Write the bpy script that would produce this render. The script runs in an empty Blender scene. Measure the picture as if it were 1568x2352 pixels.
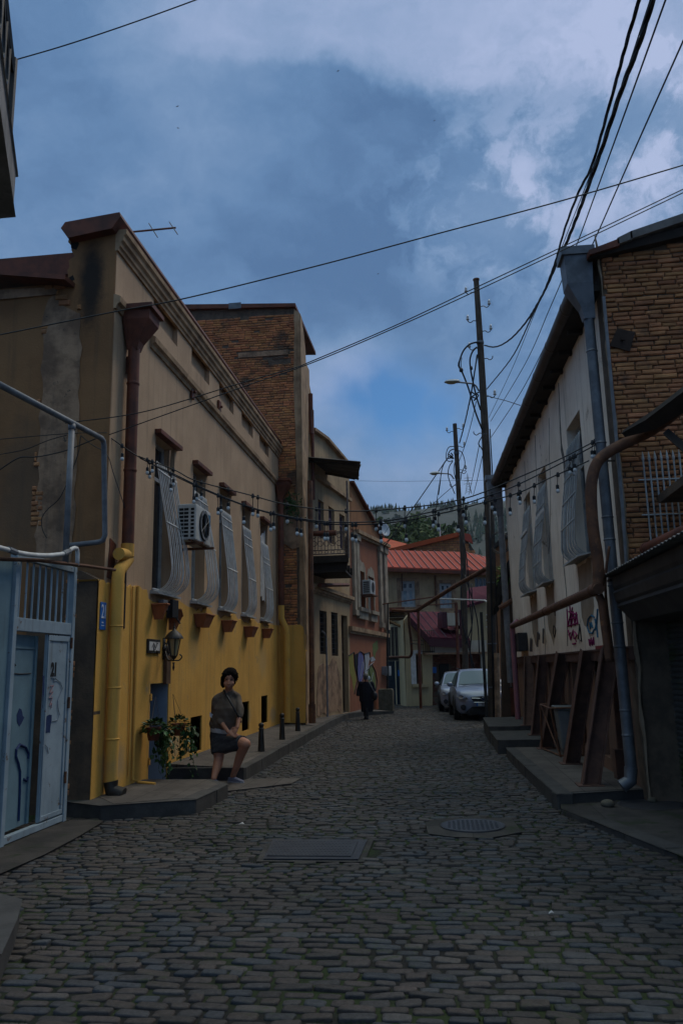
import bpy, bmesh, math, random
import numpy as np
from mathutils import Vector, Matrix, noise
from mathutils.geometry import tessellate_polygon
random.seed(7)
SC = bpy.context.scene
COL = SC.collection
V = Vector
# ------------------------------------------------------------------ camera (calibrated on the street's vanishing point)
CAMH, FPX, CX, CY, ROLL = 1.7, 1800.0, 784.0, 1176.0, 0.021
_r1 = V((1010-CX, -(1530-CY), -FPX)); _r2 = V((610-CX, -(1530+400*ROLL-CY), -FPX))
AY = _r1.normalized(); AZ = _r1.cross(_r2).normalized()
if AZ.y < 0: AZ = -AZ
AX = AY.cross(AZ)
RW = Matrix((AX, AY, AZ))
CAM = V((0, 0, CAMH))
def ray(px, py): return (RW @ V((px-CX, -(py-CY), -FPX))).normalized()
def pz(px, py, z=0.0):
    d = ray(px, py); return CAM + d*((z-CAMH)/d.z)
def pY(px, py, y):
    d = ray(px, py); return CAM + d*(y/d.y)
def pX(px, py, x):
    d = ray(px, py); return CAM + d*(x/d.x)
cd = bpy.data.cameras.new('camera'); cam = bpy.data.objects.new('camera', cd); COL.objects.link(cam)
cam.matrix_world = Matrix.Translation(CAM) @ RW.to_4x4()
cd.sensor_fit = 'VERTICAL'; cd.sensor_height = 24.0; cd.lens = 24.0*FPX/2352.0
cd.clip_start = 0.05; cd.clip_end = 5000
SC.camera = cam

# ------------------------------------------------------------------ mesh builder
def rv(a): return random.uniform(-a, a)
class MB:
    def __init__(s): s.v = []; s.f = []
    def add(s, vs, fs):
        b = len(s.v); s.v += [tuple(v) for v in vs]; s.f += [tuple(i+b for i in f) for f in fs]
    def obox(s, o, a, b, c):
        o, a, b, c = V(o), V(a), V(b), V(c)
        s.add([o, o+a, o+a+b, o+b, o+c, o+a+c, o+a+b+c, o+b+c],
              [(0,3,2,1), (4,5,6,7), (0,1,5,4), (1,2,6,5), (2,3,7,6), (3,0,4,7)])
    def box(s, x0, x1, y0, y1, z0, z1): s.obox((x0,y0,z0), (x1-x0,0,0), (0,y1-y0,0), (0,0,z1-z0))
    def prism(s, pts, vec):
        n = len(pts); vec = V(vec); p = [V(q) for q in pts]
        tri = [tuple(range(n))]
        s.add(p+[q+vec for q in p], [tuple(t) for t in tri]+[tuple(i+n for i in t[::-1]) for t in tri] +
              [(i, (i+1) % n, (i+1) % n+n, i+n) for i in range(n)])
    def tube(s, path, r, n=8, caps=True):
        path = [V(p) for p in path]; m = len(path)
        rs = r if isinstance(r, (list, tuple)) else [r]*m
        rings = []; up = None
        for i, p in enumerate(path):
            t = (path[min(i+1, m-1)]-path[max(i-1, 0)])
            if t.length < 1e-9: t = V((0,0,1))
            t.normalize()
            if up is None:
                up = V((0,0,1)) if abs(t.z) < .9 else V((1,0,0))
            a = t.cross(up)
            if a.length < 1e-6: a = t.cross(V((0,1,0)))
            a.normalize(); b = a.cross(t).normalized(); up = b
            rings.append([p+(a*math.cos(2*math.pi*k/n)+b*math.sin(2*math.pi*k/n))*rs[i] for k in range(n)])
        vs = [q for R in rings for q in R]; fs = []
        for i in range(m-1):
            for k in range(n):
                k2 = (k+1) % n; fs.append((i*n+k, i*n+k2, (i+1)*n+k2, (i+1)*n+k))
        if caps: fs += [tuple(range(n))[::-1], tuple((m-1)*n+k for k in range(n))]
        s.add(vs, fs)
    def lathe(s, o, prof, n=12, ax=(0,0,1)):
        o = V(o); ax = V(ax).normalized(); a = ax.orthogonal().normalized(); b = ax.cross(a)
        vs = []; fs = []; m = len(prof)
        for r, h in prof:
            for k in range(n):
                t = 2*math.pi*k/n; vs.append(o+ax*h+(a*math.cos(t)+b*math.sin(t))*r)
        for i in range(m-1):
            for k in range(n):
                k2 = (k+1) % n; fs.append((i*n+k, i*n+k2, (i+1)*n+k2, (i+1)*n+k))
        fs += [tuple(range(n))[::-1], tuple((m-1)*n+k for k in range(n))]
        s.add(vs, fs)
    def ell(s, c, rx, ry, rz, M=None, n=12, m=8):
        c = V(c); vs = []; fs = []
        for i in range(m+1):
            th = math.pi*i/m
            for k in range(n):
                ph = 2*math.pi*k/n; p = V((rx*math.sin(th)*math.cos(ph), ry*math.sin(th)*math.sin(ph), rz*math.cos(th)))
                if M: p = M @ p
                vs.append(c+p)
        for i in range(m):
            for k in range(n):
                k2 = (k+1) % n; fs.append((i*n+k, (i+1)*n+k, (i+1)*n+k2, i*n+k2))
        s.add(vs, fs)
    def quad(s, a, b, c, d): s.add([a,b,c,d], [(0,1,2,3)])
    def build(s, name, mat, parent=None, smooth=False, bevel=0, kind=None):
        me = bpy.data.meshes.new(name)
        off = V((0,0,0)); q = parent
        while q is not None: off += q.location; q = q.parent
        me.from_pydata([(x-off.x, y-off.y, z-off.z) for x, y, z in s.v], [], s.f)
        if smooth:
            me.polygons.foreach_set('use_smooth', [True]*len(me.polygons))
        me.materials.append(mat); me.validate(); me.update()
        o = bpy.data.objects.new(name, me); COL.objects.link(o)
        if parent is not None: o.parent = parent
        if smooth == 2:
            me.set_sharp_from_angle(angle=math.radians(40))
        if bevel:
            md = o.modifiers.new('bevel', 'BEVEL'); md.width = bevel; md.segments = 2; md.limit_method = 'ANGLE'
        if kind: o['kind'] = kind
        return o
def thing(name, label, cat, loc=(0,0,0), group=None):
    o = bpy.data.objects.new(name, None); COL.objects.link(o); o.location = loc; o.empty_display_size = .2
    o['label'] = label; o['category'] = cat
    if group: o['group'] = group
    return o
def tag(o, label, cat, group=None):
    o['label'] = label; o['category'] = cat
    if group: o['group'] = group
    return o
def structure(o): o['kind'] = 'structure'; return o
def arc(c, r, a0, a1, e1, e2, n=6):
    c, e1, e2 = V(c), V(e1), V(e2)
    return [c+e1*(r*math.cos(a0+(a1-a0)*i/n))+e2*(r*math.sin(a0+(a1-a0)*i/n)) for i in range(n+1)]
def smoothpath(pts, k=6):
    p = [V(q) for q in pts]; p = [p[0]*2-p[1]]+p+[p[-1]*2-p[-2]]; out = []
    for i in range(1, len(p)-2):
        for j in range(k):
            t = j/k; a, b, c, d = p[i-1], p[i], p[i+1], p[i+2]
            out.append(.5*((2*b)+(c-a)*t+(2*a-5*b+4*c-d)*t*t+(3*b-a-3*c+d)*t**3))
    out.append(p[-2]); return out
class Fac:
    """a vertical wall plane: origin (x,y), horizontal direction u, outward normal n"""
    def __init__(s, o, u, n):
        s.o = V((o[0], o[1], 0)); s.u = V((u[0], u[1], 0)).normalized(); s.n = V((n[0], n[1], 0)).normalized()
    def uv(s, px, py, off=0.0):
        d = ray(px, py); q = s.o+s.n*off; t = (q-CAM).dot(s.n)/d.dot(s.n); p = CAM+d*t
        return ((p-s.o).dot(s.u), p.z)
    def P(s, u, z, off=0.0): return s.o+s.u*u+s.n*off+V((0,0,z))
    def pts(s, lst, off=0.0): return [s.uv(x, y, off) for x, y in lst]
    def box(s, mb, u0, u1, z0, z1, f0, f1):
        mb.obox(s.P(u0,z0,f0), s.u*(u1-u0), V((0,0,z1-z0)), s.n*(f1-f0))
    def rect(s, tl, bl, r, off=0.0):
        a = s.uv(*tl, off); b = s.uv(*bl, off); c = s.uv(*r, off)
        return (min(a[0], c[0]), max(a[0], c[0]), min(a[1], b[1]), max(a[1], b[1]))
    def slab(s, mb, outer, holes=(), thick=.3, off=0.0, back=False, hdepth=None):
        loops = [list(outer)]+[list(h) for h in holes]
        flat = [p for l in loops for p in l]
        tri = tessellate_polygon([[V((p[0], p[1], 0)) for p in l] for l in loops]) if len(loops) > 1 else [tuple(range(len(flat)))]
        mb.add([s.P(p[0], p[1], off) for p in flat], [tuple(t) for t in tri])
        if back: mb.add([s.P(p[0], p[1], off-thick) for p in flat], [tuple(t) for t in tri])
        for li, l in enumerate(loops):
            n = len(l); th = hdepth if (li and hdepth) else thick
            mb.add([s.P(p[0], p[1], off) for p in l]+[s.P(p[0], p[1], off-th) for p in l],
                   [(i, (i+1) % n, (i+1) % n+n, i+n) for i in range(n)])
def rect_loop(r): u0, u1, z0, z1 = r; return [(u0,z0), (u1,z0), (u1,z1), (u0,z1)]
def ragged(pts, step=.15, amp=.03, seed=0):
    rnd = random.Random(seed); out = []; n = len(pts)
    for i in range(n):
        a, b = pts[i], pts[(i+1) % n]; L = math.hypot(b[0]-a[0], b[1]-a[1]); k = max(1, int(L/step))
        for j in range(k):
            t = j/k; out.append((a[0]+(b[0]-a[0])*t+(rnd.uniform(-amp, amp) if j else 0), a[1]+(b[1]-a[1])*t+(rnd.uniform(-amp, amp) if j else 0)))
    return out

# ------------------------------------------------------------------ materials
def mat(name, c1, c2=None, scale=2.0, rough=.85, bump=.2, bscale=30.0, metal=0.0, streak=0.0, sc=None, island=0.0, spots=None, spec=.3, thresh=(.35,.65), hrange=0, coat=0, blots=()):
    m = bpy.data.materials.new(name); m.use_nodes = True; nt = m.node_tree; N = nt.nodes; L = nt.links
    b = N['Principled BSDF']; b.inputs['Roughness'].default_value = rough; b.inputs['Metallic'].default_value = metal
    b.inputs['Specular IOR Level'].default_value = spec
    if coat: b.inputs['Coat Weight'].default_value = coat; b.inputs['Coat Roughness'].default_value = .1
    tc = N.new('ShaderNodeTexCoord'); co = tc.outputs['Object']
    def nz(sc_, det=5, vec=co, ro=.6):
        n = N.new('ShaderNodeTexNoise'); n.inputs['Scale'].default_value = sc_; n.inputs['Detail'].default_value = det; n.inputs['Roughness'].default_value = ro
        L.new(vec, n.inputs['Vector']); return n.outputs['Fac']
    def ramp(src, a, c_):
        r = N.new('ShaderNodeMapRange'); r.interpolation_type = 'SMOOTHSTEP'; r.inputs['From Min'].default_value = a; r.inputs['From Max'].default_value = c_; L.new(src, r.inputs['Value']); return r.outputs['Result']
    def mix(f, A, B, mode='MIX'):
        x = N.new('ShaderNodeMix'); x.data_type = 'RGBA'; x.blend_type = mode
        if isinstance(f, float): x.inputs['Factor'].default_value = f
        else: L.new(f, x.inputs['Factor'])
        for s_, q in ((6, A), (7, B)):
            if isinstance(q, tuple): x.inputs[s_].default_value = (*q, 1)
            else: L.new(q, x.inputs[s_])
        return x.outputs[2]
    col = tuple(c1)
    if c2: col = mix(ramp(nz(scale, 8), *thresh), tuple(c1), tuple(c2))
    if island:
        g = N.new('ShaderNodeNewGeometry')
        h = N.new('ShaderNodeHueSaturation'); h.inputs['Hue'].default_value = .5
        r = N.new('ShaderNodeMapRange'); r.inputs['To Min'].default_value = 1-island; r.inputs['To Max'].default_value = 1+island
        L.new(g.outputs['Random Per Island'], r.inputs['Value']); L.new(r.outputs['Result'], h.inputs['Value'])
        if hrange:
            w = N.new('ShaderNodeMath'); w.operation = 'MULTIPLY'; w.inputs[1].default_value = 7.31; L.new(g.outputs['Random Per Island'], w.inputs[0])
            fr = N.new('ShaderNodeMath'); fr.operation = 'FRACT'; L.new(w.outputs[0], fr.inputs[0])
            r2 = N.new('ShaderNodeMapRange'); r2.inputs['To Min'].default_value = .5-hrange; r2.inputs['To Max'].default_value = .5+hrange
            L.new(fr.outputs[0], r2.inputs['Value']); L.new(r2.outputs['Result'], h.inputs['Hue'])
        if isinstance(col, tuple): h.inputs['Color'].default_value = (*col, 1)
        else: L.new(col, h.inputs['Color'])
        col = h.outputs['Color']
    if streak:
        mp = N.new('ShaderNodeMapping'); mp.inputs['Scale'].default_value = (5, 5, .28); L.new(co, mp.inputs['Vector'])
        f = ramp(nz(1.6, 7, mp.outputs['Vector'], .65), .5, .74)
        mu = N.new('ShaderNodeMath'); mu.operation = 'MULTIPLY'; mu.inputs[1].default_value = streak; L.new(f, mu.inputs[0])
        col = mix(mu.outputs[0], col, tuple(sc or (c1[0]*.3, c1[1]*.28, c1[2]*.25)))
    if spots:
        (sp_c, sp_s, lo, hi) = spots
        col = mix(ramp(nz(sp_s, 9, co, .7), lo, hi), col, tuple(sp_c))
    for (ctr, rad, bc, st) in blots:      # a stain with a place and shape of its own
        ds = N.new('ShaderNodeVectorMath'); ds.operation = 'SUBTRACT'; L.new(co, ds.inputs[0]); ds.inputs[1].default_value = tuple(ctr)
        dv = N.new('ShaderNodeVectorMath'); dv.operation = 'DIVIDE'; L.new(ds.outputs['Vector'], dv.inputs[0]); dv.inputs[1].default_value = tuple(rad)
        ln = N.new('ShaderNodeVectorMath'); ln.operation = 'LENGTH'; L.new(dv.outputs['Vector'], ln.inputs[0])
        ad = N.new('ShaderNodeMath'); ad.operation = 'MULTIPLY_ADD'; L.new(nz(5, 6, co, .7), ad.inputs[0]); ad.inputs[1].default_value = .9; L.new(ln.outputs['Value'], ad.inputs[2])
        mu = N.new('ShaderNodeMath'); mu.operation = 'MULTIPLY'; L.new(ramp(ad.outputs[0], 1.55, .75), mu.inputs[0]); mu.inputs[1].default_value = st
        col = mix(mu.outputs[0], col, tuple(bc))
    if isinstance(col, tuple): b.inputs['Base Color'].default_value = (*col, 1)
    else: L.new(col, b.inputs['Base Color'])
    if bump:
        bp = N.new('ShaderNodeBump'); bp.inputs['Strength'].default_value = bump; bp.inputs['Distance'].default_value = .02
        L.new(nz(bscale, 8, co, .7), bp.inputs['Height']); L.new(bp.outputs['Normal'], b.inputs['Normal'])
    return m
M = {}
M['beige'] = mat('beige_plaster', (.47,.315,.195), (.39,.255,.155), .9, bump=.35, bscale=25, streak=.45, sc=(.15,.095,.055), spots=((.27,.19,.12), 3.5, .62, .72))
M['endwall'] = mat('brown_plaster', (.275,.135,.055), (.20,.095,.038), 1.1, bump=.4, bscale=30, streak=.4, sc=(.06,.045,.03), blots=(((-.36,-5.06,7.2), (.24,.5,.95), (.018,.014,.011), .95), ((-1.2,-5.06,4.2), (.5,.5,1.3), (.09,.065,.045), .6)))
M['yellow'] = mat('yellow_paint', (.66,.355,.075), (.58,.305,.06), 1.4, bump=.35, bscale=28, streak=.5, sc=(.27,.165,.06), spots=((.38,.25,.11), 2.2, .58, .70), blots=(((.03,-4.6,.5), (.3,.5,.35), (.30,.23,.14), .7), ((.03,-2.1,.55), (.3,.35,.3), (.36,.29,.18), .65), ((.03,.6,2.3), (.3,.5,.3), (.44,.27,.09), .7), ((.03,2.6,.7), (.3,.8,.22), (.33,.25,.14), .7), ((.03,4.4,1.9), (.3,.6,.5), (.50,.33,.13), .6), ((.03,-1.2,2.1), (.3,.4,.5), (.46,.29,.1), .6), ((.03,5.6,.55), (.3,.5,.25), (.28,.21,.13), .7)))
M['concrete'] = mat('bare_concrete', (.38,.23,.135), (.17,.10,.06), 3, bump=.6, bscale=16, streak=.5, sc=(.07,.06,.05), spots=((.06,.05,.04), 9, .62, .68))
M['trim'] = mat('weathered_trim', (.43,.275,.155), (.24,.15,.085), 2.2, bump=.4, bscale=22, streak=.5, sc=(.07,.05,.03))
M['brick'] = mat('orange_brick', (.52,.205,.075), (.38,.145,.058), 3, bump=.5, bscale=40, island=.26, hrange=.008, spots=((.10,.058,.036), .8, .50, .64))
M['brickold'] = mat('brown_brick', (.43,.19,.08), (.30,.13,.055), 5, bump=.6, bscale=35, island=.22, hrange=.007, spots=((.09,.06,.04), 1.1, .55, .68))
M['mortar'] = mat('old_mortar', (.15,.105,.07), (.09,.065,.045), 5, bump=.6, bscale=30)
M['rust'] = mat('rusty_red_metal', (.16,.045,.022), (.085,.028,.016), 4, rough=.6, bump=.25, bscale=20, streak=.4, sc=(.04,.016,.01))
M['rustpipe'] = mat('rusty_brown_pipe', (.15,.062,.03), (.075,.033,.019), 5, rough=.7, bump=.3, bscale=35, spots=((.22,.09,.035), 8, .58, .68))
M['rustbeam'] = mat('rusty_steel_beam', (.125,.062,.042), (.075,.038,.028), 6, rough=.75, bump=.3, bscale=35)
M['white'] = mat('white_paint', (.62,.6,.57), (.48,.46,.43), 6, rough=.55, bump=.15, spots=((.26,.15,.08), 14, .66, .72))
M['greywhite'] = mat('grey_white_paint', (.40,.40,.39), (.28,.28,.27), 6, rough=.6, bump=.15, spots=((.2,.12,.07), 14, .64, .72))
M['glass'] = mat('dark_window_glass', (.022,.026,.032), None, rough=.12, bump=0, spec=.6)
M['curtain'] = mat('pale_curtain_glass', (.30,.36,.38), (.16,.2,.22), 3, rough=.25, bump=0, spec=.5)
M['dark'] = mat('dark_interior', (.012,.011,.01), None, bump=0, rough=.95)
M['black'] = mat('black_iron', (.015,.014,.014), (.03,.026,.022), 6, rough=.5, bump=.1)
M['rubber'] = mat('black_cable_rubber', (.014,.014,.016), None, rough=.6, bump=0)
M['steel'] = mat('galvanised_steel', (.15,.155,.165), (.095,.10,.108), 5, rough=.5, metal=.4, bump=.12, bscale=20, streak=.3, sc=(.08,.08,.085))
M['greypipe'] = mat('grey_painted_pipe', (.20,.20,.205), (.135,.135,.14), 6, rough=.55, bump=.12)
M['gateblue'] = mat('pale_blue_paint', (.29,.355,.40), (.22,.28,.32), 2, rough=.6, bump=.2, bscale=14, streak=.5, sc=(.11,.10,.09), spots=((.11,.065,.04), 6, .60, .66))
M['gateteal'] = mat('dark_teal_paint', (.15,.235,.275), (.11,.175,.21), 2, rough=.5, bump=.15, streak=.3, sc=(.05,.06,.06))
M['bluepaint'] = mat('pale_blue_wall_paint', (.31,.36,.43), (.26,.30,.36), 3, bump=.2)
M['terracotta'] = mat('terracotta', (.30,.10,.04), (.22,.075,.03), 6, rough=.7, bump=.15)
M['soil'] = mat('potting_soil', (.07,.045,.03), (.12,.08,.04), 20, bump=.8, bscale=60)
M['pavement'] = mat('grey_stone_paving', (.118,.10,.088), (.078,.066,.058), 2.2, bump=.45, bscale=40, spots=((.055,.047,.04), 3.2, .54, .66))
M['kerb'] = mat('dark_kerb_stone', (.062,.057,.053), (.04,.037,.035), 4, bump=.35, bscale=35, spots=((.035,.04,.025), 5, .58, .68))
M['apron'] = mat('worn_concrete_apron', (.066,.057,.050), (.032,.028,.026), 2.5, bump=.7, bscale=25, spots=((.026,.034,.014), 3.5, .54, .64))
M['wood'] = mat('weathered_pole_wood', (.085,.06,.043), (.05,.036,.027), 3, bump=.5, bscale=25, streak=.7, sc=(.018,.014,.011))
M['plank'] = mat('brown_wood', (.11,.06,.032), (.07,.038,.02), 4, bump=.4, streak=.6, sc=(.03,.018,.01))
M['cream'] = mat('cream_plaster', (.44,.30,.165), (.33,.22,.12), 1.2, bump=.4, bscale=18, streak=.55, sc=(.12,.08,.05), spots=((.2,.15,.1), 2.2, .6, .68))
M['redplaster'] = mat('terracotta_plaster', (.30,.105,.05), (.24,.085,.045), 1.1, bump=.35, bscale=18, streak=.4, sc=(.09,.05,.035), spots=((.26,.18,.13), 2.5, .66, .72))
M['orangeplaster'] = mat('ochre_orange_plaster', (.30,.13,.05), (.22,.095,.04), 1.1, bump=.35, streak=.4)
M['redroof'] = mat('pink_red_metal_roof', (.36,.075,.05), (.30,.065,.045), .7, spec=.08, rough=.85, bump=.08, bscale=5)
M['orangeroof'] = mat('orange_metal_roof', (.40,.075,.025), (.32,.06,.025), .8, spec=.15, rough=.8, bump=.1)
M['purpleroof'] = mat('purple_metal_roof', (.095,.024,.035), (.075,.018,.028), .8, spec=.04, rough=.7, bump=.06, bscale=4)
M['annex'] = mat('pale_yellow_plaster', (.46,.36,.20), (.40,.31,.175), 1.2, bump=.25, streak=.3, sc=(.2,.15,.09))
M['whitewash'] = mat('whitewashed_plaster', (.82,.71,.59), (.70,.58,.46), 1.0, bump=.35, bscale=18, streak=.42, sc=(.19,.14,.095), spots=((.27,.2,.14), 2.0, .62, .7))
M['baseplaster'] = mat('stained_red_base', (.2,.105,.065), (.13,.075,.05), 2.2, bump=.4, streak=.5, sc=(.05,.035,.028))
M['pink'] = mat('pink_painted_pipe', (.30,.12,.14), (.24,.10,.12), 4, rough=.5, bump=.1)
M['darkblue'] = mat('dark_blue_metal', (.018,.032,.048), (.013,.022,.034), 3, rough=.6, bump=.1)
M['signblue'] = mat('blue_enamel', (.015,.13,.42), None, rough=.35, bump=0)
M['signwhite'] = mat('white_enamel', (.75,.76,.78), None, rough=.4, bump=0)
M['ink'] = mat('black_ink', (.01,.01,.012), None, rough=.6, bump=0)
M['carpaint'] = mat('silver_blue_car_paint', (.21,.245,.33), (.19,.22,.30), 2, rough=.35, metal=.2, bump=0, spec=.45, coat=.4)
M['carglass'] = mat('car_windscreen', (.075,.125,.145), None, rough=.3, bump=0, spec=.18)
M['plastic'] = mat('black_plastic', (.02,.02,.022), None, rough=.5, bump=0)
M['chrome'] = mat('chrome_trim', (.33,.35,.38), None, rough=.3, metal=1, bump=0)
M['lampglass'] = mat('headlamp_glass', (.22,.22,.23), None, rough=.1, bump=0, spec=.8)
M['tyre'] = mat('tyre_rubber', (.012,.012,.012), None, rough=.85, bump=.1)
M['acwhite'] = mat('dusty_white_casing', (.5,.49,.46), (.4,.39,.36), 5, rough=.5, bump=.05)
M['skin'] = mat('skin', (.42,.19,.115), (.37,.16,.095), 9, rough=.6, bump=.05)
M['hair'] = mat('black_hair', (.006,.005,.005), (.012,.009,.008), 60, rough=.95, spec=.05, bump=.5, bscale=90)
M['greyhair'] = mat('grey_hair', (.16,.145,.125), (.1,.09,.08), 40, rough=.6, bump=.5, bscale=90)
M['brownknit'] = mat('brown_jersey', (.125,.092,.068), (.1,.073,.053), 8, rough=.9, bump=.25, bscale=70)
M['skirt'] = mat('dark_grey_skirt', (.05,.05,.054), (.036,.036,.04), 14, rough=.9, bump=.25, bscale=50)
M['shirt'] = mat('white_shirt_hem', (.42,.4,.39), None, rough=.9, bump=.15)
M['shoe'] = mat('grey_canvas_shoe', (.12,.12,.16), None, rough=.9, bump=.2)
M['blackcloth'] = mat('black_dress_cloth', (.006,.006,.011), (.010,.010,.017), 9, rough=.9, bump=.3, bscale=25)
M['leaf'] = mat('green_leaves', (.035,.085,.016), (.016,.05,.010), 9, rough=.5, bump=.1, island=.5, hrange=.03)
M['bulb'] = mat('white_bulb_glass', (.55,.54,.52), None, rough=.25, bump=0, spec=.5)
M['corr'] = mat('corrugated_dark_metal', (.075,.066,.056), (.05,.042,.036), 3, rough=.6, metal=.2, bump=.15)
M['shutter'] = mat('dirty_shutter_metal', (.12,.115,.105), (.085,.08,.07), 2, rough=.55, metal=.3, bump=.15, spots=((.065,.085,.03), 1.2, .5, .62))
M['pillar'] = mat('dark_stained_plaster', (.135,.088,.055), (.07,.048,.034), 2.5, bump=.5, bscale=20, streak=.5, sc=(.03,.025,.02))
M['bin'] = mat('grey_plastic_bin', (.17,.175,.17), (.13,.135,.13), 3, rough=.6, bump=.08)
M['stone'] = mat('mossy_stone_block', (.13,.11,.08), (.075,.066,.045), 6, bump=.8, bscale=18, spots=((.06,.06,.025), 5, .55, .65))
M['castiron'] = mat('cast_iron_cover', (.055,.056,.062), (.042,.042,.047), 7, rough=.45, metal=.3, bump=.4, bscale=60)
M['lamplens'] = mat('yellowed_lamp_lens', (.32,.26,.14), None, rough=.2, bump=0)
M['ceramic'] = mat('white_ceramic', (.55,.53,.5), None, rough=.3, bump=0)
M['dish'] = mat('grey_white_dish', (.42,.43,.45), None, rough=.5, bump=0)
def painted(c): return mat('spray_paint', c, tuple(x*.8 for x in c), 12, rough=.8, bump=.1)
M['magenta'] = painted((.26,.012,.10)); M['spblue'] = painted((.03,.14,.24)); M['spviolet'] = painted((.12,.12,.27)); M['spgreen'] = painted((.14,.17,.055))
M['spwhite'] = painted((.36,.36,.37)); M['spyellow'] = painted((.26,.22,.045)); M['spblack'] = painted((.015,.015,.018)); M['spnavy'] = painted((.012,.03,.10)); M['spred'] = painted((.25,.04,.04))

def paving_joints(m, sx, sy):
    nt = m.node_tree; N = nt.nodes; L = nt.links; b = N['Principled BSDF']; src = b.inputs['Base Color'].links[0].from_socket
    tc = N.new('ShaderNodeTexCoord'); mp = N.new('ShaderNodeMapping'); mp.inputs['Rotation'].default_value = (0,0,math.radians(90)); L.new(tc.outputs['Object'], mp.inputs['Vector'])
    wn = N.new('ShaderNodeTexNoise'); wn.inputs['Scale'].default_value = 3; L.new(tc.outputs['Object'], wn.inputs['Vector']); sc = N.new('ShaderNodeVectorMath'); sc.operation = 'MULTIPLY_ADD'; sc.inputs[1].default_value = (.02,.02,0); L.new(wn.outputs['Color'], sc.inputs[0]); L.new(mp.outputs['Vector'], sc.inputs[2])
    br = N.new('ShaderNodeTexBrick'); L.new(sc.outputs['Vector'], br.inputs['Vector']); br.inputs['Scale'].default_value = 1; br.inputs['Brick Width'].default_value = sx; br.inputs['Row Height'].default_value = sy; br.inputs['Mortar Size'].default_value = .006; br.inputs['Mortar Smooth'].default_value = .3
    br.inputs['Color1'].default_value = (1,1,1,1); br.inputs['Color2'].default_value = (.78,.77,.76,1); br.inputs['Mortar'].default_value = (.30,.31,.26,1)
    mx = N.new('ShaderNodeMix'); mx.data_type = 'RGBA'; mx.blend_type = 'MULTIPLY'; mx.inputs['Factor'].default_value = 1; L.new(src, mx.inputs[6]); L.new(br.outputs['Color'], mx.inputs[7]); L.new(mx.outputs[2], b.inputs['Base Color'])
paving_joints(M['pavement'], .8, .42); paving_joints(M['apron'], 2.6, 1.7)
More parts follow.
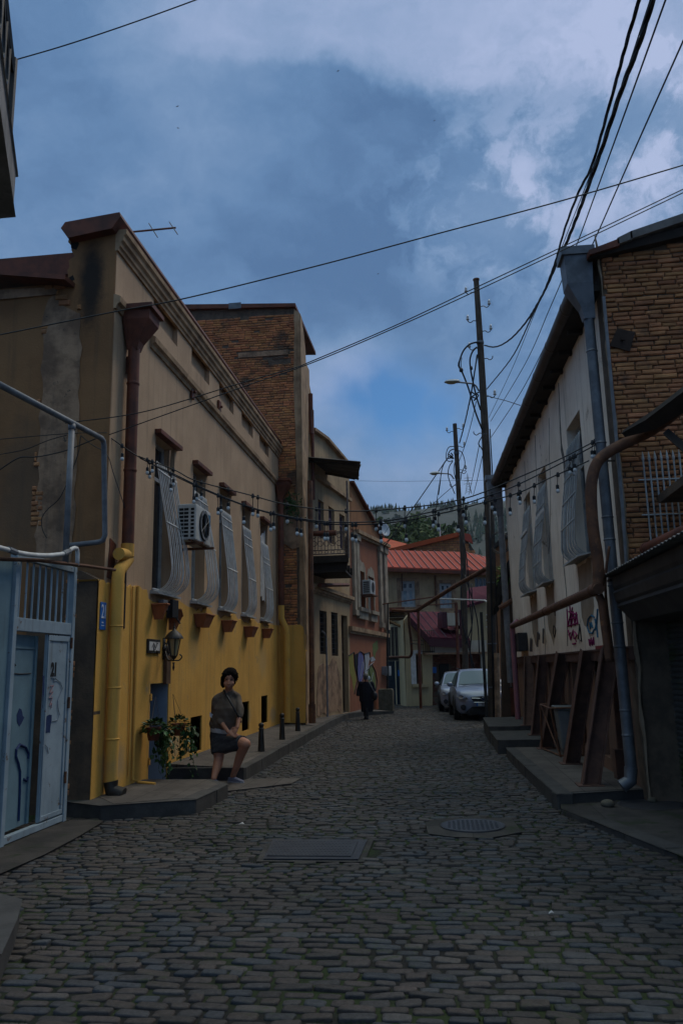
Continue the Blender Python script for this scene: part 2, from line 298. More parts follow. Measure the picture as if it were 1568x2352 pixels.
# ------------------------------------------------------------------ sky, sun
SUN_EL, SUN_ROT = math.radians(52), math.radians(40)   # rotation measured from +Y towards +X
w = bpy.data.worlds.new('World'); SC.world = w; w.use_nodes = True
def make_sky():
    nt = w.node_tree; N = nt.nodes; L = nt.links; bg = N['Background']
    sky = N.new('ShaderNodeTexSky'); sky.sky_type = 'NISHITA'; sky.sun_disc = False
    sky.sun_elevation = SUN_EL; sky.sun_rotation = SUN_ROT; sky.altitude = 400; sky.dust_density = .6; sky.ozone_density = 3
    tc = N.new('ShaderNodeTexCoord'); g = tc.outputs['Generated']
    def math_(op, a, b=None, c=None):
        m = N.new('ShaderNodeMath'); m.operation = op
        for i, q in enumerate((a, b, c)):
            if q is None: continue
            if isinstance(q, (int, float)): m.inputs[i].default_value = q
            else: L.new(q, m.inputs[i])
        return m.outputs[0]
    def vm(op, a, b):
        m = N.new('ShaderNodeVectorMath'); m.operation = op
        for i, q in enumerate((a, b)):
            if isinstance(q, (tuple, Vector)): m.inputs[i].default_value = tuple(q)
            else: L.new(q, m.inputs[i])
        return m.outputs['Value'] if op == 'DISTANCE' else m.outputs['Vector']
    def noise_(vec, s, d=8, r=.55):
        n = N.new('ShaderNodeTexNoise'); n.inputs['Scale'].default_value = s; n.inputs['Detail'].default_value = d; n.inputs['Roughness'].default_value = r
        L.new(vec, n.inputs['Vector']); return n
    def rng(v, a, b, c=0., d=1.):
        m = N.new('ShaderNodeMapRange'); m.interpolation_type = 'SMOOTHSTEP'
        for k, q in zip(('From Min','From Max','To Min','To Max'), (a,b,c,d)): m.inputs[k].default_value = q
        L.new(v, m.inputs['Value']); return m.outputs['Result']
    wn = noise_(g, 4.5, 6); wv = vm('SUBTRACT', wn.outputs['Color'], (.5,.5,.5)); ws = vm('MULTIPLY', wv, (.16,.16,.09)); P = vm('ADD', g, ws)
    wn2 = noise_(g, 14, 6, .65); wv2 = vm('SUBTRACT', wn2.outputs['Color'], (.5,.5,.5)); P = vm('ADD', P, vm('MULTIPLY', wv2, (.06,.06,.04)))
    def blob(px, py, r, wgt, soft=1.0):
        return math_('MULTIPLY', rng(vm('DISTANCE', P, ray(px, py)), r*soft, 0.0), wgt)
    f = math_('MULTIPLY', noise_(vm('MULTIPLY', P, (1,1,1.7)), 3.2, 9, .55).outputs['Fac'], .46)
    f = math_('ADD', f, math_('MULTIPLY', noise_(vm('MULTIPLY', P, (1,1,1.5)), 12, 9, .62).outputs['Fac'], .42))
    for b in ((900, -20, .34, .16), (1350, 0, .30, .14), (520, 90, .26, .16), (500, 330, .30, .10),
              (1480, 300, .15, .06), (1200, 490, .13, .06), (1420, 520, .14, .04), (1090, 470, .10, .14), (620, 870, .22, .08), (760, 885, .09, .28), (860, 835, .08, .20),
              (900, 1120, .28, .12), (860, 380, .24, -.10), (640, 480, .26, -.08), (300, 620, .35, -.08), (760, 640, .22, -.16), (1180, 700, .2, -.06)):
        f = math_('ADD', f, blob(*b))
    # the cloud bank's upper edge, a great circle across the sky, and the torn bright cloud at the right
    A_, B_2 = ray(560, 150), ray(1400, 245); nv = A_.cross(B_2).normalized(); nv = nv if nv.z > 0 else -nv
    dt = N.new('ShaderNodeVectorMath'); dt.operation = 'DOT_PRODUCT'; L.new(P, dt.inputs[0]); dt.inputs[1].default_value = tuple(nv)
    edge = math_('MULTIPLY', rng(dt.outputs['Value'], -.012, .030), rng(vm('DISTANCE', P, ray(1250, 40)), .50, .12)); f = math_('ADD', f, math_('MULTIPLY', edge, .20))
    under = math_('MULTIPLY', math_('MULTIPLY', rng(dt.outputs['Value'], -.14, -.012), rng(dt.outputs['Value'], .012, -.012)), rng(vm('DISTANCE', P, ray(980, 330)), .36, .12)); f = math_('ADD', f, math_('MULTIPLY', under, -.20))
    torn = math_('MULTIPLY', rng(noise_(P, 9.5, 9, .62).outputs['Fac'], .43, .60), math_('MAXIMUM', math_('MAXIMUM', blob(1170, 440, .22, 1.2), blob(1480, 360, .26, 1.2)), blob(1330, 520, .2, 1.1))); f = math_('ADD', f, math_('MULTIPLY', torn, .40))
    cr = N.new('ShaderNodeValToRGB'); e = cr.color_ramp.elements; k = 11.5
    e[0].position = .26; e[0].color = (.076*k, .155*k, .305*k, 1); e[1].position = .98; e[1].color = (.37*k, .44*k, .64*k, 1)
    for p, c in ((.40, (.108,.205,.375)), (.54, (.155,.255,.43)), (.72, (.235,.325,.51))):
        q = e.new(p); q.color = (c[0]*k, c[1]*k, c[2]*k, 1)
    L.new(f, cr.inputs['Fac'])
    mx = N.new('ShaderNodeMix'); mx.data_type = 'RGBA'
    cm = math_('MAXIMUM', blob(900, 935, .11, 1.3), blob(1010, 940, .08, .9)); cm = math_('MAXIMUM', cm, blob(810, 940, .08, 1.0))
    L.new(cm, mx.inputs['Factor']); L.new(cr.outputs['Color'], mx.inputs[6])
    clear = N.new('ShaderNodeMix'); clear.data_type = 'RGBA'; clear.blend_type = 'MULTIPLY'; clear.inputs['Factor'].default_value = 1
    L.new(sky.outputs['Color'], clear.inputs[6]); clear.inputs[7].default_value = (.36, .67, .88, 1)
    L.new(clear.outputs[2], mx.inputs[7])
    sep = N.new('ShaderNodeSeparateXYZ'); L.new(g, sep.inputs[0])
    zen = rng(sep.outputs['Z'], .70, .95, 1.0, ZEN_BOOST)  # added boost: unseen sky overhead brightened, then warm-tinted below, to light the walls
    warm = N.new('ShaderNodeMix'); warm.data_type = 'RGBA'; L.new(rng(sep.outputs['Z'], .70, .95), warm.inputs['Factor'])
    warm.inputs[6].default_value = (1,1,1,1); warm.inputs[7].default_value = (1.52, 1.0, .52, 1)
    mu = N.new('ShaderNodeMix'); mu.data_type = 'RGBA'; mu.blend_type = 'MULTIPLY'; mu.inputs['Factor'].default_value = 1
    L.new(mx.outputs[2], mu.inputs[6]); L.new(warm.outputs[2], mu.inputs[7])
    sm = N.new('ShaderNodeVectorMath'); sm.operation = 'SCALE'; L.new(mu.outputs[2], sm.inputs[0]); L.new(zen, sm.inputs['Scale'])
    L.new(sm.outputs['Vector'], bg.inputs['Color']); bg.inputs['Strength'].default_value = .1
ZEN_BOOST = 5.4
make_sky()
sl = bpy.data.lights.new('sun', 'SUN'); sl.energy = 1.05; sl.angle = math.radians(20); sl.color = (1, .88, .72)
so = bpy.data.objects.new('sun', sl); COL.objects.link(so)
sd = V((math.cos(SUN_EL)*math.sin(SUN_ROT), math.cos(SUN_EL)*math.cos(SUN_ROT), math.sin(SUN_EL)))
so.rotation_euler = sd.to_track_quat('Z', 'Y').to_euler()
SC.view_settings.view_transform = 'Standard'; SC.view_settings.look = 'None'; SC.view_settings.gamma = 1; SC.view_settings.exposure = 0

# ------------------------------------------------------------------ ground and road
MH_RECT = [pz(*p) for p in ((606,1975),(822,1976),(842,1931),(628,1931))]      # outer frame corners on the ground
MH_C = pz(1085, 1898); MH_R = (pz(1160,1897)-pz(1010,1897)).length/2
def wob(x, y): return .012*noise.noise((x*.55, y*.4, 3.1))+.005*noise.noise((x*1.7, y*1.5, 7.7))
def ground():
    mb = MB(); mb.quad((-900,-200,-.07), (900,-200,-.07), (900,1500,-.07), (-900,1500,-.07))
    structure(mb.build('ground', M['apron']))
    m = mat('mossy_joint_soil', (.009,.008,.0065), (.018,.030,.005), 1.1, bump=.8, bscale=60, thresh=(.41,.54))
    mb = MB(); n = 60
    nx, ny = 70, 230; vs = [(-6+12*i/nx, 2+40*j/ny, wob(-6+12*i/nx, 2+40*j/ny)-.0125) for j in range(ny+1) for i in range(nx+1)]
    mb.add(vs, [(j*(nx+1)+i, j*(nx+1)+i+1, (j+1)*(nx+1)+i+1, (j+1)*(nx+1)+i) for j in range(ny) for i in range(nx)])
    structure(mb.build('road_bed', m))
ground()
def cobbles():
    rnd = random.Random(11); vs = []; fs = []
    xr = [q.x for q in MH_RECT]; yr = [q.y for q in MH_RECT]
    y = 3.3
    while y < 40:
        near = y < 11.5; wrow = rnd.uniform(.083, .104)
        xl, xh = (-5.0, 2.6) if y < 13.2 else ((-3.9, 2.2) if y < 25 else (-3.4, 4.2))
        if y < 9: xh = 2.2
        x = xl+rnd.uniform(0, .12)
        while x < xh:
            ln = min(.27, max(.095, rnd.gauss(.178, .036))); cx = x+ln/2
            x += ln
            cy = y+wrow/2+.045*noise.noise((cx*.45, y*.3, 0))+.014*noise.noise((cx*2.1, y*.9, 5))+rnd.uniform(-.005, .005)
            if xr[0]-.10 < cx < max(xr)+.10 and min(yr)-.09 < cy < max(yr)+.07: continue
            if abs(cx-MH_C.x) < MH_R*1.42 and abs(cy-MH_C.y) < MH_R*1.1: continue
            a = ln/2-rnd.uniform(.004, .0095); b = wrow/2-rnd.uniform(.004, .009)*(1.0 if near else .9)
            if rnd.random() < .06: b *= .8
            z = wob(cx, cy)+rnd.gauss(0, .0042); tx, ty = rnd.gauss(0, .035), rnd.gauss(0, .04); yaw = rnd.gauss(0, .035)
            k = 10 if near else 8; ex = rnd.uniform(.34, .52); base = len(vs); c_, s_ = math.cos(yaw), math.sin(yaw)
            rings = ((1.0, -.030), (.99, -.0085), (.945, -.002), (.72, .0008)) if near else ((1.0, -.03), (.96, -.004), (.72, .0006))
            jit = [rnd.uniform(.90, 1.06) for _ in range(k)]
            for sc_, dz in rings:
                for i in range(k):
                    t = 2*math.pi*(i+.5)/k; ct, st = math.cos(t), math.sin(t)
                    px = a*sc_*math.copysign(abs(ct)**ex, ct)*jit[i]; py = b*sc_*math.copysign(abs(st)**ex, st)*jit[i]
                    vs.append((cx+px*c_-py*s_, cy+px*s_+py*c_, z+dz+px*tx+py*ty))
            vs.append((cx, cy, z+.0016+rnd.uniform(-.002, .001))); nr = len(rings)
            for r in range(nr-1):
                for i in range(k):
                    j = (i+1) % k; fs.append((base+r*k+i, base+r*k+j, base+(r+1)*k+j, base+(r+1)*k+i))
            top = base+(nr-1)*k
            for i in range(k): fs.append((top+i, top+(i+1) % k, base+nr*k))
        y += wrow
    me = bpy.data.meshes.new('cobbled_road'); me.from_pydata(vs, [], fs); me.polygons.foreach_set('use_smooth', [True]*len(fs))
    o = bpy.data.objects.new('cobbled_road', me); COL.objects.link(o); structure(o)
    m = mat('cobblestone', (.1,.1,.1), None, rough=.6, bump=.5, bscale=55, spec=.3); nt = m.node_tree; N = nt.nodes; L = nt.links
    g = N.new('ShaderNodeNewGeometry'); cr = N.new('ShaderNodeValToRGB'); cr.color_ramp.interpolation = 'LINEAR'; e = cr.color_ramp.elements
    e[0].position = 0; e[0].color = (.044,.034,.028,1); e[1].position = 1; e[1].color = (.042,.041,.043,1)
    for p, c in ((.2,(.054,.043,.037)), (.36,(.030,.026,.024)), (.52,(.062,.047,.041)), (.64,(.043,.038,.036)), (.78,(.029,.032,.037)), (.88,(.047,.050,.055)), (.95,(.074,.063,.056))):
        q = e.new(p); q.color = (*c, 1)
    L.new(g.outputs['Random Per Island'], cr.inputs['Fac'])
    tc = N.new('ShaderNodeTexCoord')
    def nz(s, d, r=.6):
        n_ = N.new('ShaderNodeTexNoise'); n_.inputs['Scale'].default_value = s; n_.inputs['Detail'].default_value = d; n_.inputs['Roughness'].default_value = r; L.new(tc.outputs['Object'], n_.inputs['Vector']); return n_.outputs['Fac']
    def rg(v, a, b, c=0, d=1):
        r = N.new('ShaderNodeMapRange'); r.inputs['From Min'].default_value = a; r.inputs['From Max'].default_value = b; r.inputs['To Min'].default_value = c; r.inputs['To Max'].default_value = d; L.new(v, r.inputs['Value']); return r.outputs['Result']
    hs = N.new('ShaderNodeHueSaturation'); L.new(cr.outputs['Color'], hs.inputs['Color'])
    mm = N.new('ShaderNodeMath'); mm.operation = 'MULTIPLY'; L.new(rg(nz(38, 8, .7), .3, .7, .62, 1.32), mm.inputs[0]); L.new(rg(nz(.5, 4), .35, .65, .78, 1.18), mm.inputs[1]); L.new(mm.outputs[0], hs.inputs['Value'])
    mx = N.new('ShaderNodeMix'); mx.data_type = 'RGBA'; L.new(hs.outputs['Color'], mx.inputs[6]); mx.inputs[7].default_value = (.030,.042,.010,1)
    f = N.new('ShaderNodeMath'); f.operation = 'MULTIPLY'; L.new(rg(nz(1.3, 5, .65), .56, .68), f.inputs[0]); L.new(rg(nz(16, 5, .7), .50, .60), f.inputs[1])
    L.new(f.outputs[0], mx.inputs['Factor'])
    mk = N.new('ShaderNodeMix'); mk.data_type = 'RGBA'; L.new(mx.outputs[2], mk.inputs[6]); mk.inputs[7].default_value = (.016,.015,.014,1)     # the old oil stain on the stones
    sp = N.new('ShaderNodeVectorMath'); sp.operation = 'DISTANCE'; ofs = N.new('ShaderNodeVectorMath'); ofs.operation = 'MULTIPLY'; ofs.inputs[1].default_value = (1, .62, 0); L.new(tc.outputs['Object'], ofs.inputs[0])
    c0 = pz(1385, 2048); sp.inputs[1].default_value = (c0.x, c0.y*.62, 0); L.new(ofs.outputs['Vector'], sp.inputs[0])
    f2 = N.new('ShaderNodeMath'); f2.operation = 'MULTIPLY'; L.new(rg(sp.outputs['Value'], .42, .05), f2.inputs[0]); L.new(rg(nz(9, 6, .7), .38, .6, 0, .9), f2.inputs[1]); L.new(f2.outputs[0], mk.inputs['Factor'])
    L.new(mk.outputs[2], N['Principled BSDF'].inputs['Base Color'])
    L.new(rg(nz(26, 6), .3, .7, .45, .8), N['Principled BSDF'].inputs['Roughness'])
    me.materials.append(m)
cobbles()
def grass():
    rnd = random.Random(5); mb = MB(); cnt = 0
    while cnt < 8500:
        y = 3.6+16*rnd.random()**1.5; x = rnd.uniform(-4.9, 1.9)
        if noise.noise((x*.75, y*.62, 20))+.45*noise.noise((x*3, y*3, 9))+(.16 if x < -1.9 else 0)+(.14 if x > .7 else 0) < .33: continue
        yy = y-(y % .0935)+rnd.uniform(-.008, .008); cnt += 1
        h = rnd.uniform(.006, .026); a = rnd.uniform(0, 6.28); dx, dy = math.cos(a)*.005, math.sin(a)*.005; lx, ly = rv(.014), rv(.014); z = wob(x, yy)-.02
        mb.add([(x-dx, yy-dy, z), (x+dx, yy+dy, z), (x+lx, yy+ly, z+.014+h)], [(0,1,2)])
    m = mat('grass_blades', (.045,.072,.014), (.028,.05,.012), 3, bump=0, island=.4, hrange=.02)
    o = mb.build('grass', m); o['kind'] = 'stuff'; tag(o, 'tufts of green grass growing in the joints of the cobbles', 'grass')
grass()
def poly_slab(name, pts, z, m, zb=-.08, bevel=.012, label=None):
    mb = MB(); mb.prism([(p[0], p[1], zb) for p in pts], (0,0,z-zb)); o = mb.build(name, m, bevel=bevel); structure(o); return o
def kerb_run(pts, z, wid, inward):
    mb = MB()
    for a, b in zip(pts, pts[1:]):
        a, b = V((a.x, a.y, 0)), V((b.x, b.y, 0)); d = b-a; n_ = max(1, round(d.length/.75)); e = V((-d.y, d.x, 0)).normalized(); e = e if e.dot(V(inward)) > 0 else -e
        for j in range(n_):
            p, q = a.lerp(b, (j+.008)/n_), a.lerp(b, (j+.992)/n_); o = rv(.006)-.007; zz = z+.004+rv(.005); c1, c2 = rv(.012), rv(.012)
            p, q = p+e*o, q+e*(o+rv(.004)); mb.add([p+V((0,0,-.08)), q+V((0,0,-.08)), q+e*wid+V((0,0,-.08)), p+e*wid+V((0,0,-.08)), p+V((0,0,zz+c1*.3)), q+V((0,0,zz+c2*.3)), q+e*wid+V((0,0,zz)), p+e*wid+V((0,0,zz))],
                   [(0,3,2,1), (4,5,6,7), (0,1,5,4), (1,2,6,5), (2,3,7,6), (3,0,4,7)])
    structure(mb.build('kerb', M['kerb'], bevel=.016))
# left door step, passage, long pavement
P1 = [pz(232,1850,.17), pz(449,1836,.17), pz(497,1814,.17), pz(523,1801,.17), pz(484,1790,.17)]
poly_slab('door_step', [(-4.9, 9.75), (P1[0].x, P1[0].y)]+[(p.x, p.y) for p in P1[1:]]+[(-4.9, P1[4].y+.05)], .17, M['kerb'])
mb = MB()
def tiles(mb, pts, z, cx0, cx1, cy0, cy1, s, test):
    pass
top = [(-4.37, 9.98), (P1[0].x+.12, P1[0].y+.09), (P1[1].x-.13, P1[1].y+.12), (P1[2].x-.13, P1[2].y-.02), (P1[3].x-.13, P1[3].y-.03), (P1[4].x-.05, P1[4].y-.05), (-4.37, P1[4].y-.02)]
mb.prism([(x, y, .166) for x, y in top], (0,0,.009)); structure(mb.build('door_step_paving', M['pavement']))
kerb_run(P1[:4], .17, .2, (-1, 1, 0))
KP = [(564,1763,.20),(602,1742,.20),(640,1720,.20),(700,1688,.20),(760,1655,.19),(800,1638,.18),(835,1634,.15),(905,1633,.10)]
K = [pz(*k) for k in KP]
def pavement():
    YB = K[0].y
    mb = MB(); vs = []; W = 7
    for k, p in enumerate(K):
        xin = -4.45 if p.y < 23 else -4.45+(p.y-23)*.2
        q = V((p.x-.15, p.y, p.z)); vs += [q, V((xin, p.y, .27 if p.y < 25 else .22))]
    mb.add(vs, [(2*i, 2*i+1, 2*i+3, 2*i+2) for i in range(len(K)-1)])
    a, b = vs[0], vs[1]
    mb.quad(a, b, V((b.x, b.y, -.05)), V((a.x, a.y, -.05)))
    structure(mb.build('pavement', M['pavement']))
    mb = MB()
    for i in range(len(K)-1):
        a, b = K[i], K[i+1]; n_ = max(1, int((b-a).length/.9))
        for j in range(n_):
            p, q = a.lerp(b, (j+.006)/n_), a.lerp(b, (j+.994)/n_); dz = rv(.004); d = V((-.16, 0, 0))
            mb.add([(p.x,p.y,-.08), (q.x,q.y,-.08), (q.x-.16,q.y,-.08), (p.x-.16,p.y,-.08), (p.x,p.y,p.z+dz), (q.x,q.y,q.z+dz), (q.x-.16,q.y,q.z+dz), (p.x-.16,p.y,p.z+dz)],
                   [(0,3,2,1), (4,5,6,7), (0,1,5,4), (1,2,6,5), (2,3,7,6), (3,0,4,7)])
    structure(mb.build('kerb', M['kerb'], bevel=.012))
    mb = MB(); mb.box(-4.5, K[0].x-.01, YB-.06, YB+.12, -.08, .208); structure(mb.build('pavement_step', M['kerb'], bevel=.012))
pavement()
poly_slab('passage_floor', [(-4.5, P1[4].y-.3), (-3.3, P1[4].y-.2), (pz(560,1815).x, pz(560,1815).y), (pz(668,1802).x, pz(668,1802).y), (pz(690,1790).x, pz(690,1790).y), (-4.5, K[0].y)], .018, M['pavement'])
A = [pz(*p) for p in ((150,1892),(222,1884),(232,1893),(180,1925),(100,1968),(0,2012),(-60,2030),(-90,1980))]
poly_slab('concrete_apron', [(p.x, p.y) for p in A], .022, M['apron'])
B_ = [pz(*p, .16) for p in ((0,2053),(48,2066),(36,2112),(0,2190))]
poly_slab('near_left_pavement', [(-7, B_[0].y+.06)]+[(p.x, p.y) for p in B_]+[(-3.4, 4.2), (-7, 4.2)], .16, M['kerb'])
# right side: three stepped slabs and a low forecourt
R1 = [pz(1166,1722,.17), pz(1222,1775,.17), pz(1279,1824,.17), pz(1318,1822,.17), pz(1485,1812,.17)]
poly_slab('right_pavement', [(p.x, p.y) for p in R1]+[(2.9, R1[4].y), (2.6, R1[0].y+.4), (R1[0].x, R1[0].y+.4)], .17, M['kerb'])
mb = MB(); top = [(R1[0].x+.16, R1[0].y+.38), (R1[1].x+.16, R1[1].y), (R1[2].x+.16, R1[2].y+.14), (R1[3].x+.05, R1[3].y+.1), (R1[4].x-.05, R1[4].y+.03), (2.6, R1[4].y+.1), (2.5, R1[0].y+.38)]
mb.prism([(x, y, .166) for x, y in top], (0,0,.009)); structure(mb.build('right_pavement_surface', M['pavement']))
kerb_run(R1[:3], .17, .2, (1, .2, 0)); kerb_run(R1[2:4], .17, .2, (0, 1, 0))
S2 = pz(1142,1700,.27); S3 = pz(1122,1669,.36)
poly_slab('middle_step', [(S2.x, S2.y), (2.5, S2.y+.05), (2.5, S3.y+.1), (S2.x+.0, S3.y+.1)], .27, M['kerb'])
poly_slab('upper_step', [(S3.x, S3.y), (2.4, S3.y+.05), (2.3, 21.5), (S3.x+.05, 21.5)], .36, M['kerb'])
FQ = [pz(1290,1857,.055), pz(1568,1967,.055)]; dd = (FQ[1]-FQ[0]).normalized()
fe = FQ[1]+dd*4
poly_slab('forecourt', [(FQ[0].x, FQ[0].y), (fe.x, fe.y), (9, fe.y), (9, 11.5), (3, 11.5), (2.4, R1[3].y+.1), (FQ[0].x+.06, R1[3].y+.1)], .055, M['apron'])
kerb_run([V((S2.x, S3.y, 0)), S2], .27, .18, (1,0,0)); kerb_run([S2, V((2.4, S2.y+.05, 0))], .27, .2, (0,1,0)); kerb_run([V((S3.x+.05, 21.4, 0)), S3], .36, .18, (1,0,0)); kerb_run([S3, V((2.3, S3.y+.05, 0))], .36, .2, (0,1,0)); kerb_run([FQ[0], fe], .055, .22, (1,.3,0))
# ------------------------------------------------------------------ manhole covers
def manholes():
    a, b, c, d = MH_RECT; L_ = thing('manhole_cover', 'rectangular iron manhole cover set flush in the cobbles', 'manhole cover', tuple((a+c)/2))
    cen = (a+b+c+d)/4
    def q(f, z0, z1):
        return [(cen+(p-cen)*f) for p in MH_RECT]
    mb = MB(); mb.prism([(p.x, p.y, -.05) for p in q(1.12, 0, 0)], (0,0,.050)); mb.build('concrete_surround', M['apron'], L_, bevel=.01)
    mb = MB(); mb.prism([(p.x, p.y, -.04) for p in q(1.0, 0, 0)], (0,0,.052)); mb.build('frame', M['castiron'], L_, bevel=.006)
    l = [pz(*p) for p in ((613,1970),(806,1971),(822,1936),(632,1936))]
    mb = MB(); mb.prism([(p.x, p.y, -.03) for p in l], (0,0,.050)); e1 = (l[1]-l[0]); e2 = (l[3]-l[0])
    for i in range(22):
        for j in range(9):
            p = l[0]+e1*((i+.5+(.5 if j % 2 else 0))/22.6)+e2*((j+.5)/9); mb.box(p.x-.012, p.x+.012, p.y-.008, p.y+.008, .019, .0225)
    mb.build('lid', M['castiron'], L_, bevel=.002)
    R_ = thing('manhole_cover', 'round iron manhole cover in a worn concrete collar on the road', 'manhole cover', (MH_C.x, MH_C.y, 0))
    mb = MB(); pl = []
    for px, py in ((985,1915),(978,1890),(1005,1881),(1100,1878),(1172,1880),(1196,1911),(1120,1925),(1040,1922)):
        p = pz(px, py); pl.append((p.x, p.y, -.05))
    mb.prism(pl, (0,0,.052)); mb.build('concrete_surround', M['apron'], R_, bevel=.01)
    mb = MB(); mb.lathe((MH_C.x, MH_C.y, -.03), [(MH_R,0), (MH_R,.045), (MH_R*.96,.050), (MH_R*.94,.048), (MH_R*.9,.048)], 40)
    for i in range(-6, 7):
        for j in range(-6, 7):
            x, y = i*MH_R/7, j*MH_R/7
            if math.hypot(x, y) < MH_R*.85: mb.box(MH_C.x+x-.014, MH_C.x+x+.014, MH_C.y+y-.014, MH_C.y+y+.014, .017, .0215)
    mb.build('lid', M['castiron'], R_)
    c = pz(1490, 1848, .055); D_ = thing('manhole_cover', 'dark round cover sunk in the forecourt before the shutter', 'manhole cover', tuple(c))
    mb = MB(); mb.lathe(c, [(.36,-.02), (.36,.006), (.33,.008), (.32,.004)], 32); mb.build('lid', M['castiron'], D_)
    mb = MB(); mb.lathe(c, [(.42,-.02), (.42,.003), (.365,.003)], 32); mb.build('frame', M['apron'], D_)
manholes()
# ------------------------------------------------------------------ hill
def hill_z(x, y):
    t = max(0, min(1, (y-180)/420)); t = t*t*(3-2*t); h = 118*t
    if y > 600: h -= 26*min(1, (y-600)/300)
    return -2+h*(1+.22*max(-1, min(1, x/420)))+9*noise.noise((x*.006, y*.006, 2))*t+5*noise.noise((x*.02, y*.02, 4))*t
def hill():
    n = 70; vs = []; fs = []
    for j in range(n+1):
        for i in range(n+1):
            x = -520+1040*i/n; y = 150+750*j/n; vs.append((x, y, hill_z(x, y)))
    for j in range(n):
        for i in range(n): a = j*(n+1)+i; fs.append((a, a+1, a+n+2, a+n+1))
    mb = MB(); mb.add(vs, fs)
    m = mat('hillside', (.036,.042,.036), (.024,.032,.022), .03, bump=.6, bscale=.3, spots=((.062,.058,.053), .04, .54, .68))
    structure(mb.build('hill', m, smooth=True))
    rnd = random.Random(3); mb = MB(); cnt = 0; tries = 0
    def tree(x, y, h, conif):
        z = hill_z(x, y)-.5; k = 7
        if conif:
            for l in range(3):
                r = h*.21*(1-.27*l); zb = z+h*(.12+.26*l); ring = [(x+r*rnd.uniform(.7, 1.25)*math.cos(6.283*q/k), y+r*rnd.uniform(.7, 1.25)*math.sin(6.283*q/k), zb+rv(h*.05)) for q in range(k)]
                mb.add(ring+[(x+rv(.2), y, zb+h*.42)], [(q, (q+1) % k, k) for q in range(k)])
        else:
            for l in range(9):
                c = V((x+rv(h*.3), y+rv(h*.3), z+h*rnd.uniform(.35, .85))); r = h*rnd.uniform(.14, .26)
                vs_ = [c+V((rv(1), rv(1), rv(1))).normalized()*r for q in range(9)]
                mb.add(vs_, [(0,1,2), (3,4,5), (6,7,8), (0,4,8), (1,5,6), (2,3,7)])
    while cnt < 5200:
        x = rnd.uniform(-150, 240); y = rnd.uniform(200, 640); tries += 1
        d = noise.noise((x*.018, y*.012, 9)); px = x/y
        if y > 555: ok = d > -.32
        elif px > .035: ok = y < 470 and d > -.5
        else: ok = d > .02 or y < 380
        if not ok or rnd.random() > (1.0 if y > 555 else .7): continue
        tree(x, y, rnd.uniform(3.5, 7) if y > 500 else rnd.uniform(4, 8), px > .03 or y > 500 or rnd.random() < .25); cnt += 1
    m = mat('far_foliage', (.022,.042,.026), (.032,.055,.024), .03, bump=0, island=.45)
    o = mb.build('hill_forest', m); o['kind'] = 'stuff'; tag(o, 'dark conifer wood covering the hill beyond the roofs', 'forest')
    mb = MB(); cnt = 0; rnd = random.Random(8)
    while cnt < 2600:
        px = rnd.uniform(868, 1075); y = rnd.uniform(95, 150); x = pY(px, 1300, y).x
        top = 1527-(1527-(1192+10*math.sin(px*.07)+14*math.sin(px*.023+1)+(px-880)*.11)); zt = pY(px, top, y).z; z = zt-rnd.random()**.7*9
        c = V((x, y, z)); r = rnd.uniform(.28, .75)
        vs_ = [c+V((rv(1), rv(1), rv(1))).normalized()*r for q in range(9)]; mb.add(vs_, [(0,1,2), (3,4,5), (6,7,8), (0,4,8), (1,5,6)]); cnt += 1
    m = mat('yellow_green_foliage', (.085,.105,.03), (.055,.075,.022), .12, bump=0, island=.5, hrange=.02)
    o = mb.build('grove', m); o['kind'] = 'stuff'; tag(o, 'yellow-green grove of broadleaf trees behind the orange roofs', 'trees')
    # pylon on the ridge
    p = pY(1075, 1128, 600); q = pY(1073, 1090, 600); h = q.z-p.z+1
    mb = MB(); zb = p.z-2; hw = 2.4
    for sx, sy in ((-1,-1),(1,-1),(1,1),(-1,1)): mb.tube([(p.x+sx*hw, 600+sy*hw, zb), (p.x+sx*.5, 600+sy*.5, zb+h*.65), (p.x, 600, zb+h+2)], .17, 4)
    for i in range(7):
        t0, t1 = i/7, (i+1)/7; w0, w1 = hw*(1-t0*.85), hw*(1-t1*.85)
        mb.tube([(p.x-w0, 600-w0, zb+h*t0), (p.x+w1, 600-w1, zb+h*t1)], .11, 4); mb.tube([(p.x+w0, 600-w0, zb+h*t0), (p.x-w1, 600-w1, zb+h*t1)], .11, 4)
    for t in (.55, .72, .88): mb.tube([(p.x-3.4*(1.25-t*.5), 600, zb+h*t), (p.x+3.4*(1.25-t*.5), 600, zb+h*t)], .17, 4)
    tag(mb.build('pylon', M['greypipe']), 'small lattice power pylon standing on the hill ridge', 'pylon')
hill()
